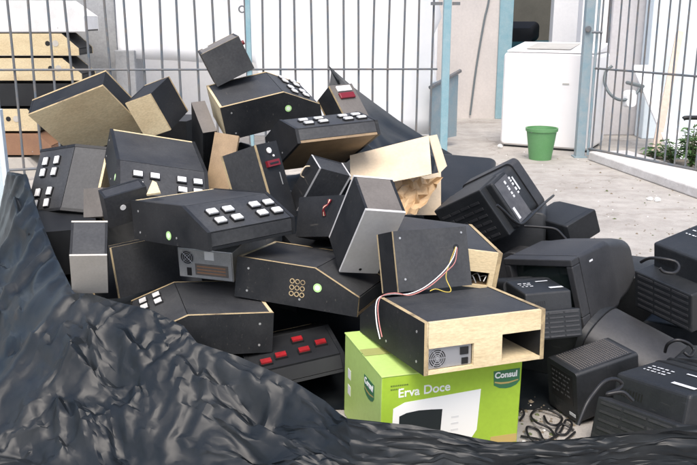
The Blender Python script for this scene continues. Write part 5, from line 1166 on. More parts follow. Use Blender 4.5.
[-7,0,6,-8,-1,4,-5,0,3,-4,0,1,-5,-1,1,-8,-3,2,-5,-2,0,-3,-2,0,-3,-3,-1,-7,-5,1,-3,-4,0,-3,-5,1,-12,-9,7,-4,-2,2,-2,-2,1,-1,-3,2,-1,-4,2,-4,-6,7,-6,-8,11,-1,-4,7,-10,-7,21,-4,0,13,-4,-1,15,-3,-2,17,-3,-3,20,-5,-5,23,-2,-4,18,-1,-5,15,-5,-8,16,-3,-6,11,-3,-7,11,-2,-5,8,-4,-8,12,-3,-5,8,-3,-6,10,-3,-7,12,-4,-8,14,-3,-5,11,-4,-6,13,-4,-6,13,-3,-5,12,-3,-5,12,-3,-6,12,-4,-9,14,-4,-10,14,-4,-6,12,-4,-7,12,-4,-8,10,-4,-9,13,-4,-7,12,-3,-5,9,-4,-7,11,-3,-6,11,-3,-6,11,-2,-5,9,-1,-3,8,-1,-4,9,-1,-2,8,-1,-4,10,-1,-2,7,-1,-2,7,0,-1,6,-1,-3,8,0,-2,6,0,-1,3,0,-2,2,0,-3,4,0,-4,4,0,-3,1,-4,-7,8,-3,-4,3,-2,-3,5,-2,-4,6,-2,-4,7,-2,-5,8,-1,-4,9,0,-3,10,0,-3,8,-1,-4,11,0,-3,11,0,-4,13,1,-3,12,2,-2,10,2,-2,10,0,-3,13,-2,-7,17,-1,-6,17,-3,-10,23,-1,-9,24,-3,-3,22,-2,-3,27,-2,-4,28,-1,-3,27,-1,-3,32,-1,-3,26,-1,-5,31,-1,-4,36,0,-4,33,-2,-5,43,-2,-4,49,-3,-6,44,-2,-6,42,-2,-8,39,-1,-4,36,-3,-3,31,-3,-5,27,-3,-7,29,-3,-5,27,-3,-5,24,-3,-3,26,-3,-6,24,-5,0,26,-8,-1,33,-6,-8,35,-13,-5,46,-17,7,53,-15,2,59,-16,-9,50,-16,-13,48,-18,-22,39,-19,-28,41],
[-8,0,1,-8,-1,0,-5,0,-1,-5,-1,-1,-5,-1,-1,-9,-3,0,-5,-2,-2,-4,-2,-2,-3,-3,0,-7,-5,1,-3,-4,0,-3,-5,1,-12,-8,8,-3,-2,2,-1,-2,1,-1,-2,2,0,-3,3,-2,-5,8,-5,-7,12,0,-4,8,-9,-7,22,-4,0,14,-2,-1,16,-2,-2,19,-1,-3,20,-4,-5,24,-1,-4,18,0,-5,15,-4,-8,17,-2,-5,11,-2,-6,12,-1,-5,9,-3,-7,13,-2,-5,10,-2,-5,10,-3,-7,14,-3,-8,16,-3,-4,12,-4,-6,15,-4,-6,15,-3,-5,13,-3,-5,13,-3,-5,13,-3,-7,14,-4,-10,15,-4,-8,13,-4,-7,10,-5,-9,11,-5,-10,12,-4,-8,9,-3,-6,8,-4,-8,9,-4,-8,8,-3,-8,8,-3,-6,6,-2,-5,5,-2,-6,6,-1,-4,6,-2,-6,9,-1,-3,6,-1,-3,6,-1,-2,4,-1,-4,6,-1,-2,5,0,-1,4,0,-2,4,0,-2,3,0,-4,5,0,-2,1,-3,-7,8,-2,-4,5,-1,-3,5,0,-1,5,0,-1,6,0,-2,7,0,-3,9,0,-3,11,1,-3,9,1,-2,11,0,-4,11,0,-4,14,0,-4,15,1,-3,15,2,-2,11,2,-2,14,0,-6,17,0,-5,18,-1,-9,24,-1,-8,25,-1,1,25,-1,-2,27,-1,-3,28,-1,-2,27,0,-2,31,-2,-4,28,-2,-5,32,-1,-4,35,0,-7,35,-3,-7,50,-3,-7,50,-2,-9,49,-3,-10,46,-2,-12,43,-3,-7,35,-3,-6,31,-3,-2,35,-3,-1,31,-4,-1,27,-4,-3,23,-4,-4,22,-4,-2,22,-5,-4,26,-10,-3,34,-10,-6,37,-12,-3,46,-19,4,60,-17,-1,63,-18,-11,50,-17,-11,48,-19,-20,39,-19,-28,42],
[-9,0,-1,-9,-1,-1,-6,0,-2,-5,0,-3,-5,-1,-1,-8,-3,1,-5,-2,-1,-4,-2,-1,-3,-3,0,-6,-5,3,-2,-3,2,-2,-4,2,-11,-8,10,-2,-1,4,0,-1,3,0,-2,4,1,-2,5,-1,-4,8,-4,-6,13,0,-4,10,-9,-6,23,-3,0,15,-2,-1,17,-2,-2,20,-1,-2,21,-4,-5,24,0,-4,19,1,-4,16,-4,-8,18,-2,-4,11,-2,-5,11,-1,-4,10,-3,-7,14,-2,-5,11,-1,-4,11,-3,-6,15,-3,-7,17,-3,-3,14,-3,-4,15,-3,-5,17,-3,-4,15,-3,-4,15,-3,-5,15,-2,-5,14,-4,-8,16,-4,-9,16,-4,-6,11,-4,-7,11,-5,-9,12,-4,-8,9,-4,-7,7,-4,-8,7,-4,-8,6,-4,-9,6,-3,-7,3,-2,-7,3,-2,-7,4,-1,-6,3,-2,-8,7,-2,-6,5,-1,-3,3,-1,-4,2,-2,-6,5,-1,-4,3,-1,-4,1,0,-4,2,-1,-5,5,0,-5,4,0,-4,0,-3,-7,7,-2,-6,7,-1,-3,6,1,0,5,1,-1,6,1,-1,7,1,-1,9,1,-2,11,0,-3,11,2,-1,11,3,-2,11,0,-3,14,1,-3,15,0,-5,17,1,-4,14,2,-3,17,0,-6,18,1,-4,19,-1,-8,23,-1,-7,25,0,0,25,-1,2,29,-1,-3,28,-1,-4,29,0,-4,31,-1,-1,27,-1,-3,30,-1,-5,34,0,-6,34,-5,-7,44,-3,-6,45,-3,-8,44,-3,-8,42,-3,-8,40,-5,0,37,-6,0,30,-6,-1,31,-5,-2,29,-5,-4,28,-4,-3,21,-4,-4,20,-5,-5,23,-7,-6,29,-11,-2,35,-10,-3,37,-12,-5,46,-18,2,60,-17,0,63,-18,-7,53,-17,-10,49,-19,-21,41,-20,-30,44],
[-9,0,0,-9,-1,0,-5,0,-1,-5,0,-1,-5,-1,1,-7,-3,2,-4,-1,1,-3,-1,2,-2,-2,3,-5,-4,5,-1,-3,4,0,-3,5,-10,-7,11,-1,0,5,0,0,4,0,-1,5,2,-1,6,-1,-4,8,-3,-6,13,1,-3,10,-8,-6,23,-2,0,16,-2,-1,17,-2,-2,20,0,-2,21,-3,-5,24,0,-4,18,2,-4,16,-4,-8,18,-2,-4,11,-2,-4,11,-1,-4,10,-3,-6,14,-2,-5,12,-1,-4,11,-2,-6,16,-3,-7,19,-3,-3,15,-3,-3,15,-3,-5,18,-3,-3,16,-3,-4,16,-3,-5,18,-2,-4,15,-3,-6,16,-4,-8,18,-4,-6,14,-4,-5,12,-4,-8,12,-4,-8,12,-4,-7,8,-4,-8,8,-3,-7,5,-3,-8,6,-3,-8,3,-2,-8,2,-2,-7,1,-1,-8,1,-2,-10,5,-2,-9,4,-2,-6,0,-1,-6,0,-2,-7,4,-2,-6,1,-2,-6,0,-1,-5,1,-2,-7,4,-1,-6,0,-1,-5,0,-4,-9,6,-2,-6,6,-1,-4,6,1,-2,5,0,-3,6,2,-1,7,2,-1,7,2,-1,9,1,-3,10,1,-3,12,2,-2,10,1,-4,13,0,-5,15,1,-3,16,0,-5,16,1,-4,16,0,-6,16,1,-4,18,-1,-8,22,-2,-2,25,-1,-3,28,-1,2,27,0,3,28,0,1,28,-1,-4,30,-1,-3,26,-2,-7,32,-2,-8,39,-2,-10,38,-3,-4,42,-3,-3,44,-2,-2,41,-1,-1,41,-3,-6,38,-6,2,36,-7,-2,28,-7,-1,29,-6,-1,27,-6,-4,25,-3,-4,26,-3,-5,21,-4,-5,25,-6,-6,30,-9,-1,37,-10,-1,39,-10,-4,47,-17,1,61,-16,-3,64,-18,-6,53,-17,-10,49,-19,-21,42,-20,-29,46],
[-9,0,1,-8,-1,2,-5,0,1,-4,0,1,-4,0,3,-7,-2,5,-3,-1,3,-2,-1,4,-1,-1,4,-4,-4,7,0,-2,5,0,-3,5,-9,-7,12,-1,0,5,1,0,4,0,-1,6,1,-2,5,0,-3,8,-3,-6,13,1,-3,10,-9,-7,22,-3,0,15,-2,-1,16,-2,-2,19,-1,-3,20,-3,-5,22,-1,-4,17,1,-5,14,-5,-8,17,-2,-4,10,-2,-5,9,-1,-4,9,-4,-7,14,-3,-6,12,-1,-5,11,-2,-5,14,-3,-7,19,-3,-3,16,-3,-3,16,-3,-4,19,-3,-2,17,-3,-3,17,-2,-4,17,-2,-4,18,-2,-3,16,-4,-6,18,-3,-7,18,-4,-5,13,-4,-5,12,-4,-8,13,-4,-6,9,-3,-7,8,-3,-6,6,-3,-7,5,-3,-8,5,-2,-8,3,-1,-7,1,-1,-8,1,-2,-11,4,-2,-10,4,-2,-6,0,-1,-6,-1,-3,-9,3,-3,-8,-1,-3,-9,0,-1,-7,-1,-3,-10,3,-2,-7,0,-2,-7,-2,-4,-10,4,-3,-9,4,-2,-6,2,0,-4,3,0,-3,5,1,-3,6,1,-4,7,2,-3,6,2,-3,7,1,-4,9,2,-3,9,1,-5,12,0,-6,13,1,-4,14,1,-4,13,1,-5,14,1,-5,15,2,-2,15,0,-7,19,0,-3,22,-1,-5,27,-1,-3,27,0,2,26,0,1,27,-2,-7,26,-2,-8,30,-1,-9,31,-3,-13,38,-2,-14,40,-3,-5,42,-2,-2,42,-1,2,42,-1,0,41,-3,-7,37,-4,-1,38,-4,-3,31,-4,-2,30,-3,0,27,-4,-4,26,-3,-5,26,-3,-7,23,-4,-6,27,-6,-8,33,-9,-1,38,-9,0,39,-11,-6,49,-16,2,61,-16,-3,64,-18,-8,54,-18,-13,52,-19,-24,44,-20,-30,45],
[-9,0,3,-8,-1,4,-5,1,3,-4,0,3,-3,0,5,-6,-2,7,-2,0,5,-1,0,5,-1,-1,4,-3,-3,7,1,-2,5,0,-4,4,-9,-7,12,0,0,5,0,0,4,-1,-2,5,0,-2,4,-1,-4,6,-4,-6,11,-1,-4,8,-11,-7,21,-5,-2,12,-4,-2,15,-3,-3,17,-3,-4,17,-5,-6,19,-2,-5,14,-1,-6,11,-6,-10,13,-3,-6,8,-3,-6,7,-3,-6,6,-6,-9,11,-4,-8,11,-3,-6,10,-2,-6,12,-4,-9,17,-4,-6,15,-3,-4,16,-3,-5,18,-3,-4,17,-3,-3,17,-2,-3,17,-2,-4,17,-2,-3,16,-2,-4,17,-3,-7,19,-3,-6,17,-3,-4,12,-3,-6,13,-3,-6,12,-3,-5,8,-3,-5,7,-3,-6,6,-2,-7,5,-1,-6,3,-1,-7,2,-1,-6,1,-2,-10,5,-1,-10,4,-2,-7,-1,-1,-7,1,-1,-8,0,-1,-9,3,-1,-7,-2,-2,-8,-2,-3,-11,3,-3,-9,-2,-3,-9,-3,-4,-11,2,-3,-11,3,-2,-7,1,-1,-6,1,-1,-6,1,0,-6,4,0,-5,4,1,-5,6,1,-4,5,1,-6,6,2,-5,8,0,-7,9,0,-7,11,1,-6,11,2,-6,11,3,-3,10,2,-6,11,0,-6,18,1,-3,17,1,-2,20,-1,-9,24,-1,-1,24,-1,0,26,0,3,25,-2,-6,24,-3,-12,28,-3,-14,34,-4,-9,38,-2,-10,40,0,-7,42,-1,3,44,-1,2,42,-2,2,40,-5,-9,39,-4,-2,39,-4,-4,35,-3,-1,34,-3,-1,32,-3,-3,26,-3,-5,30,-3,-7,26,-5,-7,29,-7,-9,36,-9,-4,40,-9,-3,42,-10,-8,54,-15,4,62,-17,-3,64,-18,-2,57,-18,-12,51,-21,-23,44,-21,-30,45],
[-9,0,6,-9,-1,6,-4,1,5,-3,1,6,-3,0,5,-6,-2,7,-1,0,6,-1,0,5,-1,-1,4,-4,-4,5,0,-2,4,-1,-4,3,-10,-7,10,-2,0,3,-1,-1,2,-3,-3,3,-1,-3,2,-2,-4,3,-6,-7,8,-3,-6,6,-13,-9,18,-7,-2,10,-6,-3,12,-6,-4,14,-4,-5,15,-6,-7,16,-3,-6,12,-3,-8,8,-8,-11,10,-4,-7,6,-4,-7,4,-4,-7,4,-6,-10,10,-5,-9,10,-4,-7,9,-3,-7,10,-5,-9,15,-4,-9,15,-4,-6,14,-4,-8,16,-3,-5,16,-3,-6,16,-3,-5,16,-3,-5,17,-2,-5,16,-2,-4,15,-3,-6,18,-2,-6,16,-2,-6,16,-2,-5,11,-3,-6,12,-3,-4,9,-2,-4,7,-2,-5,7,-2,-5,5,-1,-5,4,-1,-6,3,-1,-5,2,-2,-9,5,-2,-10,5,-2,-7,1,-1,-5,0,-2,-8,2,-1,-9,4,-2,-6,-2,-2,-9,0,-4,-11,4,-3,-9,0,-3,-9,-3,-4,-12,1,-3,-11,3,-2,-7,0,-1,-7,1,-1,-7,0,-1,-7,3,0,-6,3,1,-5,3,1,-5,3,2,-5,4,1,-7,6,1,-6,7,2,-6,7,2,-7,7,3,-5,9,4,-4,9,4,-3,9,0,-10,17,1,-5,17,1,-3,18,-1,-3,26,0,0,22,-1,-1,24,0,-1,25,0,0,26,-2,-7,31,-2,-13,33,-3,-12,39,-2,-8,39,0,-6,42,-1,4,44,-1,3,40,-1,1,40,-5,-8,39,-4,-2,40,-4,-5,38,-3,-3,38,-2,-2,35,-4,-5,29,-5,-6,32,-3,-7,30,-3,-6,34,-9,-9,41,-11,-5,46,-10,-6,43,-11,-5,51,-15,0,63,-16,1,66,-16,1,61,-17,-6,55,-18,-15,47,-22,-29,44],
[-9,0,8,-8,-1,8,-3,2,6,-3,1,4,-2,0,5,-6,-2,7,-2,0,4,-2,-1,3,-2,-2,2,-5,-4,2,-1,-3,1,-3,-5,1,-12,-8,8,-4,-2,-1,-5,-3,2,-4,-3,-1,-3,-4,0,-3,-5,1,-7,-8,6,-4,-6,5,-15,-10,17,-8,-3,9,-6,-3,11,-6,-5,13,-6,-6,13,-6,-7,14,-4,-7,10,-4,-8,6,-8,-11,9,-6,-9,4,-5,-8,2,-5,-8,2,-8,-11,8,-7,-11,9,-5,-9,8,-4,-8,9,-5,-10,13,-5,-10,15,-4,-8,13,-5,-9,14,-4,-7,14,-4,-7,15,-4,-8,15,-3,-6,15,-2,-6,16,-2,-6,14,-2,-6,14,-3,-8,15,-2,-6,14,-2,-7,14,-2,-5,9,-3,-7,10,-2,-5,6,-1,-4,6,-2,-5,7,-1,-4,4,-1,-5,2,0,-5,2,-2,-8,5,-1,-9,5,-1,-8,4,-1,-4,0,-1,-6,2,-2,-9,4,-2,-5,-1,-3,-9,2,-4,-11,4,-3,-10,2,-3,-9,-2,-3,-10,0,-3,-11,2,-1,-7,0,-2,-7,2,-1,-8,2,0,-6,1,0,-6,3,0,-7,4,0,-7,4,1,-7,2,2,-6,2,2,-7,4,2,-6,5,3,-6,7,3,-6,9,4,-5,8,5,-4,7,0,-7,15,1,-5,15,0,-5,22,0,-5,26,0,-2,23,0,-3,25,1,0,26,2,1,25,0,-5,34,0,-10,36,0,-10,42,0,-5,42,0,-3,44,-1,5,44,-2,1,42,0,2,40,-3,-8,42,-5,-1,40,-4,-5,38,-3,-5,40,-3,-3,38,-4,-6,31,-5,-5,33,-5,-7,32,-5,-7,37,-10,-7,46,-12,-3,48,-11,-2,43,-14,0,53,-15,0,61,-16,-1,65,-16,2,60,-19,-9,53,-19,-14,46,-24,-28,39],
[-10,0,6,-9,-1,5,-4,1,3,-3,1,4,-4,0,1,-7,-2,3,-4,-1,0,-4,-1,-1,-4,-2,-1,-6,-4,-1,-3,-4,-2,-4,-5,-1,-13,-9,5,-5,-3,-2,-7,-5,1,-5,-4,-2,-4,-4,-1,-4,-5,-1,-7,-8,5,-5,-7,3,-15,-10,16,-8,-3,8,-7,-4,11,-7,-5,13,-6,-6,13,-5,-7,13,-4,-7,10,-4,-8,6,-8,-12,9,-6,-9,5,-5,-8,1,-4,-8,2,-8,-11,7,-7,-11,9,-5,-9,8,-5,-9,9,-5,-10,10,-5,-12,13,-5,-9,12,-5,-9,14,-4,-9,13,-4,-9,12,-4,-10,14,-4,-9,12,-3,-9,13,-3,-8,12,-3,-8,11,-3,-9,11,-2,-8,11,-2,-8,9,-2,-8,11,-1,-5,7,-2,-8,7,-1,-4,4,-2,-6,6,-1,-6,4,-1,-5,4,0,-4,2,-2,-7,5,-1,-6,5,-1,-7,5,-1,-4,1,-1,-5,2,-2,-8,5,-2,-5,0,-3,-8,3,-4,-11,5,-3,-10,4,-3,-9,0,-3,-10,1,-2,-10,2,-1,-6,0,-1,-7,1,-1,-8,4,-1,-7,4,1,-5,2,0,-7,4,0,-7,5,1,-7,7,1,-6,4,2,-5,4,3,-5,5,3,-5,6,3,-6,8,4,-4,8,3,-5,10,2,-6,15,3,-4,15,2,-4,23,1,-7,28,1,-3,25,0,-4,28,1,-1,29,2,1,26,0,-4,34,0,-9,36,0,-9,41,0,-2,44,0,-1,47,-1,5,45,-2,0,45,-1,-1,41,-3,-5,43,-5,2,42,-6,-5,39,-3,-4,40,-4,-4,37,-4,-5,31,-4,-6,32,-5,-10,32,-8,-12,39,-9,-7,42,-11,-8,49,-11,-4,45,-14,2,53,-15,2,58,-16,-4,64,-16,-2,63,-20,-9,50,-21,-13,43,-25,-28,37],
[-11,-1,5,-9,0,3,-5,1,1,-5,1,0,-5,0,-1,-8,-2,1,-5,-1,-2,-5,-2,-3,-4,-3,-2,-6,-5,-3,-5,-5,-4,-5,-6,-4,-14,-9,4,-5,-3,-2,-8,-5,2,-4,-3,-2,-4,-4,-2,-4,-5,0,-7,-8,4,-4,-7,4,-14,-10,17,-8,-3,9,-6,-4,11,-7,-5,14,-6,-6,14,-5,-7,13,-3,-7,10,-3,-8,6,-8,-11,9,-6,-9,5,-4,-7,2,-4,-8,3,-7,-10,7,-7,-11,9,-5,-9,8,-5,-10,11,-4,-9,11,-5,-11,14,-5,-8,12,-5,-10,13,-4,-9,13,-4,-10,13,-4,-11,14,-4,-9,12,-4,-9,12,-3,-10,11,-3,-9,9,-3,-10,10,-3,-10,7,-2,-8,7,-2,-10,8,-2,-10,7,-1,-7,3,-2,-8,5,-1,-6,2,-2,-7,3,-1,-7,3,0,-5,1,-1,-7,5,-1,-6,4,-1,-7,5,-1,-4,1,-1,-4,2,-2,-7,5,-2,-5,1,-1,-5,2,-3,-9,5,-3,-10,6,-3,-9,4,-3,-9,1,-2,-9,2,-1,-6,0,0,-5,1,0,-6,3,-1,-7,5,1,-5,4,2,-4,3,1,-6,5,1,-7,7,1,-6,9,1,-6,6,3,-6,7,2,-7,9,2,-7,12,3,-4,9,2,-5,12,1,-7,18,3,-5,18,3,-3,22,1,-4,28,1,-2,25,0,-4,29,1,-2,32,0,-1,29,0,-6,35,-1,-10,37,-2,-11,43,-3,-2,45,-1,1,48,-1,4,47,-3,-2,47,-3,-1,43,-3,-4,44,-4,2,46,-6,-2,38,-5,-3,38,-5,-5,35,-5,-9,35,-4,-9,36,-5,-8,41,-7,-7,44,-6,-7,40,-12,-3,49,-12,0,43,-15,0,54,-17,-1,63,-17,-4,60,-17,-5,64,-20,-4,49,-22,-13,42,-26,-27,37],
[-13,-1,0,-10,0,-1,-6,1,-1,-6,0,-4,-6,-1,-3,-9,-2,-2,-6,-1,-4,-5,-2,-4,-5,-3,-4,-6,-4,-3,-5,-5,-4,-5,-6,-3,-13,-9,5,-5,-3,-2,-8,-5,3,-4,-3,-2,-4,-4,-1,-3,-5,0,-6,-7,5,-4,-6,5,-14,-9,18,-7,-3,10,-5,-3,12,-7,-5,16,-4,-5,14,-4,-6,13,-2,-6,10,-2,-8,7,-7,-11,10,-5,-9,6,-4,-6,2,-4,-7,3,-6,-9,7,-6,-10,10,-4,-8,9,-5,-9,12,-4,-8,11,-5,-10,15,-5,-8,13,-4,-8,13,-4,-8,14,-4,-10,15,-4,-11,15,-4,-10,12,-4,-9,11,-3,-9,9,-3,-10,9,-3,-10,7,-3,-11,7,-2,-10,4,-2,-11,5,-3,-12,6,-3,-9,1,-3,-10,2,-2,-8,0,-1,-7,0,-1,-9,2,-1,-6,-1,-2,-9,3,-1,-7,3,-1,-9,4,-1,-4,1,-1,-4,1,-2,-7,5,-1,-6,4,0,-3,0,-2,-7,4,-3,-9,6,-2,-10,8,-2,-9,6,-2,-9,4,0,-7,2,0,-6,4,1,-4,2,1,-5,4,1,-6,7,2,-4,5,3,-2,6,1,-5,6,1,-6,9,2,-6,11,2,-6,12,1,-8,13,1,-7,12,2,-5,15,1,-6,18,0,-8,21,2,-6,20,2,-5,24,2,-4,29,1,2,26,0,-3,28,0,-1,32,0,-1,30,-2,-6,37,-1,-9,37,-2,-10,42,-2,-4,44,-1,1,46,-1,2,47,-2,-2,52,-2,-2,49,-3,-8,45,-5,-3,48,-6,-5,44,-6,-5,45,-6,-4,43,-6,-12,41,-6,-9,43,-6,-4,40,-8,-2,44,-11,-10,44,-12,-2,45,-12,-3,43,-13,1,51,-17,-3,64,-18,-6,68,-16,-8,67,-24,-3,48,-23,-11,41,-27,-26,37],
[-14,-1,-1,-10,0,-2,-7,1,-5,-6,0,-4,-7,-1,-4,-9,-2,-2,-6,-1,-5,-6,-2,-4,-5,-3,-3,-5,-4,-3,-4,-4,-3,-4,-5,-1,-13,-8,6,-4,-3,-1,-7,-5,5,-3,-2,0,-3,-3,0,-2,-4,1,-5,-6,5,-3,-6,6,-13,-9,19,-6,-3,10,-4,-3,13,-6,-5,17,-3,-4,15,-3,-6,14,-1,-6,11,-1,-7,7,-7,-11,10,-5,-9,8,-3,-6,3,-3,-6,4,-4,-8,6,-5,-10,10,-3,-8,9,-5,-9,13,-4,-7,12,-5,-9,16,-5,-7,14,-4,-7,14,-4,-7,15,-4,-8,15,-4,-10,16,-4,-9,14,-3,-8,12,-3,-9,11,-3,-9,9,-3,-10,8,-2,-10,5,-2,-11,5,-2,-11,2,-3,-13,5,-3,-12,2,-2,-10,-2,-2,-11,0,-1,-9,-2,-2,-11,-1,-1,-8,-3,-2,-11,0,-1,-10,0,-1,-10,3,-1,-6,-2,-1,-6,-1,-2,-8,3,-1,-6,1,0,-3,0,1,-4,1,-1,-7,4,-2,-9,8,-2,-10,10,0,-8,9,0,-8,5,0,-7,6,1,-5,5,2,-3,4,2,-4,6,2,-5,7,4,-2,6,4,-1,7,3,-5,9,2,-5,11,2,-5,13,2,-7,13,3,-6,12,4,-4,16,4,-4,20,2,-8,25,3,-4,25,1,-4,30,1,-5,33,0,1,26,0,1,30,1,3,32,1,-1,29,-1,-4,36,0,-6,37,-1,-4,45,-1,1,46,0,5,48,-1,1,49,-2,-4,49,-3,-4,57,-5,-9,53,-6,-6,56,-6,-6,52,-5,-5,54,-6,-8,51,-8,-5,43,-8,-6,41,-8,-6,44,-10,-4,48,-12,-11,51,-13,-4,51,-13,-4,46,-13,-2,54,-18,-5,68,-18,-7,68,-17,-10,68,-22,-5,52,-23,-11,42,-26,-25,38],
[-15,-1,-3,-11,0,-3,-7,1,-4,-6,1,-3,-6,0,-3,-9,-2,-1,-5,-1,-3,-5,-2,-2,-4,-2,-2,-4,-3,-1,-3,-4,-1,-3,-5,0,-11,-7,7,-3,-3,1,-7,-5,7,-3,-2,1,-2,-2,1,-2,-3,2,-4,-5,5,-2,-6,6,-12,-8,19,-5,-2,11,-4,-3,12,-6,-5,17,-2,-4,15,-3,-6,13,-1,-6,10,-1,-7,7,-6,-10,10,-4,-9,9,-3,-6,3,-3,-6,4,-3,-7,5,-4,-9,9,-3,-7,9,-4,-9,15,-4,-6,12,-5,-9,17,-4,-7,15,-4,-6,15,-4,-6,16,-4,-6,15,-4,-9,18,-4,-9,16,-3,-8,13,-3,-8,11,-3,-8,10,-2,-9,7,-2,-10,7,-2,-10,5,-1,-10,2,-3,-13,4,-3,-11,0,-2,-10,-3,-3,-11,-3,-2,-11,-4,-2,-12,-3,-2,-10,-5,-2,-11,-2,-1,-11,-2,-2,-13,1,-2,-8,-4,-2,-8,-3,-2,-10,1,-1,-7,-2,-1,-6,-2,0,-5,-1,1,-5,1,0,-7,5,0,-9,8,-1,-11,11,-1,-10,7,1,-7,8,1,-7,6,2,-4,5,3,-3,5,2,-5,7,3,-3,8,5,-1,7,5,-1,9,3,-4,10,3,-4,12,3,-5,13,5,-1,14,4,-4,15,4,-4,18,2,-8,24,3,-7,26,1,-4,31,1,-7,33,1,-3,29,1,4,28,1,6,32,2,5,32,1,1,38,1,-1,38,0,-3,44,-1,6,46,-1,0,47,-1,-1,46,-4,-1,56,-5,-6,55,-6,-7,62,-6,-9,59,-7,-10,54,-6,-9,54,-6,-4,52,-8,-8,47,-8,-6,47,-8,-10,45,-10,-5,51,-12,-10,55,-13,-4,55,-14,-4,51,-15,-1,58,-18,-6,71,-18,-9,72,-17,-12,71,-21,-8,55,-23,-11,42,-26,-23,39],
[-15,-1,-1,-11,0,-1,-7,1,-2,-5,1,-2,-5,0,-2,-8,-2,1,-4,0,-1,-4,-1,0,-3,-2,1,-3,-3,0,-2,-3,0,-2,-5,1,-10,-7,8,-2,-2,2,-7,-4,8,-2,-1,2,-2,-2,1,-2,-3,2,-3,-5,5,-3,-6,6,-12,-9,18,-6,-3,10,-4,-3,12,-6,-5,15,-3,-5,13,-3,-6,12,-2,-6,9,-2,-8,5,-7,-11,9,-5,-10,8,-4,-6,3,-3,-6,4,-3,-7,5,-4,-8,8,-3,-7,9,-4,-9,14,-4,-6,12,-5,-9,16,-4,-7,15,-4,-6,15,-4,-6,16,-4,-6,16,-4,-8,18,-4,-8,17,-3,-7,14,-3,-7,14,-3,-7,10,-2,-8,9,-2,-8,7,-2,-10,6,-2,-9,3,-3,-12,5,-3,-10,1,-2,-11,0,-2,-10,-3,-2,-11,-3,-2,-12,-3,-2,-11,-5,-2,-11,-5,-2,-12,-3,-2,-13,0,-2,-10,-5,-2,-10,-4,-3,-12,-2,-1,-8,-3,-1,-9,-1,0,-8,-2,1,-6,-1,1,-7,1,1,-9,3,0,-11,7,-1,-13,10,0,-10,6,1,-9,5,2,-6,5,3,-5,4,3,-5,5,3,-5,8,4,-4,9,5,-2,8,5,0,10,5,-1,11,5,-2,12,6,0,14,6,-2,14,2,-6,19,2,-6,21,2,-3,24,1,-6,28,1,-7,29,1,0,27,1,0,31,1,2,31,2,2,31,0,-4,37,-1,-9,40,-3,2,42,-2,3,45,-2,4,46,-4,0,55,-6,-3,60,-7,-7,62,-6,-9,63,-7,-9,57,-6,-6,54,-7,-10,53,-7,-4,53,-7,-8,50,-8,-7,50,-7,-11,48,-10,-5,55,-13,-10,59,-14,-6,58,-14,-5,54,-16,-3,62,-20,-6,76,-18,-11,72,-18,-12,73,-23,-9,57,-26,-13,44,-27,-24,39],
[-14,-1,0,-10,0,1,-5,2,0,-4,1,0,-4,0,0,-7,-1,3,-3,0,1,-4,-1,2,-2,-1,2,-2,-2,1,-1,-3,1,-2,-4,1,-11,-7,7,-3,-3,1,-8,-5,8,-2,-1,2,-2,-2,1,-3,-3,1,-3,-5,4,-4,-6,5,-14,-9,17,-6,-3,9,-5,-4,11,-6,-5,14,-5,-6,11,-3,-6,11,-3,-7,7,-3,-9,3,-7,-12,7,-6,-11,7,-5,-8,1,-4,-7,2,-4,-8,5,-4,-8,5,-3,-8,8,-5,-10,12,-4,-7,11,-5,-9,15,-5,-8,14,-4,-6,14,-4,-6,16,-4,-5,15,-4,-8,17,-4,-8,17,-3,-7,16,-3,-6,12,-3,-7,11,-2,-6,9,-2,-7,8,-2,-8,7,-1,-8,4,-3,-11,5,-3,-10,3,-2,-9,0,-2,-10,-1,-2,-10,-3,-2,-11,-2,-2,-10,-4,-1,-10,-5,-2,-12,-3,-2,-15,-1,-2,-10,-5,-2,-11,-5,-3,-12,-3,-2,-10,-5,-2,-11,-1,-1,-10,-1,0,-8,-3,1,-8,-1,1,-9,1,1,-11,3,0,-12,7,0,-13,9,0,-12,6,1,-10,4,2,-8,3,2,-8,5,3,-6,6,3,-5,8,3,-6,8,4,-4,10,3,-5,14,3,-5,15,4,-5,14,3,-5,18,3,-6,15,3,-6,18,1,-8,24,1,-9,26,2,-8,27,2,-1,25,1,4,28,2,5,29,0,-2,32,-1,-7,38,-1,-4,39,-2,3,40,-4,1,50,-4,0,47,-5,-2,56,-7,-5,60,-7,-8,62,-8,-11,65,-7,-9,58,-9,-5,54,-9,-9,54,-9,-6,54,-7,-10,51,-9,-6,53,-9,-10,50,-10,-7,56,-12,-11,61,-14,-5,59,-14,-6,56,-15,-5,64,-19,-9,78,-19,-11,71,-19,-11,72,-24,-8,57,-26,-12,43,-29,-23,39],
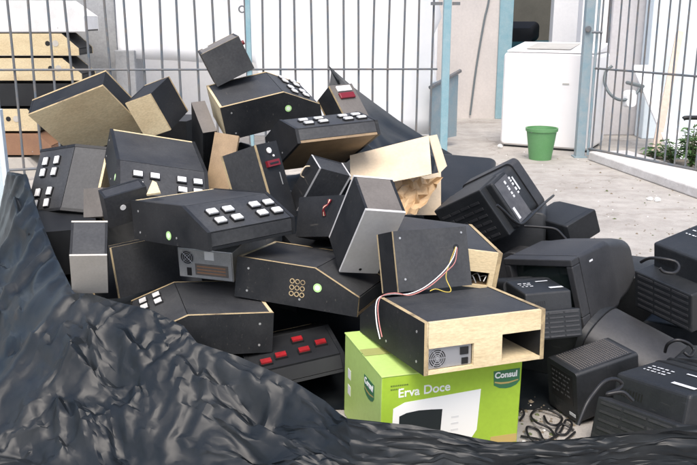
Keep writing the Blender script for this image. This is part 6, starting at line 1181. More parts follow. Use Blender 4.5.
[-16,-2,6,-12,-1,4,-5,2,1,-4,1,2,-3,1,2,-7,-1,3,-3,0,2,-3,-1,3,-2,-1,2,-2,-2,1,-1,-3,1,-3,-5,0,-10,-7,7,-4,-4,0,-9,-6,7,-4,-2,-1,-5,-3,-2,-5,-4,-1,-5,-6,1,-6,-7,4,-15,-10,15,-9,-4,6,-6,-4,9,-7,-6,11,-6,-7,9,-6,-8,7,-5,-9,4,-4,-9,2,-8,-12,5,-8,-13,3,-6,-9,-1,-5,-8,1,-6,-10,2,-6,-10,5,-4,-9,6,-6,-11,10,-5,-8,9,-5,-10,12,-5,-9,13,-5,-8,12,-4,-7,14,-4,-7,13,-4,-9,15,-4,-8,16,-3,-7,15,-3,-6,12,-3,-7,12,-2,-7,9,-2,-7,9,-2,-7,6,-1,-7,4,-3,-9,5,-2,-10,4,-2,-9,0,-2,-8,-1,-2,-9,-2,-2,-11,-1,-2,-10,-3,-1,-9,-4,-1,-11,-3,-2,-14,0,-2,-10,-5,-2,-11,-3,-2,-12,-3,-1,-10,-5,-2,-11,-2,-1,-9,-4,0,-8,-4,0,-9,-2,1,-9,0,0,-11,3,0,-13,4,0,-14,7,-1,-15,8,0,-14,8,1,-12,5,2,-9,3,3,-8,4,3,-9,6,3,-8,7,3,-8,10,3,-7,13,3,-8,12,2,-9,14,3,-6,14,2,-10,16,1,-10,21,2,-5,22,2,-3,27,2,-4,26,2,-4,30,1,4,27,1,3,28,1,-1,30,-1,-5,36,0,0,38,0,4,41,-4,-1,50,-4,0,47,-5,-1,55,-7,-5,60,-7,-8,62,-8,-12,67,-9,-10,60,-8,-4,55,-9,-6,56,-9,-7,55,-9,-9,56,-9,-4,56,-10,-7,54,-10,-8,60,-11,-12,60,-14,-5,58,-14,-8,59,-16,-6,69,-20,-10,83,-22,-11,70,-20,-11,72,-24,-5,57,-24,-6,48,-29,-20,38],
[-16,-2,8,-12,-1,5,-4,2,2,-4,2,2,-3,1,2,-7,-1,4,-3,0,1,-4,-1,0,-3,-2,1,-3,-3,0,-4,-4,-2,-4,-5,-2,-12,-8,4,-5,-5,-2,-12,-7,4,-6,-3,-3,-6,-4,-3,-7,-5,-3,-7,-6,-2,-8,-8,2,-16,-11,13,-10,-5,5,-9,-6,6,-8,-7,7,-8,-8,7,-7,-9,5,-6,-10,2,-6,-11,0,-9,-13,3,-9,-14,2,-7,-10,-3,-7,-10,-1,-6,-10,0,-7,-12,4,-7,-12,3,-6,-12,7,-6,-11,6,-6,-11,9,-5,-12,9,-5,-9,10,-5,-9,11,-4,-8,11,-5,-10,14,-5,-11,13,-3,-8,12,-3,-7,10,-3,-8,10,-2,-7,8,-2,-8,8,-2,-8,7,-1,-7,4,-2,-9,4,-2,-10,4,-2,-9,2,-1,-8,-1,-2,-9,-1,-2,-10,-1,-2,-10,-1,-1,-9,-4,-1,-10,-3,-2,-13,0,-2,-9,-5,-3,-11,-2,-2,-10,-4,-1,-9,-5,-2,-11,-1,-1,-9,-3,0,-9,-1,1,-8,-3,1,-8,-1,2,-9,1,2,-10,2,2,-10,5,2,-11,5,1,-14,6,1,-14,7,2,-12,5,3,-10,3,4,-9,4,3,-10,7,3,-9,10,4,-8,10,4,-7,10,3,-9,12,2,-9,17,3,-4,17,2,-9,18,2,-8,24,2,-2,25,3,0,25,2,-4,28,1,4,26,1,2,28,0,-3,34,0,-6,35,0,1,38,1,4,41,-2,0,52,-2,1,48,-3,-1,56,-5,-5,60,-5,-6,62,-7,-12,66,-9,-8,61,-7,-6,58,-6,-6,58,-6,-5,55,-7,-11,57,-9,-4,60,-10,-6,56,-12,-8,63,-12,-12,65,-14,-7,57,-12,-5,59,-17,-8,73,-21,-4,87,-22,-13,79,-22,-9,71,-24,-11,60,-28,-7,45,-32,-19,34],
[-17,-3,9,-13,-1,5,-4,2,2,-4,2,0,-4,1,0,-8,-1,1,-4,0,-1,-5,-1,-2,-5,-2,-3,-5,-3,-4,-5,-4,-4,-5,-5,-4,-13,-8,1,-6,-5,-4,-14,-8,3,-8,-3,-5,-7,-4,-5,-8,-6,-4,-8,-7,-3,-9,-8,1,-18,-12,12,-10,-5,4,-9,-6,5,-9,-7,7,-9,-8,5,-8,-9,4,-7,-10,2,-7,-11,-2,-9,-14,1,-9,-14,1,-8,-10,-3,-7,-11,-1,-7,-11,0,-7,-12,1,-8,-13,4,-7,-12,4,-6,-13,5,-6,-11,6,-6,-12,7,-5,-11,8,-5,-10,8,-5,-11,8,-4,-11,10,-5,-13,11,-4,-10,9,-3,-9,8,-3,-9,8,-3,-9,5,-2,-9,5,-2,-10,6,-2,-9,3,-1,-8,2,-3,-10,4,-2,-10,1,-1,-8,-1,-1,-8,-2,-1,-9,-2,-2,-10,0,-1,-8,-3,-2,-10,-2,-2,-12,0,-2,-9,-4,-3,-10,-1,-2,-10,-1,-2,-10,-3,-2,-11,0,0,-9,-2,0,-9,1,1,-9,1,1,-9,-1,3,-7,0,3,-7,1,2,-8,3,3,-8,4,3,-10,6,2,-13,7,1,-14,7,2,-11,7,3,-9,5,4,-9,5,3,-10,10,4,-8,11,5,-6,9,4,-8,12,3,-8,17,4,-3,16,3,-5,20,2,-7,25,2,-4,27,3,1,25,2,-3,27,1,3,27,0,0,31,-1,-5,36,-1,-7,39,-1,-2,42,-1,3,44,-3,-2,55,-2,-1,53,-3,-2,58,-4,-6,61,-5,-9,64,-6,-13,67,-9,-6,61,-7,-5,59,-6,-6,59,-6,-7,57,-7,-11,62,-8,-6,62,-11,-11,58,-13,-11,64,-14,-9,69,-15,-9,62,-15,-7,68,-18,-10,78,-22,-6,91,-21,-13,86,-22,-17,74,-26,-13,59,-31,-8,43,-34,-18,33],
[-19,-3,8,-13,-1,3,-5,2,0,-5,2,-1,-6,1,-3,-8,-1,-1,-6,-1,-5,-7,-2,-5,-6,-3,-5,-6,-4,-5,-6,-5,-6,-7,-6,-7,-14,-8,-1,-8,-6,-5,-15,-9,3,-8,-4,-6,-8,-4,-5,-8,-6,-5,-7,-7,-3,-9,-9,0,-17,-11,12,-10,-5,3,-9,-6,5,-9,-7,6,-8,-8,6,-7,-9,4,-6,-10,2,-6,-11,-1,-9,-14,2,-9,-14,1,-7,-10,-3,-7,-11,-2,-7,-11,1,-7,-11,0,-8,-13,4,-7,-12,3,-6,-12,3,-6,-12,5,-6,-12,5,-5,-12,7,-5,-12,6,-5,-11,6,-5,-12,7,-5,-14,9,-5,-12,6,-4,-11,7,-4,-12,4,-3,-11,4,-2,-10,3,-3,-12,3,-2,-11,3,-1,-9,0,-2,-11,0,-2,-11,3,-2,-10,-1,-1,-9,-3,-2,-9,0,-2,-10,-2,-1,-8,-4,-2,-10,0,-2,-12,0,-2,-8,-3,-2,-9,-2,-2,-11,0,-2,-10,-2,-1,-10,0,0,-9,-1,0,-9,2,1,-9,4,2,-8,4,3,-7,4,3,-7,2,3,-8,3,3,-8,6,3,-9,5,3,-9,6,2,-13,7,3,-11,8,3,-9,10,3,-10,7,4,-10,10,4,-7,10,5,-7,11,4,-10,14,3,-9,19,3,-3,16,3,-4,20,3,-4,25,2,-5,29,2,0,28,3,-3,27,1,5,27,1,3,30,0,-4,36,-1,-7,39,-1,-3,44,-1,2,47,-4,-3,56,-4,-2,55,-4,-2,62,-5,-6,67,-5,-9,68,-6,-13,71,-7,-9,63,-8,-5,59,-7,-6,58,-7,-9,57,-9,-9,65,-10,-11,64,-10,-15,61,-10,-14,61,-16,-14,70,-15,-13,68,-15,-11,68,-20,-15,82,-22,-10,93,-23,-19,85,-24,-19,74,-29,-14,57,-30,-12,48,-36,-18,31],
[-22,-4,3,-14,-1,0,-6,2,-3,-7,1,-5,-7,0,-5,-10,-1,-5,-7,-1,-7,-7,-2,-7,-7,-3,-7,-7,-4,-6,-7,-5,-7,-7,-6,-7,-13,-8,-1,-7,-6,-5,-14,-8,4,-7,-3,-5,-7,-4,-4,-7,-5,-4,-7,-6,-3,-9,-8,1,-16,-11,12,-9,-5,4,-8,-6,6,-8,-7,7,-7,-8,6,-6,-9,4,-5,-9,2,-5,-11,-1,-9,-13,3,-8,-14,2,-7,-10,-3,-7,-10,-2,-7,-11,1,-6,-11,1,-7,-12,4,-7,-12,4,-6,-12,4,-6,-11,4,-6,-11,6,-5,-11,6,-5,-12,7,-5,-12,6,-5,-12,7,-5,-14,7,-5,-13,6,-4,-13,3,-4,-14,3,-4,-14,2,-3,-12,-1,-3,-13,-1,-3,-14,1,-2,-12,-2,-2,-12,-4,-3,-13,0,-3,-13,-1,-2,-10,-4,-2,-11,-2,-2,-10,-4,-1,-9,-4,-2,-11,0,-2,-12,0,-2,-9,-3,-1,-8,-3,-2,-10,0,-2,-10,1,-1,-9,-1,0,-8,0,0,-9,3,2,-6,2,2,-7,3,3,-7,5,3,-7,6,3,-8,4,2,-9,8,3,-8,10,2,-9,6,3,-8,6,4,-7,8,3,-9,10,3,-9,13,3,-10,15,3,-8,16,4,-7,13,2,-8,19,2,-8,23,3,-5,21,4,-4,20,3,-3,26,3,-4,28,3,0,29,2,-4,31,2,5,27,2,5,31,1,-1,37,1,-7,38,0,-3,44,0,2,46,-3,-3,56,-3,-1,55,-5,-3,64,-5,-6,69,-7,-11,72,-7,-14,72,-7,-12,68,-7,-10,62,-8,-4,57,-11,-10,60,-10,-12,62,-10,-12,62,-11,-12,57,-13,-9,64,-14,-10,68,-14,-11,64,-14,-12,65,-17,-12,79,-23,-14,95,-24,-22,85,-26,-21,74,-29,-17,59,-31,-15,50,-37,-22,33],
[-25,-5,1,-15,-1,-2,-8,2,-6,-8,1,-7,-8,0,-7,-10,-1,-5,-8,-1,-7,-7,-2,-6,-8,-3,-7,-7,-4,-6,-7,-5,-6,-7,-6,-6,-12,-8,-1,-7,-6,-4,-14,-8,5,-7,-2,-4,-7,-4,-4,-7,-5,-3,-6,-6,-2,-9,-8,3,-16,-11,13,-8,-5,4,-7,-5,6,-8,-7,8,-6,-7,6,-6,-8,5,-5,-9,3,-5,-10,-1,-8,-13,3,-8,-13,3,-6,-9,-2,-6,-10,-1,-6,-11,1,-5,-10,1,-7,-12,4,-6,-12,5,-6,-11,5,-6,-9,4,-6,-11,6,-5,-11,7,-5,-10,7,-5,-12,8,-5,-12,8,-5,-12,7,-5,-13,6,-4,-12,4,-4,-13,3,-4,-14,1,-3,-12,-1,-3,-13,-1,-4,-15,0,-3,-13,-4,-2,-13,-4,-2,-13,-4,-4,-16,-2,-3,-13,-5,-2,-11,-5,-2,-13,-3,-2,-11,-6,-3,-12,-2,-2,-13,0,-2,-11,-3,-1,-8,-4,-2,-10,-2,-1,-9,-2,-1,-10,1,0,-9,1,1,-8,2,3,-5,1,4,-2,2,4,-3,4,3,-6,6,3,-7,9,3,-9,9,3,-9,12,3,-9,11,3,-9,7,4,-6,8,4,-6,10,3,-9,14,3,-10,16,4,-7,16,4,-7,17,3,-9,20,2,-9,24,3,-4,20,3,-5,23,3,-2,26,3,0,30,4,1,28,2,-3,30,2,3,30,2,2,33,1,0,37,1,-3,40,0,1,45,1,2,46,-2,1,56,-2,-3,55,-4,-3,63,-8,-10,69,-8,-10,70,-8,-14,68,-9,-12,63,-9,-7,65,-12,-10,57,-11,-8,57,-12,-5,63,-12,-11,60,-12,-9,60,-12,-11,61,-12,-8,66,-14,-14,65,-14,-16,70,-16,-14,77,-23,-17,97,-25,-19,86,-26,-18,76,-29,-20,61,-32,-13,50,-38,-18,33],
[-27,-6,0,-16,-1,-3,-8,2,-7,-8,1,-8,-8,1,-6,-10,-1,-6,-8,-1,-6,-7,-2,-6,-7,-3,-5,-6,-3,-5,-5,-4,-4,-5,-5,-4,-11,-7,1,-5,-6,-3,-13,-8,6,-6,-2,-3,-6,-3,-3,-6,-4,-2,-6,-5,-1,-9,-7,4,-15,-10,13,-7,-4,5,-7,-5,6,-7,-7,8,-6,-7,6,-5,-8,4,-5,-9,3,-4,-10,0,-8,-13,4,-7,-13,3,-6,-8,-2,-6,-9,-1,-6,-10,1,-5,-9,1,-6,-11,5,-6,-12,5,-6,-11,6,-6,-8,5,-6,-9,6,-5,-10,7,-5,-10,8,-5,-10,8,-5,-11,9,-4,-11,7,-4,-12,6,-4,-11,4,-4,-12,4,-3,-12,0,-3,-12,-2,-3,-13,-2,-4,-15,-1,-3,-14,-3,-2,-13,-6,-2,-14,-5,-2,-14,-5,-3,-16,-2,-2,-13,-7,-3,-15,-6,-2,-14,-4,-2,-13,-7,-3,-15,-4,-2,-14,-3,-2,-11,-5,-1,-10,-5,-1,-10,-3,0,-8,-3,1,-7,-2,2,-6,-1,3,-5,0,4,-4,3,5,-3,2,5,-3,4,3,-7,8,3,-8,9,3,-8,9,3,-10,11,3,-9,13,4,-7,10,5,-7,11,4,-7,13,4,-9,15,4,-6,15,3,-7,20,2,-9,23,3,-9,24,3,-5,24,3,-6,27,3,-4,29,3,2,30,4,5,30,2,-3,30,2,1,32,2,1,34,1,-4,38,2,-1,40,1,7,45,1,6,47,-1,0,53,-1,1,53,-5,-6,61,-7,-7,68,-7,-9,66,-7,-8,69,-9,-9,61,-9,-10,63,-10,-14,64,-11,-14,60,-13,-5,58,-12,-5,59,-12,-8,58,-13,-13,62,-14,-8,65,-14,-14,65,-17,-14,73,-17,-14,82,-25,-20,99,-27,-21,86,-27,-18,76,-31,-21,61,-32,-11,51,-39,-17,32],
[-28,-7,1,-16,-1,-3,-7,3,-5,-7,2,-6,-8,1,-4,-6,0,-5,-6,0,-4,-7,-2,-4,-6,-2,-4,-5,-3,-3,-5,-4,-3,-4,-5,-3,-10,-7,1,-5,-6,-2,-13,-7,8,-5,-1,-2,-5,-2,-2,-5,-4,-1,-6,-5,-1,-9,-7,5,-14,-10,13,-8,-5,4,-7,-5,6,-8,-7,8,-5,-7,6,-5,-8,4,-5,-9,1,-4,-10,0,-8,-13,3,-7,-13,4,-6,-9,-2,-6,-9,-1,-5,-10,-1,-5,-10,0,-5,-10,3,-6,-12,6,-6,-11,6,-6,-9,4,-5,-8,6,-5,-9,8,-5,-9,8,-5,-10,8,-5,-10,9,-4,-10,8,-4,-11,7,-4,-11,5,-3,-11,3,-4,-12,3,-3,-12,0,-2,-12,-2,-3,-14,-1,-2,-13,-4,-2,-13,-5,-2,-14,-5,-2,-14,-6,-3,-16,-3,-2,-15,-5,-2,-14,-8,-3,-16,-5,-3,-15,-7,-2,-15,-7,-3,-17,-5,-2,-13,-7,-1,-12,-6,-1,-12,-6,0,-11,-5,1,-9,-3,2,-9,-3,2,-8,1,4,-4,1,4,-5,4,5,-4,2,5,-4,3,4,-6,6,5,-4,8,5,-6,9,4,-9,10,4,-9,11,5,-6,10,5,-7,13,4,-9,13,5,-6,14,4,-6,18,2,-10,21,3,-8,22,4,-5,23,3,-7,25,4,-6,28,4,-3,32,3,5,28,2,2,32,2,-1,30,1,-3,36,1,1,37,0,5,44,0,5,44,0,3,47,-1,-3,51,-1,-2,52,-3,-5,59,-7,-1,68,-7,-2,67,-8,-7,68,-8,-5,63,-9,-6,63,-11,-12,64,-10,-14,65,-13,-8,60,-12,-6,59,-10,-8,59,-13,-13,65,-14,-8,69,-16,-14,68,-18,-13,77,-19,-16,84,-24,-20,99,-27,-18,86,-27,-15,78,-32,-19,62,-34,-11,51,-40,-18,35],
[-29,-8,3,-18,-3,-1,-7,2,-4,-9,1,-1,-8,1,-1,-7,0,0,-5,0,-3,-7,-1,-1,-5,-2,-2,-4,-3,-1,-4,-4,-2,-4,-5,-2,-9,-7,1,-4,-6,-2,-13,-8,7,-6,-2,-2,-6,-3,-3,-6,-4,-3,-6,-5,-2,-11,-8,5,-15,-10,12,-9,-5,3,-8,-6,4,-8,-7,7,-7,-8,4,-5,-8,3,-5,-10,1,-5,-11,-2,-9,-14,3,-9,-14,1,-7,-10,-3,-6,-10,-3,-6,-11,0,-5,-10,0,-5,-10,1,-6,-12,5,-6,-12,6,-6,-9,4,-6,-9,4,-5,-9,6,-5,-9,8,-5,-9,8,-5,-9,9,-4,-10,8,-4,-10,7,-4,-10,5,-3,-10,3,-3,-10,2,-3,-12,2,-3,-11,-1,-3,-12,-1,-2,-13,-2,-2,-12,-5,-2,-13,-5,-1,-13,-6,-2,-15,-4,-2,-16,-3,-2,-13,-8,-2,-15,-6,-2,-16,-5,-2,-15,-8,-3,-17,-6,-2,-15,-8,-2,-15,-6,-1,-14,-7,0,-13,-6,0,-12,-5,1,-12,-2,2,-9,-2,3,-7,-1,4,-6,0,4,-7,4,5,-5,3,5,-5,2,5,-5,5,6,-4,5,5,-6,7,4,-9,9,5,-8,7,5,-9,9,5,-8,12,6,-5,12,4,-8,16,4,-5,20,4,-6,20,4,-5,19,5,-4,22,5,-1,26,3,-5,29,2,2,25,2,5,29,2,5,33,1,1,34,0,7,39,-1,2,42,0,0,47,-2,1,54,-3,-3,59,-2,-2,58,-4,-7,64,-7,0,67,-7,-3,66,-7,-7,65,-8,-1,64,-8,-2,64,-11,-9,66,-10,-13,67,-12,-8,63,-10,-8,63,-10,-7,64,-11,-12,66,-14,-10,72,-15,-16,71,-19,-13,79,-20,-16,88,-23,-20,99,-24,-15,88,-25,-12,81,-34,-19,61,-36,-15,52,-42,-19,36],
[-25,-6,9,-14,0,3,-6,3,-2,-5,2,0,-8,1,0,-7,0,1,-5,0,-2,-6,-1,0,-4,-1,-2,-4,-3,-2,-4,-4,-2,-4,-5,-3,-9,-7,0,-5,-6,-3,-14,-8,7,-7,-2,-3,-7,-3,-4,-7,-4,-3,-7,-5,-2,-13,-8,6,-17,-11,10,-10,-6,1,-9,-7,2,-9,-8,4,-8,-9,2,-7,-10,1,-7,-11,-1,-6,-12,-3,-10,-15,0,-9,-15,-1,-8,-12,-5,-7,-12,-5,-7,-12,-4,-7,-13,-1,-6,-12,-2,-6,-13,0,-7,-14,2,-6,-12,2,-6,-11,2,-6,-10,4,-5,-10,5,-5,-10,7,-5,-10,8,-4,-10,7,-4,-10,6,-4,-10,4,-3,-9,3,-3,-9,2,-2,-10,1,-3,-12,1,-2,-11,-2,-2,-12,-2,-2,-12,-4,-2,-12,-5,-2,-13,-4,-2,-14,-4,-2,-16,-2,-2,-13,-7,-2,-14,-6,-2,-16,-4,-2,-14,-8,-3,-16,-6,-2,-15,-7,-1,-14,-7,-1,-15,-5,0,-14,-4,0,-13,-3,2,-10,-4,2,-10,-4,3,-10,-1,4,-8,0,5,-7,0,4,-9,3,5,-8,5,5,-7,1,6,-5,1,6,-6,3,6,-7,4,5,-9,4,6,-7,6,6,-7,9,6,-6,9,6,-3,13,4,-6,17,5,-3,16,5,0,19,6,2,21,5,0,24,4,-5,27,3,0,24,2,0,30,2,6,31,1,6,34,1,8,38,1,8,45,0,3,46,0,2,51,-3,-5,59,-3,-5,59,-6,-7,69,-6,-2,67,-6,-4,68,-6,-7,66,-7,-1,64,-6,-1,63,-8,-8,68,-8,-11,68,-9,-6,67,-9,-9,65,-9,-4,65,-11,-9,67,-14,-10,74,-15,-17,74,-20,-13,83,-20,-17,91,-23,-23,103,-25,-17,87,-23,-11,86,-34,-16,65,-36,-10,53,-44,-18,36],
[-27,-8,11,-13,0,5,-6,3,-1,-5,2,0,-6,1,1,-7,0,2,-4,0,-1,-6,-1,0,-4,-1,-2,-5,-3,-3,-5,-4,-3,-5,-5,-4,-9,-7,-2,-7,-7,-5,-16,-9,5,-9,-3,-5,-9,-4,-6,-9,-5,-5,-9,-6,-4,-17,-10,5,-18,-11,7,-11,-7,-1,-11,-8,1,-11,-9,1,-9,-10,1,-9,-11,-1,-9,-12,-4,-9,-13,-6,-12,-16,-2,-10,-15,-3,-9,-13,-6,-9,-13,-6,-8,-14,-5,-8,-14,-5,-7,-14,-2,-6,-13,-4,-7,-14,0,-7,-14,1,-6,-13,0,-6,-13,2,-6,-12,3,-5,-12,5,-5,-11,5,-5,-11,6,-4,-10,5,-4,-11,3,-3,-10,2,-3,-10,1,-2,-10,0,-2,-11,0,-2,-11,0,-2,-11,-3,-2,-12,-2,-1,-11,-4,-1,-12,-4,-2,-14,-2,-3,-15,-2,-2,-14,-6,-2,-13,-6,-3,-16,-4,-2,-14,-7,-2,-14,-7,-2,-16,-6,-1,-14,-7,-1,-15,-5,0,-14,-4,1,-12,-5,2,-11,-2,2,-11,-3,3,-10,0,4,-8,-2,5,-7,-1,5,-7,1,5,-9,3,5,-9,6,6,-6,5,6,-5,-1,7,-4,0,7,-5,2,7,-4,3,8,-2,5,8,-1,8,7,-4,12,5,-6,15,6,-1,14,6,3,16,5,1,19,6,0,21,4,-5,25,4,-2,24,3,-1,29,3,6,29,4,7,33,2,5,40,2,8,45,0,0,48,-1,0,52,-2,-5,58,-2,-5,59,-6,-9,70,-7,-4,69,-5,-5,70,-6,-9,70,-7,-1,65,-7,-3,63,-8,-8,67,-8,-9,67,-8,-6,67,-8,-8,69,-9,-3,66,-10,-8,67,-13,-9,73,-14,-16,74,-21,-11,86,-23,-17,94,-24,-22,101,-25,-22,89,-29,-9,83,-32,-11,70,-38,-8,52,-47,-18,34],
[-25,-5,13,-13,0,7,-6,3,1,-6,2,0,-6,1,0,-8,0,2,-6,0,-2,-7,-1,-1,-6,-2,-4,-6,-3,-5,-7,-4,-6,-7,-5,-6,-10,-7,-5,-8,-8,-6,-17,-9,4,-11,-4,-7,-11,-5,-8,-11,-6,-7,-11,-7,-6,-20,-10,5,-18,-11,4,-13,-8,-2,-13,-9,-1,-12,-10,0,-11,-11,-1,-11,-12,-3,-10,-13,-4,-9,-14,-6,-12,-16,-3,-11,-16,-5,-10,-14,-7,-9,-15,-6,-9,-15,-7,-8,-15,-4,-8,-15,-4,-7,-14,-6,-7,-15,-4,-7,-16,-2,-7,-16,-3,-6,-15,0,-6,-15,0,-6,-16,1,-6,-14,1,-5,-13,2,-5,-14,2,-5,-13,0,-4,-12,1,-3,-11,-1,-3,-11,-1,-2,-11,-2,-2,-11,-2,-2,-12,-2,-1,-10,-3,-1,-12,-2,-1,-12,-5,-2,-14,-2,-3,-15,-1,-2,-14,-5,-2,-12,-7,-2,-15,-4,-2,-15,-4,-2,-14,-7,-1,-14,-7,-1,-15,-6,0,-12,-6,1,-12,-5,1,-12,-4,3,-10,-3,2,-11,0,3,-10,1,4,-8,2,5,-8,1,6,-7,0,6,-6,2,6,-8,5,6,-7,5,7,-4,6,7,-5,0,8,-4,0,8,-3,2,7,-3,6,8,-2,7,8,-3,9,7,-5,14,6,0,13,6,3,15,5,1,19,4,-2,24,4,-5,24,4,-1,23,4,0,29,4,6,30,4,8,32,2,5,41,2,7,46,-2,-2,52,-2,0,57,-3,-6,60,-3,-6,60,-6,-9,70,-7,-4,68,-7,-5,72,-6,-9,69,-8,-4,66,-8,-4,66,-10,-10,69,-8,-9,67,-9,-6,66,-8,-7,66,-9,-3,67,-11,-11,68,-14,-12,74,-14,-16,73,-23,-16,86,-26,-19,97,-25,-20,100,-28,-16,90,-29,-14,82,-33,-7,69,-41,-8,50,-49,-17,33],
[-24,-3,12,-15,0,6,-8,3,0,-9,2,-1,-8,1,-3,-11,-1,-2,-9,-1,-4,-9,-2,-4,-8,-2,-7,-8,-4,-7,-8,-5,-7,-9,-6,-8,-10,-7,-7,-10,-8,-8,-19,-10,2,-12,-4,-8,-12,-6,-8,-11,-6,-7,-11,-8,-6,-20,-11,5,-17,-10,1,-13,-8,-3,-13,-9,-1,-12,-10,0,-11,-11,-1,-10,-12,-3,-10,-13,-5,-9,-14,-6,-12,-16,-2,-11,-15,-5,-9,-14,-7,-9,-14,-6,-9,-15,-5,-9,-15,-6,-8,-15,-4,-8,-15,-7,-7,-15,-6,-7,-16,-5,-7,-17,-3,-7,-17,-2,-6,-18,-2,-6,-18,0,-6,-15,0,-6,-15,0,-6,-16,-1,-5,-14,-1,-5,-15,-1,-4,-14,-3,-3,-13,-3,-3,-13,-3,-3,-13,-5,-2,-12,-4,-2,-13,-4,-1,-12,-5,-1,-13,-3,0,-12,-5,-3,-15,-3,-2,-14,-3,-2,-12,-6,-1,-13,-5,-2,-15,-3,-1,-14,-4,-1,-13,-6,-1,-13,-7,0,-12,-5,1,-11,-6,2,-11,-5,3,-10,-4,3,-10,-1,4,-10,2,4,-9,5,5,-8,4,6,-6,5,6,-6,2,7,-4,5,7,-4,4,7,-5,6,8,-4,5,7,-5,2,8,-4,4,7,-3,10,7,-1,11,7,-4,13,7,-5,14,6,2,12,6,5,15,5,-1,21,4,-3,26,3,-6,28,4,-2,25,5,-1,29,4,7,30,4,7,34,3,8,41,2,9,46,-2,-2,52,-3,-2,59,-4,-6,65,-4,-6,64,-5,-9,70,-7,-2,67,-7,-5,71,-7,-8,69,-8,-3,66,-8,-5,66,-10,-11,71,-10,-12,68,-9,-8,68,-9,-9,67,-10,-4,64,-14,-8,72,-14,-10,72,-14,-11,74,-25,-18,84,-27,-18,93,-27,-19,94,-28,-11,93,-30,-16,81,-37,-5,68,-45,-10,50,-56,-21,33],
[-25,-3,11,-18,0,5,-12,2,-2,-10,1,-3,-10,1,-5,-13,-1,-4,-12,-2,-6,-10,-2,-7,-9,-3,-9,-10,-4,-9,-9,-5,-8,-10,-6,-9,-10,-7,-8,-10,-9,-8,-19,-10,2,-12,-4,-8,-12,-5,-8,-11,-6,-7,-11,-8,-7,-20,-10,5,-16,-9,1,-13,-8,-3,-12,-9,-1,-12,-10,1,-10,-11,-1,-10,-12,-3,-10,-13,-4,-9,-14,-6,-12,-16,-1,-10,-15,-5,-9,-14,-7,-9,-14,-7,-9,-15,-5,-8,-15,-6,-8,-15,-4,-8,-15,-4,-7,-14,-6,-7,-15,-5,-7,-16,-4,-7,-17,-2,-6,-18,-2,-6,-18,0,-7,-17,-3,-6,-16,-3,-6,-17,-3,-6,-17,-3,-5,-16,-4,-5,-17,-4,-4,-15,-5,-4,-16,-5,-3,-14,-6,-4,-16,-5,-3,-15,-7,-2,-14,-6,-1,-13,-6,-1,-14,-4,-1,-13,-6,-2,-16,-3,-2,-14,-3,-1,-13,-6,-1,-13,-5,-1,-15,-2,-1,-14,-3,0,-13,-5,0,-12,-5,1,-12,-3,2,-11,-3,3,-10,-3,4,-9,-2,5,-8,0,5,-9,4,6,-5,2,6,-6,5,6,-6,6,7,-4,4,8,-2,3,8,-2,5,7,-5,6,7,-5,7,8,-3,8,7,-5,12,7,-2,12,6,-4,14,7,-5,13,7,1,15,7,4,14,6,0,20,5,-2,26,3,-6,29,4,-3,30,5,-1,34,4,6,31,4,6,36,4,7,42,4,10,46,-1,-1,53,-1,-2,59,-3,-7,65,-3,-7,67,-3,-8,72,-5,1,69,-7,-1,72,-7,-7,69,-7,0,68,-7,0,68,-11,-10,70,-10,-11,68,-10,-7,65,-9,-6,65,-11,-9,69,-10,-6,69,-12,-3,75,-12,-5,80,-24,-20,82,-26,-18,92,-25,-18,100,-29,-11,91,-31,-18,80,-38,-6,66,-44,-7,48,-56,-17,31],
[-27,-3,9,-22,-1,3,-16,1,-4,-13,1,-6,-11,0,-5,-12,-1,-6,-14,-2,-6,-11,-2,-8,-10,-3,-9,-10,-4,-9,-10,-5,-9,-10,-6,-9,-10,-7,-8,-10,-8,-8,-19,-10,3,-11,-4,-7,-11,-5,-6,-11,-6,-6,-11,-7,-6,-19,-10,5,-14,-8,0,-12,-8,-2,-11,-9,-1,-12,-10,2,-10,-10,-1,-9,-11,-2,-9,-12,-4,-8,-13,-5,-11,-16,-1,-10,-15,-4,-9,-13,-7,-8,-14,-6,-8,-14,-6,-8,-15,-4,-7,-14,-5,-8,-15,-3,-7,-14,-5,-7,-14,-6,-7,-16,-3,-7,-17,-2,-7,-18,-1,-6,-19,0,-7,-17,-1,-6,-16,-2,-6,-16,-4,-6,-17,-3,-5,-17,-6,-5,-18,-5,-5,-17,-7,-4,-17,-6,-4,-17,-6,-4,-17,-8,-3,-17,-5,-3,-15,-7,-2,-15,-7,-1,-14,-6,-1,-15,-4,0,-13,-6,-2,-17,-3,-1,-14,-5,-1,-14,-4,0,-14,-5,-1,-15,-1,0,-14,-1,1,-13,-1,1,-13,-3,2,-11,-2,3,-10,-1,4,-9,0,5,-8,0,5,-8,4,6,-4,1,7,-3,3,6,-5,5,7,-5,7,8,-3,5,8,-2,7,8,-2,4,7,-4,7,8,-4,9,7,-4,12,8,0,12,6,-3,14,7,-4,13,7,-1,17,7,3,17,7,5,22,6,-1,25,5,-5,28,6,-2,31,6,-3,35,4,6,36,3,6,41,3,5,44,3,8,48,-1,-1,53,-1,-1,59,-2,-6,62,-4,-8,69,-2,-10,73,-4,-2,71,-4,2,74,-6,-2,69,-7,0,65,-6,-1,65,-9,-9,67,-9,-6,67,-11,-2,71,-10,0,72,-10,-5,69,-10,-1,69,-10,0,75,-11,-4,78,-22,-15,83,-24,-17,90,-28,-20,102,-30,-13,93,-34,-14,82,-40,-3,69,-42,-5,53,-53,-19,35],
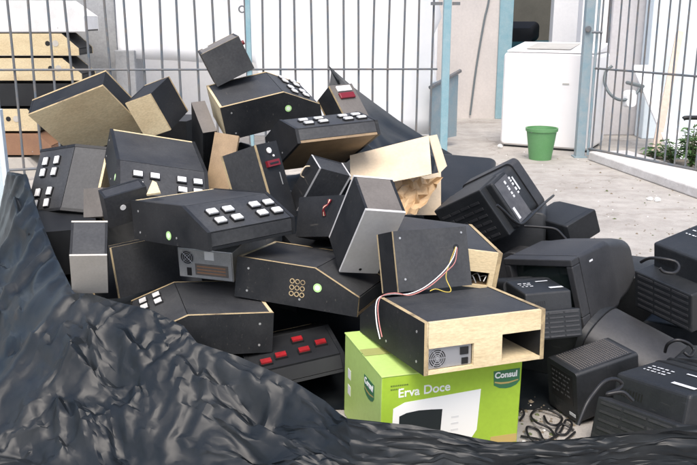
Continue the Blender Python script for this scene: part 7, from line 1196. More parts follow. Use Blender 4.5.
[-29,-3,8,-25,-2,2,-17,1,-4,-13,1,-7,-13,0,-5,-15,-1,-4,-14,-2,-5,-10,-2,-7,-9,-3,-8,-9,-4,-8,-9,-5,-8,-9,-6,-8,-9,-7,-8,-9,-8,-7,-18,-9,4,-11,-3,-6,-10,-4,-6,-10,-6,-6,-10,-7,-5,-18,-10,6,-13,-8,0,-12,-8,-1,-11,-8,-1,-12,-10,3,-9,-10,-1,-9,-11,-2,-9,-12,-4,-8,-13,-5,-11,-16,0,-10,-15,-2,-8,-13,-6,-8,-13,-6,-8,-14,-4,-7,-14,-5,-8,-15,-3,-8,-15,-2,-7,-13,-5,-7,-14,-4,-7,-14,-4,-7,-17,-1,-7,-18,0,-6,-19,1,-6,-18,1,-6,-16,-3,-6,-16,-3,-5,-17,-4,-5,-16,-6,-5,-18,-5,-5,-17,-7,-5,-17,-6,-4,-17,-8,-4,-17,-9,-4,-19,-6,-4,-18,-7,-3,-17,-8,-2,-17,-8,-2,-17,-7,-1,-15,-8,0,-15,-7,-2,-18,-4,-1,-17,-7,-1,-15,-7,-1,-15,-3,0,-14,-3,0,-15,-2,1,-13,0,2,-12,1,3,-11,1,4,-10,2,5,-9,3,6,-8,3,7,-3,1,7,-2,2,8,-2,4,8,-3,6,8,-3,8,8,-2,11,8,-2,6,9,-2,5,9,-1,7,8,-1,12,8,3,12,7,-2,13,7,-3,12,7,1,16,6,2,20,7,5,22,6,3,27,5,-3,28,6,-1,30,6,-2,34,4,5,35,3,4,42,2,5,49,2,7,47,0,-1,51,0,-2,57,-2,-8,61,-2,-9,66,-2,-11,71,-4,-5,73,-3,-2,75,-6,1,66,-7,-1,63,-7,-3,64,-10,-5,72,-10,0,71,-11,3,70,-11,-1,68,-11,0,71,-10,4,72,-11,0,74,-13,-4,79,-20,-16,82,-22,-17,90,-28,-22,104,-30,-16,95,-34,-15,82,-40,-3,68,-42,-3,54,-52,-16,37],
[-30,-3,7,-27,-3,3,-19,0,-1,-14,1,0,-15,0,-2,-15,-1,-1,-13,-2,-4,-9,-1,-6,-9,-2,-7,-8,-3,-6,-8,-4,-6,-9,-6,-6,-8,-7,-6,-9,-8,-6,-18,-9,5,-10,-3,-6,-10,-4,-5,-10,-5,-5,-10,-7,-5,-17,-9,6,-13,-7,0,-11,-7,-2,-10,-8,-1,-11,-10,3,-9,-10,-1,-9,-11,-2,-8,-12,-4,-7,-13,-4,-11,-16,0,-9,-15,-2,-8,-13,-6,-8,-13,-4,-7,-13,-5,-7,-14,-5,-6,-13,-4,-8,-15,-2,-8,-13,-5,-7,-14,-3,-7,-13,-4,-7,-15,-2,-7,-16,-1,-7,-17,0,-6,-17,1,-6,-16,-2,-6,-15,-3,-5,-16,-3,-5,-16,-5,-5,-16,-6,-5,-17,-5,-4,-17,-6,-4,-18,-6,-4,-17,-8,-4,-18,-6,-4,-18,-6,-3,-18,-9,-2,-17,-8,-2,-17,-8,-1,-17,-8,-1,-17,-7,0,-16,-8,-1,-19,-5,-1,-17,-3,0,-15,-7,1,-14,-6,1,-13,-5,2,-12,-4,3,-11,-4,4,-9,-2,5,-9,-2,6,-7,-1,7,-6,-1,7,-5,4,8,-3,4,8,-1,2,9,0,5,9,-2,6,7,-4,11,8,-1,10,8,-2,6,8,-1,10,9,1,10,9,5,12,8,2,15,8,1,13,8,5,16,7,2,19,6,3,24,6,5,26,6,2,30,6,-1,29,6,-2,33,5,5,34,4,3,39,2,3,48,3,3,50,3,6,54,-1,-5,54,-1,-3,62,-1,-3,65,-2,-5,72,-2,-4,70,-4,-6,75,-5,-3,69,-8,-3,61,-9,-7,66,-9,-5,69,-11,2,70,-11,0,70,-11,-3,70,-12,3,71,-12,5,74,-13,0,78,-15,-4,82,-22,-18,84,-22,-18,92,-28,-21,109,-30,-17,99,-35,-15,81,-40,-6,69,-44,-1,53,-52,-14,39],
[-29,-2,8,-24,-1,5,-19,0,-1,-13,1,1,-16,-1,3,-15,-1,1,-10,0,-3,-7,-1,-5,-8,-2,-5,-8,-3,-6,-7,-4,-5,-7,-5,-5,-8,-6,-6,-8,-8,-5,-18,-9,5,-10,-3,-6,-9,-4,-5,-10,-6,-3,-10,-7,-5,-17,-9,5,-13,-7,-1,-11,-8,-2,-11,-9,-1,-12,-11,1,-10,-10,-2,-9,-11,-3,-9,-13,-4,-9,-14,-6,-11,-16,-3,-10,-16,-2,-9,-14,-6,-8,-14,-6,-8,-14,-4,-7,-14,-6,-7,-14,-5,-8,-15,-2,-8,-12,-5,-8,-13,-4,-7,-13,-4,-7,-14,-2,-7,-15,-1,-7,-16,0,-6,-17,1,-6,-15,-1,-5,-15,-3,-5,-15,-3,-5,-16,-3,-5,-15,-5,-4,-16,-6,-4,-16,-6,-4,-17,-5,-4,-17,-7,-4,-18,-6,-3,-18,-6,-3,-18,-5,-2,-18,-7,-2,-18,-8,-1,-17,-9,-1,-18,-8,-1,-18,-6,0,-17,-8,0,-17,-7,0,-18,-3,0,-17,-7,1,-16,-7,2,-14,-6,3,-13,-5,4,-11,-4,5,-10,-3,5,-9,-1,6,-9,2,7,-5,0,8,-3,1,8,-3,1,9,-2,3,9,-2,5,9,-4,8,8,-4,13,9,-2,13,9,-3,9,8,1,13,9,4,10,9,4,12,9,6,14,9,5,14,6,0,20,7,1,22,6,0,28,6,5,29,6,5,30,6,0,30,6,2,34,4,9,40,3,6,45,3,5,47,3,7,52,1,0,59,0,-4,59,0,-2,63,-1,-7,69,-2,-3,67,-4,-4,73,-4,-6,72,-9,-6,62,-10,-6,69,-9,-5,68,-12,2,70,-11,0,70,-11,-3,71,-12,1,72,-12,4,74,-15,-1,80,-15,-6,82,-21,-18,84,-23,-21,93,-29,-22,110,-30,-18,101,-36,-15,82,-41,-7,70,-47,-1,54,-54,-14,41],
[-28,-2,9,-20,0,6,-12,2,5,-9,2,2,-12,0,2,-15,-1,2,-10,-1,1,-6,0,-4,-8,-2,-3,-7,-3,-5,-7,-4,-5,-7,-5,-5,-8,-6,-5,-9,-8,-6,-18,-9,4,-10,-4,-5,-11,-5,0,-10,-5,-5,-11,-7,-6,-19,-10,4,-14,-8,-2,-13,-9,-4,-12,-9,-2,-14,-11,-1,-12,-12,-3,-10,-12,-4,-10,-14,-5,-10,-15,-7,-11,-17,-6,-11,-17,-4,-9,-14,-7,-9,-15,-6,-9,-15,-7,-8,-15,-6,-7,-15,-6,-8,-16,-3,-8,-14,-5,-8,-13,-6,-8,-14,-5,-7,-15,-4,-7,-15,-2,-7,-16,-1,-6,-17,1,-6,-16,0,-5,-15,-2,-5,-15,-3,-5,-15,-4,-5,-16,-3,-4,-15,-6,-5,-16,-4,-4,-17,-5,-3,-16,-7,-3,-16,-7,-3,-17,-7,-3,-18,-6,-2,-18,-5,-2,-17,-8,-1,-18,-7,-1,-18,-6,0,-17,-7,0,-18,-6,0,-17,-8,-1,-19,-4,0,-19,-6,1,-17,-6,2,-16,-5,2,-15,-2,3,-14,-1,4,-13,0,5,-12,0,6,-7,-2,7,-6,-2,7,-6,-1,8,-6,1,7,-6,5,8,-5,6,8,-5,9,9,-3,9,8,-5,12,9,-5,14,9,-4,13,9,1,8,9,1,10,9,5,11,9,4,13,8,0,16,8,4,20,7,0,24,6,6,25,6,2,27,5,6,31,5,9,33,5,8,37,4,10,43,4,7,45,2,2,52,2,1,57,2,-2,57,2,-2,62,0,-8,68,-1,-5,67,-4,-6,74,-4,-7,73,-9,-8,63,-10,-8,70,-9,-7,71,-11,1,70,-10,2,70,-10,-2,71,-11,0,71,-11,2,74,-15,-3,81,-15,-6,82,-21,-18,82,-21,-21,92,-29,-24,111,-31,-19,101,-38,-12,83,-42,-4,70,-45,3,56,-55,-11,41],
[-30,-4,14,-22,-2,10,-12,1,6,-6,2,2,-9,1,2,-13,-1,3,-11,-1,2,-6,0,-4,-8,-2,-3,-7,-3,-5,-8,-4,-6,-8,-5,-6,-9,-6,-6,-10,-8,-6,-19,-9,3,-13,-6,-6,-14,-7,2,-12,-6,-7,-14,-8,-7,-20,-10,2,-16,-9,-3,-15,-10,-5,-14,-11,-4,-14,-12,-3,-13,-12,-4,-13,-14,-6,-12,-15,-7,-12,-16,-8,-11,-17,-8,-12,-18,-7,-11,-17,-9,-11,-17,-7,-10,-17,-7,-9,-16,-7,-9,-17,-7,-9,-18,-6,-8,-15,-8,-8,-16,-8,-8,-16,-6,-8,-18,-5,-7,-17,-3,-7,-17,-2,-7,-18,-1,-7,-18,1,-6,-17,0,-5,-16,-4,-4,-15,-5,-4,-15,-5,-4,-16,-4,-4,-15,-6,-4,-16,-5,-3,-16,-6,-3,-16,-7,-2,-16,-7,-2,-16,-7,-2,-17,-6,-2,-18,-5,-1,-17,-7,-1,-17,-7,0,-16,-7,0,-18,-6,0,-17,-7,0,-19,-4,0,-19,-3,1,-18,-5,2,-16,-3,3,-16,-2,4,-13,-3,4,-13,0,5,-10,-3,6,-8,-2,7,-8,-2,7,-8,-2,7,-7,3,8,-7,3,8,-6,5,9,-5,5,9,-5,8,9,-6,11,9,-7,11,9,-5,10,8,1,15,8,2,17,9,1,14,9,1,12,9,3,13,9,4,17,7,0,23,6,3,29,6,2,25,6,8,27,6,8,31,5,9,35,5,11,41,4,7,44,2,5,52,2,2,56,3,-2,58,1,-4,64,0,-9,69,-1,-7,68,-4,-7,79,-2,-6,76,-9,-10,64,-9,-8,69,-8,-9,73,-10,0,73,-10,3,70,-10,2,74,-10,3,74,-10,3,74,-14,-3,81,-13,-5,83,-18,-14,84,-20,-21,91,-28,-26,111,-31,-21,100,-37,-15,84,-42,-7,70,-48,3,56,-52,-7,44],
[-28,-3,14,-22,-2,10,-11,2,6,-5,3,2,-7,1,2,-11,0,1,-12,-1,2,-7,0,-5,-9,-2,-5,-9,-3,-6,-10,-4,-8,-10,-6,-8,-12,-7,-8,-12,-8,-8,-20,-10,1,-15,-8,-7,-16,-8,3,-14,-6,-7,-16,-8,-8,-22,-11,-1,-18,-10,-5,-16,-11,-5,-15,-11,-5,-16,-13,-5,-15,-14,-6,-14,-15,-7,-14,-16,-8,-14,-17,-9,-12,-18,-8,-12,-19,-8,-12,-19,-9,-12,-19,-8,-11,-19,-7,-11,-20,-7,-10,-19,-8,-9,-18,-9,-9,-18,-9,-9,-18,-8,-8,-19,-7,-8,-20,-5,-8,-20,-4,-7,-22,-3,-7,-20,-4,-7,-20,-1,-6,-19,-3,-5,-18,-2,-5,-16,-6,-5,-16,-5,-4,-16,-6,-4,-16,-5,-3,-16,-6,-3,-17,-5,-3,-16,-6,-2,-16,-5,-2,-16,-6,-2,-16,-7,-2,-17,-6,-1,-18,-5,-1,-17,-6,0,-17,-8,0,-17,-5,0,-17,-6,1,-17,-6,0,-19,-3,1,-18,-2,2,-17,-2,3,-15,-3,4,-12,-4,4,-13,-1,5,-10,-3,6,-9,1,7,-8,1,7,-9,0,8,-6,1,8,-7,2,8,-6,3,9,-5,4,9,-6,6,9,-5,8,9,-3,9,9,0,10,9,1,13,9,1,16,9,2,19,9,1,18,9,1,15,10,4,15,8,1,22,7,0,29,7,2,31,7,8,27,7,7,32,6,8,36,6,11,41,6,8,44,4,6,52,3,2,55,3,-3,59,1,-5,67,-1,-9,71,0,-9,70,-2,-8,80,-1,-6,79,-7,-10,69,-8,-6,70,-8,-9,73,-11,-1,74,-10,1,72,-10,4,76,-10,4,76,-9,5,75,-12,-2,81,-12,-3,84,-19,-12,90,-21,-16,94,-27,-27,109,-32,-16,100,-34,-16,88,-38,-9,74,-50,3,55,-55,-7,42],
[-28,-3,15,-21,-1,9,-10,2,5,-6,3,1,-7,2,0,-9,0,-1,-13,-1,0,-10,-1,-6,-11,-2,-8,-12,-3,-9,-12,-5,-9,-13,-6,-9,-13,-7,-9,-15,-9,-10,-20,-10,-1,-16,-9,-6,-18,-9,5,-16,-7,-8,-17,-8,-8,-22,-11,-2,-18,-10,-6,-17,-11,-6,-17,-12,-6,-16,-13,-6,-15,-14,-6,-15,-15,-7,-14,-16,-8,-14,-17,-8,-13,-18,-9,-12,-19,-9,-12,-19,-8,-12,-19,-7,-11,-19,-9,-11,-20,-8,-10,-20,-8,-10,-19,-9,-9,-19,-9,-9,-20,-8,-9,-21,-7,-8,-22,-6,-8,-23,-5,-7,-24,-5,-7,-23,-3,-7,-21,-5,-7,-21,-3,-6,-20,-6,-6,-19,-4,-6,-19,-7,-5,-19,-6,-5,-18,-7,-4,-17,-7,-3,-17,-7,-3,-17,-5,-2,-17,-7,-2,-17,-4,-2,-17,-4,-1,-16,-7,-1,-17,-5,-1,-18,-4,0,-17,-7,0,-17,-5,0,-17,-6,1,-17,-6,0,-18,-4,1,-17,-4,3,-14,-4,4,-13,-4,4,-12,-4,5,-13,-1,6,-11,-1,6,-9,3,7,-9,3,7,-9,3,8,-7,3,8,-5,0,9,-3,1,10,-3,2,10,-4,4,10,-3,7,10,-1,8,10,2,8,10,2,11,10,2,15,9,1,21,9,-1,20,9,0,19,10,3,16,9,1,21,7,0,28,7,0,33,6,6,31,5,5,36,5,7,40,5,10,44,5,5,47,4,6,51,3,1,56,3,-1,58,0,-5,68,-1,-7,75,-1,-7,73,-1,-7,78,-1,-8,82,-8,-9,69,-8,-3,71,-8,-8,73,-11,-1,74,-11,3,73,-10,4,76,-10,6,76,-10,7,78,-13,3,83,-14,-3,83,-17,-10,90,-20,-13,99,-26,-29,108,-34,-11,99,-38,-15,85,-44,-8,71,-55,2,52,-57,-5,39],
[-27,-2,13,-19,1,7,-10,3,3,-6,3,-1,-9,2,-3,-11,0,-4,-15,-1,-3,-13,-1,-7,-13,-2,-9,-13,-4,-9,-13,-5,-9,-14,-6,-10,-15,-8,-10,-15,-9,-10,-21,-11,-3,-17,-10,-6,-19,-10,6,-17,-7,-7,-17,-9,-9,-21,-11,-2,-18,-10,-7,-17,-11,-5,-17,-12,-5,-16,-13,-5,-15,-14,-6,-15,-15,-6,-14,-16,-7,-14,-17,-8,-13,-18,-8,-12,-19,-8,-12,-19,-8,-12,-19,-7,-11,-19,-9,-11,-20,-8,-10,-19,-8,-10,-19,-8,-10,-19,-10,-9,-20,-9,-9,-21,-8,-8,-22,-8,-8,-22,-8,-8,-23,-7,-7,-23,-6,-7,-22,-8,-8,-23,-6,-7,-22,-8,-7,-22,-7,-6,-21,-4,-6,-20,-8,-5,-20,-6,-5,-19,-7,-4,-19,-6,-3,-18,-7,-3,-19,-7,-2,-17,-6,-2,-18,-5,-1,-17,-3,-1,-17,-7,-1,-18,-5,0,-17,-6,0,-17,-4,0,-17,-6,0,-17,-4,1,-17,-5,2,-15,-6,3,-14,-4,4,-13,-4,4,-13,-4,5,-13,-3,5,-11,3,6,-10,3,7,-6,1,7,-7,2,8,-8,3,8,-5,4,9,-4,2,9,-4,3,10,-5,5,10,-4,8,10,-2,8,10,1,8,10,1,12,10,2,16,9,2,20,9,2,18,9,-1,19,9,4,20,8,0,23,7,3,28,7,1,32,6,5,31,5,3,37,5,8,38,4,7,44,3,4,50,3,4,54,3,0,57,3,-2,59,1,-6,66,-2,-8,77,-2,-6,76,-2,-7,81,-2,-9,82,-8,-11,70,-9,-2,70,-10,-5,74,-10,0,73,-10,-1,74,-9,1,76,-9,3,73,-9,6,76,-10,4,81,-14,0,88,-17,-9,94,-19,-10,104,-27,-29,106,-38,-10,99,-42,-13,83,-47,-9,70,-52,0,57,-59,-7,40],
[-26,-1,10,-17,2,4,-11,3,-1,-9,3,-3,-13,1,-1,-14,0,-5,-16,-1,-6,-15,-2,-7,-14,-3,-10,-14,-4,-10,-15,-5,-10,-15,-6,-10,-15,-7,-9,-16,-9,-9,-20,-10,-3,-17,-10,-5,-19,-10,8,-17,-7,-6,-17,-8,-8,-21,-11,-3,-18,-10,-7,-17,-11,-4,-16,-12,-5,-16,-13,-5,-15,-14,-5,-14,-15,-6,-14,-16,-6,-13,-17,-7,-13,-18,-7,-12,-18,-8,-12,-19,-7,-11,-19,-8,-11,-20,-6,-11,-20,-7,-10,-19,-7,-10,-19,-6,-10,-19,-9,-9,-19,-9,-9,-19,-9,-9,-20,-9,-8,-20,-9,-8,-21,-9,-8,-22,-7,-7,-22,-8,-7,-23,-8,-7,-24,-7,-7,-23,-4,-7,-24,-4,-7,-23,-8,-6,-22,-7,-6,-21,-6,-5,-21,-8,-4,-20,-6,-4,-21,-7,-3,-19,-6,-2,-19,-6,-2,-19,-3,-1,-19,-5,-1,-18,-6,-1,-18,-6,0,-17,-5,0,-17,-3,1,-17,-6,1,-16,-6,2,-15,-4,3,-14,-4,4,-13,-4,4,-13,-1,5,-12,1,5,-11,4,7,-9,3,7,-7,2,8,-4,-1,9,-3,2,8,-5,3,9,-4,6,9,-3,8,9,-3,10,10,-3,12,10,-1,12,10,1,12,9,3,17,9,3,21,9,2,18,9,4,17,9,3,19,9,3,20,7,-1,28,7,3,28,7,4,31,6,9,30,5,5,37,5,11,37,4,10,44,4,6,48,2,3,57,2,0,60,1,-3,64,0,-6,70,-2,-9,78,-1,-7,77,-3,-9,83,-2,-10,84,-7,-12,75,-9,-5,72,-8,-4,71,-10,3,73,-9,3,74,-8,3,73,-8,0,72,-9,2,77,-9,2,79,-12,0,86,-16,-7,94,-17,-9,104,-29,-30,104,-40,-11,97,-41,-14,89,-46,-11,72,-50,-1,61,-56,-8,44],
[-26,1,6,-17,3,2,-12,3,-2,-11,2,-5,-14,1,0,-15,0,-2,-16,-1,-6,-15,-2,-8,-14,-3,-8,-14,-4,-9,-15,-5,-8,-15,-6,-8,-14,-7,-9,-15,-9,-8,-19,-10,-3,-17,-10,-4,-19,-10,10,-17,-7,-5,-17,-8,-7,-20,-10,-3,-17,-10,-6,-17,-11,-4,-16,-12,-5,-16,-13,-5,-15,-14,-5,-14,-15,-5,-14,-16,-6,-14,-17,-6,-13,-18,-6,-12,-19,-6,-12,-19,-7,-11,-19,-7,-12,-20,-5,-11,-19,-7,-10,-20,-5,-10,-19,-4,-10,-19,-6,-10,-19,-5,-9,-20,-6,-9,-20,-8,-8,-21,-8,-8,-21,-8,-8,-22,-7,-8,-23,-7,-7,-23,-6,-8,-23,-3,-7,-23,-5,-7,-24,-4,-7,-23,-7,-7,-23,-6,-6,-23,-6,-5,-22,-6,-5,-23,-6,-5,-23,-5,-4,-22,-6,-4,-22,-5,-2,-21,-5,-2,-21,-2,-2,-21,-4,-2,-21,-4,-1,-20,-4,0,-20,-4,1,-18,-5,1,-17,-4,2,-16,-5,3,-15,-4,4,-14,-3,5,-13,-2,5,-13,3,6,-11,3,7,-9,2,8,-8,2,8,-5,2,9,-3,0,10,-1,1,9,-3,4,9,-3,7,10,-3,9,10,-4,11,10,-1,11,10,1,13,9,3,18,9,2,21,10,1,22,10,3,20,11,5,20,11,5,20,8,-1,28,8,2,30,9,4,32,8,10,31,7,7,37,7,11,38,5,11,44,5,7,48,3,3,55,1,-1,62,1,-5,66,0,-9,70,0,-10,76,0,-11,78,-3,-12,85,-2,-12,83,-5,-5,75,-5,-8,71,-8,0,70,-8,-1,70,-7,3,71,-8,-2,72,-8,-4,75,-9,-1,81,-9,-1,82,-10,-1,84,-16,-2,97,-19,-9,103,-31,-31,104,-40,-11,97,-41,-16,88,-47,-12,71,-52,-2,61,-56,-10,46],
[-26,1,5,-17,3,1,-13,3,-2,-11,3,-4,-13,1,-2,-16,0,2,-16,-1,-1,-15,-2,-5,-14,-3,-7,-14,-4,-8,-15,-5,-5,-14,-6,-8,-14,-7,-8,-15,-8,-6,-19,-10,-4,-17,-11,-3,-19,-10,12,-17,-7,-4,-17,-8,-7,-19,-10,-4,-17,-10,-6,-17,-12,-3,-16,-12,-4,-15,-13,-4,-15,-14,-4,-14,-15,-5,-14,-16,-4,-14,-17,-5,-13,-18,-6,-12,-18,-6,-12,-19,-5,-11,-19,-4,-11,-19,-6,-11,-19,-3,-11,-20,-4,-10,-20,-2,-10,-20,-4,-9,-20,-4,-9,-20,-4,-9,-21,-3,-9,-20,-3,-8,-20,-3,-8,-21,-3,-8,-22,-2,-8,-23,-2,-7,-22,-3,-7,-22,-5,-8,-24,-3,-7,-23,-3,-7,-24,-5,-6,-23,-4,-6,-23,-4,-6,-24,-5,-5,-24,-4,-5,-24,-3,-4,-24,-4,-3,-23,-4,-3,-22,-3,-2,-22,-1,-2,-22,0,-1,-22,0,-1,-21,0,0,-20,0,1,-19,0,2,-18,-1,3,-17,-1,3,-16,-1,4,-14,3,5,-13,3,6,-9,1,8,-6,0,8,-5,0,9,-5,1,9,-3,2,10,-1,2,10,-1,2,10,0,5,10,-1,7,10,-2,10,11,0,9,11,3,12,10,2,18,9,2,22,10,1,23,10,2,22,11,3,21,11,4,21,9,-1,28,8,0,33,9,3,34,8,8,32,7,4,38,6,8,40,6,9,44,6,10,48,4,6,55,3,-2,58,1,-6,62,1,-5,68,0,-6,72,1,-9,74,-3,-7,83,-4,-8,78,-4,-9,73,-4,-9,76,-6,-3,72,-7,-3,73,-7,1,76,-8,-5,75,-9,-4,79,-10,-1,84,-9,-2,85,-10,-2,85,-16,-2,96,-15,-8,104,-29,-31,103,-39,-12,100,-40,-18,90,-46,-13,74,-53,0,60,-58,-8,45],
[-24,1,5,-18,2,2,-15,2,2,-11,2,-2,-10,2,-3,-11,1,1,-15,-1,0,-16,-2,-1,-14,-3,-3,-14,-4,-7,-15,-5,-3,-14,-6,-6,-14,-7,-6,-16,-8,-3,-18,-10,-4,-17,-11,-1,-20,-11,13,-17,-6,-4,-18,-8,-5,-19,-10,-5,-18,-11,-5,-18,-12,-2,-17,-13,-3,-16,-13,-3,-16,-15,-4,-15,-15,-3,-15,-17,-3,-14,-18,-3,-13,-19,-4,-13,-19,-4,-12,-19,-3,-12,-20,-4,-11,-20,-3,-11,-19,-4,-11,-20,-3,-10,-20,-3,-10,-17,-5,-9,-20,-4,-9,-20,-4,-9,-21,-3,-9,-20,-2,-8,-21,-1,-8,-21,-1,-8,-22,0,-8,-22,-1,-8,-23,-2,-7,-22,-4,-7,-23,-4,-7,-23,-2,-7,-24,-2,-6,-24,-2,-6,-23,-3,-5,-23,-1,-5,-24,-2,-5,-24,-3,-4,-24,-2,-3,-24,-3,-3,-23,-3,-2,-23,-2,-2,-23,-1,-2,-23,0,-1,-23,1,0,-21,2,0,-21,3,1,-20,3,2,-18,4,3,-18,4,4,-16,0,5,-12,-1,6,-10,-1,7,-8,-1,8,-6,-1,9,-5,-1,9,-5,0,10,-3,0,10,-2,3,11,1,4,11,0,5,11,-1,8,12,0,8,10,2,15,10,3,17,10,1,21,10,3,21,10,2,20,11,1,20,11,0,23,11,0,27,10,0,32,9,3,40,8,4,32,7,3,37,5,4,45,5,6,49,5,8,48,5,5,51,4,3,57,3,-2,62,3,-3,66,3,-5,69,3,-4,73,-3,-10,82,-4,-10,78,-6,-12,73,-6,-10,77,-6,-5,74,-6,-6,75,-7,-1,77,-9,-7,77,-9,-6,80,-11,-1,87,-11,-3,86,-11,-3,86,-16,-4,98,-14,-7,104,-30,-31,103,-38,-13,100,-40,-19,92,-45,-13,77,-55,-2,59,-60,-9,45],
[-19,3,6,-12,4,3,-10,3,1,-12,2,-2,-10,2,3,-11,1,4,-13,0,-1,-11,-1,-2,-13,-2,-3,-14,-4,-5,-15,-5,-2,-14,-6,-5,-15,-7,-4,-16,-8,-1,-17,-10,-5,-17,-10,4,-20,-11,14,-18,-7,-3,-18,-8,-3,-19,-10,-2,-19,-11,-3,-18,-12,-4,-18,-13,-5,-17,-14,-4,-16,-15,-5,-16,-16,-4,-15,-17,-5,-15,-18,-6,-13,-19,-5,-13,-20,-5,-13,-20,-4,-12,-20,-4,-12,-21,-4,-11,-20,-3,-11,-20,-3,-10,-20,-6,-10,-19,-7,-10,-18,-6,-9,-20,-6,-9,-18,-5,-9,-19,-4,-8,-19,-3,-8,-21,-3,-7,-20,-3,-8,-22,-2,-8,-22,-3,-8,-23,-2,-7,-23,-3,-7,-23,-3,-6,-23,-3,-6,-23,-3,-6,-24,-2,-6,-24,-1,-5,-24,-1,-4,-24,-1,-4,-24,-2,-3,-23,-3,-2,-23,-4,-2,-21,-4,-1,-20,-4,0,-21,-3,0,-19,-2,0,-20,-1,1,-20,0,1,-20,1,2,-20,2,3,-19,4,4,-17,4,5,-15,4,6,-11,3,7,-9,3,8,-7,4,9,-6,4,10,-4,4,10,-5,3,10,-4,1,11,-3,2,11,1,3,11,6,5,11,7,9,11,2,11,10,1,15,10,3,17,10,8,19,10,8,18,10,7,20,10,6,21,9,6,26,9,7,31,8,2,35,6,9,32,6,10,38,6,8,42,6,8,44,6,5,45,5,1,51,4,-2,57,4,-2,58,3,-4,65,2,-7,70,3,-7,72,-4,-14,82,-4,-13,79,-6,-14,74,-6,-11,78,-6,-7,74,-6,-6,79,-7,-1,80,-8,-7,79,-8,-6,79,-11,-4,88,-11,-3,91,-11,-5,87,-15,-3,98,-16,-7,103,-33,-31,105,-38,-15,99,-37,-19,94,-43,-13,79,-53,-3,61,-58,-10,47],
[-19,3,6,-12,3,3,-6,4,1,-5,3,-1,-8,1,1,-12,1,7,-13,-1,5,-11,-1,-2,-12,-2,-3,-15,-4,-3,-15,-5,-2,-15,-6,-3,-16,-7,-4,-15,-8,-3,-19,-10,-3,-18,-11,2,-23,-12,14,-20,-9,0,-17,-8,-8,-20,-10,-6,-19,-11,-8,-16,-11,-8,-16,-12,-9,-15,-13,-8,-15,-14,-10,-14,-15,-9,-13,-16,-10,-12,-17,-10,-11,-17,-11,-12,-19,-9,-11,-18,-9,-10,-17,-10,-10,-18,-9,-10,-18,-9,-9,-18,-9,-10,-20,-8,-10,-19,-8,-10,-19,-8,-9,-19,-8,-9,-19,-7,-9,-18,-6,-8,-20,-6,-8,-21,-4,-7,-20,-4,-6,-19,-5,-6,-19,-5,-6,-20,-5,-6,-21,-5,-6,-21,-5,-5,-21,-5,-6,-22,-5,-4,-21,-5,-4,-22,-4,-4,-21,-3,-5,-24,-3,-4,-23,-4,-3,-23,-4,-2,-22,-5,-1,-22,-4,-1,-20,-5,0,-19,-5,1,-18,-4,2,-17,-4,2,-17,-3,3,-17,-2,3,-17,-1,4,-17,1,4,-16,2,6,-14,2,6,-14,3,8,-11,3,8,-9,3,9,-9,5,9,-7,5,10,-7,5,10,-4,6,11,-3,7,11,1,8,12,4,7,12,5,5,11,8,9,10,8,16,10,9,18,10,6,21,10,4,19,10,5,20,10,4,20,10,4,24,10,7,27,9,3,34,7,9,31,7,6,36,7,7,39,7,7,42,6,2,47,6,1,51,4,-3,58,4,-4,59,3,-6,64,2,-9,70,1,-9,73,-6,-13,86,-4,-12,83,-5,-13,79,-6,-11,82,-5,-9,77,-6,-5,82,-6,-2,84,-6,-5,84,-7,-9,81,-9,-3,86,-11,-2,91,-10,-6,89,-15,-1,96,-15,-7,102,-34,-30,103,-38,-16,103,-36,-19,98,-42,-13,83,-53,-3,64,-58,-11,51],
[-20,1,10,-13,2,7,-8,3,4,-4,3,-1,-2,2,1,-6,1,5,-13,0,5,-11,0,-2,-13,-2,-3,-15,-3,-5,-13,-4,-6,-13,-5,-8,-15,-7,-7,-14,-8,-8,-14,-9,-8,-18,-12,-1,-14,-8,13,-21,-9,-2,-19,-9,-7,-15,-8,-10,-15,-9,-12,-12,-8,-14,-11,-10,-14,-11,-11,-13,-11,-12,-14,-10,-13,-14,-10,-14,-15,-8,-14,-15,-6,-15,-16,-11,-18,-14,-8,-15,-15,-7,-14,-14,-8,-15,-15,-6,-14,-15,-8,-16,-13,-10,-19,-12,-10,-19,-13,-10,-19,-11,-9,-19,-11,-9,-20,-11,-9,-20,-9,-8,-21,-8,-8,-21,-5,-7,-21,-6,-6,-19,-7,-6,-18,-8,-5,-17,-8,-4,-17,-8,-4,-17,-8,-4,-18,-8,-4,-19,-8,-3,-19,-7,-3,-20,-7,-2,-18,-6,-2,-18,-4,-2,-19,-7,-1,-18,-7,-1,-19,-8,-1,-20,-7,0,-19,-7,1,-19,-6,1,-18,-7,2,-16,-7,3,-14,-6,3,-15,-5,4,-16,-3,5,-14,-2,5,-15,-1,6,-13,-1,7,-11,0,8,-10,1,9,-10,2,9,-9,3,10,-8,5,10,-8,6,11,-5,6,11,-4,7,12,0,7,12,2,8,12,4,7,13,6,8,11,8,14,11,10,15,10,7,17,10,3,21,10,2,21,10,2,22,9,3,27,10,5,27,9,3,31,8,10,30,6,4,38,6,5,40,6,5,43,5,0,48,5,0,51,4,-5,57,4,-6,59,3,-8,65,2,-11,70,-1,-9,78,-6,-15,87,-5,-15,84,-5,-12,82,-5,-8,84,-6,-7,80,-7,-1,83,-7,1,84,-6,-2,85,-7,-9,84,-8,-4,87,-9,-2,93,-9,-5,90,-13,2,97,-14,-5,103,-35,-30,102,-37,-16,106,-37,-15,98,-40,-12,86,-51,-4,67,-58,-14,53],
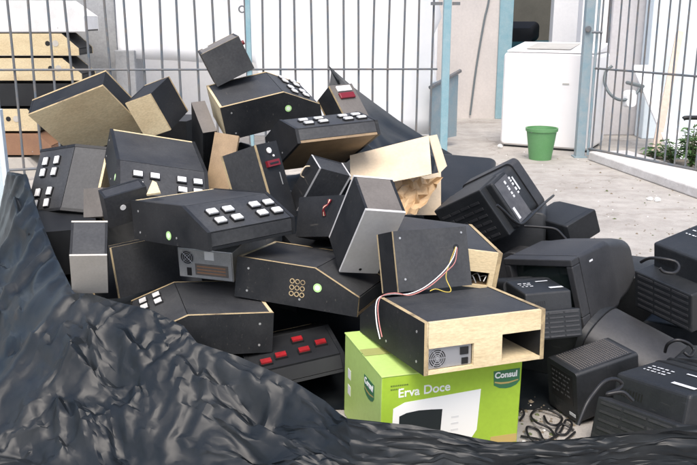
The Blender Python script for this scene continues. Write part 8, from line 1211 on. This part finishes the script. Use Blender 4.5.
[-19,1,8,-13,2,6,-5,3,2,-6,2,2,-3,2,1,-1,1,2,-13,0,3,-13,-1,-3,-12,-1,-7,-12,-3,-9,-11,-4,-9,-12,-5,-10,-11,-6,-12,-11,-7,-12,-9,-8,-12,-12,-10,-5,-6,-4,12,-14,-5,-4,-14,-6,-11,-13,-6,-15,-8,-5,-16,-7,-6,-18,-7,-7,-18,-6,-8,-18,-7,-10,-18,-5,-11,-19,-7,-13,-18,-3,-12,-19,-1,-12,-19,-9,-17,-17,-6,-12,-19,-5,-11,-19,-5,-12,-18,-5,-12,-18,-4,-12,-18,-11,-17,-15,-10,-18,-15,-10,-19,-13,-9,-19,-12,-9,-20,-13,-9,-20,-12,-8,-21,-10,-8,-22,-8,-8,-22,-7,-7,-20,-9,-6,-19,-11,-5,-17,-11,-4,-16,-12,-3,-15,-11,-2,-15,-12,-1,-14,-11,-1,-15,-10,-1,-15,-10,0,-16,-9,1,-12,-5,1,-12,-6,2,-11,-5,2,-12,-4,2,-12,-8,2,-14,-10,2,-14,-11,2,-15,-10,3,-14,-10,4,-14,-10,4,-13,-8,5,-13,-7,5,-13,-5,6,-13,-4,6,-13,-2,7,-12,0,8,-10,0,9,-9,0,10,-8,1,10,-6,2,11,-6,4,11,-4,4,12,-2,5,12,1,5,12,2,7,13,3,7,13,5,8,11,7,15,11,9,17,10,5,17,11,4,19,11,3,20,12,3,20,11,3,28,11,5,31,10,1,35,9,8,31,6,3,40,5,5,44,5,5,47,4,0,51,4,0,57,3,-4,61,3,-7,65,2,-9,69,1,-12,73,-2,-5,81,-4,-10,87,-4,-15,88,-4,-13,85,-6,-5,83,-6,-4,80,-6,-1,81,-8,0,87,-8,-1,86,-8,-8,86,-8,-4,90,-9,-4,95,-9,-6,94,-12,3,103,-11,-2,103,-32,-29,100,-35,-19,108,-36,-16,103,-41,-8,87,-48,-3,70,-59,-17,56],
[-18,2,8,-13,2,5,-5,3,0,-6,2,-1,-4,1,1,-2,1,6,-9,0,-2,-13,-1,-1,-13,-2,-7,-12,-2,-10,-11,-3,-13,-9,-4,-15,-8,-5,-15,-7,-6,-16,-5,-7,-16,-6,-8,-8,1,0,10,-7,-1,-6,-7,-2,-13,-6,-2,-17,-5,-3,-20,-3,-4,-22,-3,-5,-22,-4,-7,-22,-4,-8,-22,-4,-9,-22,-4,-11,-22,1,-10,-22,3,-10,-23,-7,-15,-20,-5,-11,-22,-3,-8,-23,-1,-7,-22,-1,-8,-22,-3,-10,-21,-8,-14,-19,-10,-10,-15,-10,-18,-16,-10,-20,-14,-9,-19,-14,-9,-20,-12,-8,-20,-13,-8,-22,-11,-8,-22,-10,-7,-21,-12,-6,-20,-12,-5,-18,-13,-3,-16,-14,-3,-15,-15,-1,-13,-15,0,-12,-16,1,-11,-15,2,-11,-14,3,-10,-11,4,-9,-9,3,-7,-2,4,-7,0,5,-6,-2,4,-8,-4,4,-7,-9,4,-7,-11,5,-7,-12,5,-8,-12,6,-7,-12,6,-8,-12,7,-8,-11,7,-8,-9,7,-9,-8,8,-9,-7,8,-10,-4,9,-10,-2,9,-9,-3,10,-7,-1,10,-6,-1,11,-5,0,12,-4,2,12,-1,2,13,1,3,13,3,5,13,2,9,13,4,9,11,7,16,11,10,19,10,6,20,11,5,18,11,7,20,12,7,21,11,3,25,10,4,33,10,3,37,9,6,30,6,3,38,5,4,46,4,4,50,4,5,53,4,4,57,3,-1,62,1,-6,69,0,-11,73,0,-12,76,-3,-5,82,-4,-7,88,-3,-12,88,-4,-13,84,-6,-5,82,-6,-3,80,-6,-1,82,-7,2,86,-8,0,84,-9,-7,88,-9,-5,90,-9,-5,96,-9,-9,95,-12,-1,100,-12,-2,110,-32,-26,98,-35,-22,109,-39,-14,102,-44,-8,85,-48,1,72,-60,-18,58],
)

# ---------------------------------------------------------------- tarps
EDGE = [(9,173,4.2),(27,176,4.0),(39,216,3.72),(55,256,3.45),(74,294,3.02),(116,303,2.92),(152,312,2.85),(184,328,2.80),(197,345,2.74),(238,358,2.7),(294,383,2.60),(325,401,2.50),(347,420,2.40),(412,426,2.35),(500,443,2.33),(569,441,2.27),(620,434,2.23),(740,422,2.2)]
FRONT = [(-14,262),(-40,290),(-70,330),(-70,380),(-60,444),(-30,464),(14,457),(44,470),(95,488),(150,500),(230,515),(300,520),(360,520),(430,520),(500,520),(560,520),(620,520),(740,520)]
def poly(pts, u):
    f = u * (len(pts) - 1); i = min(int(f), len(pts) - 2); t = f - i
    return pts[i].lerp(pts[i + 1], t)
E3 = [at(*e) for e in EDGE]; B3 = [gnd(x, y, .01) for x, y in FRONT]
def tarp_base(u, v):
    a, b = poly(E3, u), poly(B3, u)
    p = a.lerp(b, v); p.z = b.z + (a.z - b.z) * (1 - v) ** 1.35
    return p
def hsh(i, j, k):
    n = (i * 374761393 + j * 668265263 + k * 974634777) & 0xffffffff
    n = ((n ^ (n >> 13)) * 1274126177) & 0xffffffff
    return ((n ^ (n >> 16)) & 0xffff) / 65535 * 2 - 1
def facets(x, y, k):
    # flat triangles with straight creases between them, as crumpled film falls
    s = (x + y) * .366025; xs, ys = x + s, y + s
    i, j = math.floor(xs), math.floor(ys); a, b = xs - i, ys - j
    h0, h3 = hsh(i, j, k), hsh(i + 1, j + 1, k)
    if a > b:
        h1 = hsh(i + 1, j, k); return h0 + (h1 - h0) * a + (h3 - h1) * b
    h1 = hsh(i, j + 1, k); return h0 + (h1 - h0) * b + (h3 - h1) * a

WU, WV = 120, 60
NU, NV = 3 * WU, 3 * WV
import numpy as np
def creased_sheet():
    # the sheet as it drapes (rows of WRINKLE), with the sharp single creases of thin film laid over it
    g = random.Random(11)
    Wr = np.array(WRINKLE, float).reshape(WV + 1, WU + 1, 3) / 500
    def cub(m, n, ax):
        # smooth upsampling between the rows
        c = m.shape[ax]; t = np.linspace(0, c - 1, n); i = np.clip(t.astype(int), 0, c - 2); f = t - i
        tk = lambda q: np.take(m, np.clip(q, 0, c - 1), ax)
        sh = [1, 1, 1]; sh[ax] = n; f = f.reshape(sh)
        a, b, d, e = tk(i - 1), tk(i), tk(i + 1), tk(i + 2)
        return b + .5 * f * (d - a + f * (2 * a - 5 * b + 4 * d - e + f * (3 * (b - d) + e - a)))
    Wr = cub(cub(Wr, NV + 1, 0), NU + 1, 1).reshape(-1, 3)
    A = np.array([tuple(tarp_base(i / NU, j / NV)) for j in range(NV + 1) for i in range(NU + 1)]) + Wr
    u = np.tile(np.arange(NU + 1) / NU, NV + 1); v = np.repeat(np.arange(NV + 1) / NV, NU + 1)
    A -= Wr * (np.clip((u - .56) * 5, 0, .62))[:, None]
    amp = np.clip(v * 4.5 + .12, 0, 1); fold = np.zeros(len(A))
    # calm, nearly flat stretches between the crumpled ones
    cw = np.sin(u * 17 + v * 6 + .5) * np.sin(v * 9 - u * 7 + 1.1) + .5 * np.sin(u * 31 - v * 11)
    calm = np.clip(.62 + .75 * cw, .16, 1.15)
    for k in range(190):
        uu, vv = g.random() ** 1.1, g.uniform(.03, .9)
        c = tarp_base(uu, vv)
        # steep on one side, long and flat on the other, so that flat patches meet in sharp lines
        if uu < .3: th, ln = g.gauss(-1.0, .18), g.uniform(.3, .9)
        elif uu < .62: th, ln = g.gauss(-.62, .25), g.uniform(.25, .9)
        else: th, ln = g.gauss(-.1, .3), g.uniform(.25, .8)
        if vv > .4 and uu < .55 and g.random() < .6: th = g.uniform(0, math.pi); ln *= .6
        steep = g.uniform(.013, .026); flatw = g.uniform(.05, .17) * (.7 if uu < .25 else 1)
        a = g.uniform(.009, .030) * (.85 if uu > .62 else 1)
        if g.random() < .5: th += math.pi
        dx, dy = A[:, 0] - c.x, A[:, 1] - c.y
        s_ = dx * math.cos(th) + dy * math.sin(th); d = -dx * math.sin(th) + dy * math.cos(th) + .3 * s_ * s_ * g.uniform(-1.5, 1.5)
        ends = np.clip((1 - np.abs(s_) / ln) * 2.2, 0, 1)
        prof = np.clip(1 - np.where(d > 0, d / flatw, -d / steep), 0, 1)
        fold += a * prof * ends
    # take away the broad swell the folds add up to, keep their creases
    G = fold.reshape(NV + 1, NU + 1)
    def blur(m, r, ax):
        w = 2 * r + 1; pad = [(0, 0), (0, 0)]; pad[ax] = (r + 1, r)
        c_ = np.cumsum(np.pad(m, pad, mode='edge'), axis=ax)
        n_ = m.shape[ax]
        return (np.take(c_, np.arange(w, w + n_), ax) - np.take(c_, np.arange(0, n_), ax)) / w
    B = G
    for _ in range(2): B = blur(blur(B, 26, 1), 14, 0)
    A[:, 2] += ((G - B) * CREASE).ravel() * amp * calm * np.clip(1.9 - u * 1.6, .5, 1)
    fc = np.array([facets(x * 3.4 + y * 1.1, y * 4.6, 1) * .020 + facets(x * 9 + 3, y * 11 - x * 3, 2) * .0045 for x, y in A[:, :2]])
    A[:, 2] += fc * amp * calm * np.clip(1.4 - u * 1.2, .25, 1)
    A[:, 2] = np.maximum(A[:, 2], .004 + .002 * v)
    return A
CREASE, FILM = .66, .16
wrinkled = creased_sheet()
mb = MB()
for p in wrinkled:
    mb.v.append((float(p[0]), float(p[1]), float(p[2])))
for j in range(NV):
    for i in range(NU):
        k = j * (NU + 1) + i; mb.f.append([k, k + NU + 1, k + NU + 2, k + 1]); mb.m.append(0)
o = mb.build('black_tarp', ['tarp'])
# thin film falls into flat triangles: keep the creases, drop the roundness between them
dc = o.modifiers.new('crease', 'DECIMATE'); dc.ratio = FILM
film = bpy.data.meshes.new_from_object(o.evaluated_get(bpy.context.evaluated_depsgraph_get()))
o.modifiers.clear(); o.data = film
for p in film.polygons: p.use_smooth = True
film.set_sharp_from_angle(angle=math.radians(28))
tag(o, 'large crumpled black plastic tarp spread in front of the heap', 'tarp')

# ---------------------------------------------------------------- rear tarp pulled up to the fence, then the mound added as support
def rear_tarp():
    top = [(328, 65, 7.35), (338, 74, 7.2), (352, 86, 6.6), (372, 101, 6.0), (398, 120, 5.7), (420, 134, 5.5), (438, 146, 5.4), (452, 154, 5.3)]
    low = [(331, 72, 7.3), (340, 92, 6.9), (350, 118, 5.6), (362, 140, 5.0), (380, 158, 4.9), (410, 172, 4.9), (432, 180, 4.9), (455, 185, 4.9)]
    T_, L_ = [at(*p) for p in top], [at(*p) for p in low]
    D_ = [Vector((p.x - .1, p.y - .1, 0.02)) for p in L_]
    base = Vector((0, 4.6, 0)); nu, nv = 56, 30; m_ = MB()
    for j in range(nv + 1):
        for i in range(nu + 1):
            u, v = i / nu, j / nv
            a, b, c = poly(T_, u), poly(L_, u), poly(D_, u)
            p = a.lerp(b, v / .6) if v < .6 else b.lerp(c, (v - .6) / .4)
            w = .05 * abs(math.sin(v * 9 + u * 2.5)) - .03 + .02 * abs(math.sin(v * 21 - u * 6)) + .02 * math.sin(u * 13 - v * 8)
            k = math.sin(math.pi * min(1, v)) * min(1, u * 5)
            p = p + Vector((0, -.6, .8)) * w * k
            m_.v.append(p - base)
    for j in range(nv):
        for i in range(nu):
            k = j * (nu + 1) + i; m_.f.append([k, k + nu + 1, k + nu + 2, k + 1]); m_.m.append(0)
    o = m_.build('rear_tarp', ['tarp'], smooth=50); o.location = base
    tag(o, 'black tarp pulled up to the fence behind the heap, dark against the white sheet', 'tarp')
rear_tarp()
def mound():  # tarp mound added under the heap as support and gap cover
    m_ = MB(); n = 70; r = random.Random(2)
    for j in range(n + 1):
        for i in range(n + 1):
            x, y = -1.75 + 3.3 * i / n, 2.72 + 2.3 * j / n
            def bump(cx, cy, sx, sy, h): return h * math.exp(-((x - cx) / sx) ** 2 - ((y - cy) / sy) ** 2)
            z = max(bump(-.5, 4.25, .75, .55, .62), bump(.05, 4.1, .5, .5, .52), bump(-1.25, 4.2, .4, .5, .45), bump(-.45, 3.55, .6, .32, .30), bump(.05,3.45,.35,.25,.30))
            z = z * (1 + .12 * math.sin(x * 13 + y * 5) + .1 * math.sin(y * 17 - x * 6)) + .004
            m_.v.append((x, y - 3.8, z))
    for j in range(n):
        for i in range(n):
            k = j * (n + 1) + i; m_.f.append([k, k + 1, k + n + 2, k + n + 1]); m_.m.append(0)
    o = m_.build('support_mound', ['tarp'], smooth=50); o.location = (0, 3.8, 0)
    tag(o, 'mound of black tarp added under the heap as support, dark in the gaps between consoles', 'tarp')
mound()

# ---------------------------------------------------------------- camera, sky, sun
cam = bpy.data.cameras.new('camera'); cam.sensor_width = 36; cam.lens = 820 / 697 * 36; cam.clip_end = 500
co = bpy.data.objects.new('camera', cam); COL.objects.link(co); co.location = EYE; co.rotation_euler = (math.pi / 2 - PITCH, 0, 0)
sc.camera = co
SUN_EL, SUN_AZ = 60, 185          # azimuth measured clockwise from +y
w = bpy.data.worlds.new('World'); sc.world = w; w.use_nodes = True
nt = w.node_tree; bg = nt.nodes['Background']; sk = nt.nodes.new('ShaderNodeTexSky'); sk.sky_type = 'NISHITA'; sk.sun_disc = False
sk.sun_elevation = math.radians(SUN_EL); sk.sun_rotation = math.radians(SUN_AZ); sk.dust_density = 4; sk.air_density = .95; sk.ozone_density = .9
nt.links.new(sk.outputs[0], bg.inputs[0]); bg.inputs[1].default_value = .15
sl = bpy.data.lights.new('sun', 'SUN'); sl.energy = 1.5; sl.angle = math.radians(40); sl.color = (1, .95, .88)
so = bpy.data.objects.new('sun', sl); COL.objects.link(so)
az, el = math.radians(SUN_AZ), math.radians(SUN_EL)
sd = Vector((math.sin(az) * math.cos(el), math.cos(az) * math.cos(el), math.sin(el)))
so.rotation_euler = sd.to_track_quat('Z', 'Y').to_euler()
vs_ = sc.view_settings; vs_.view_transform = 'Standard'; vs_.look = 'None'; vs_.gamma = 1; vs_.use_curve_mapping = False; vs_.exposure = .82
sc.render.engine = 'CYCLES'; sc.cycles.max_bounces = 6
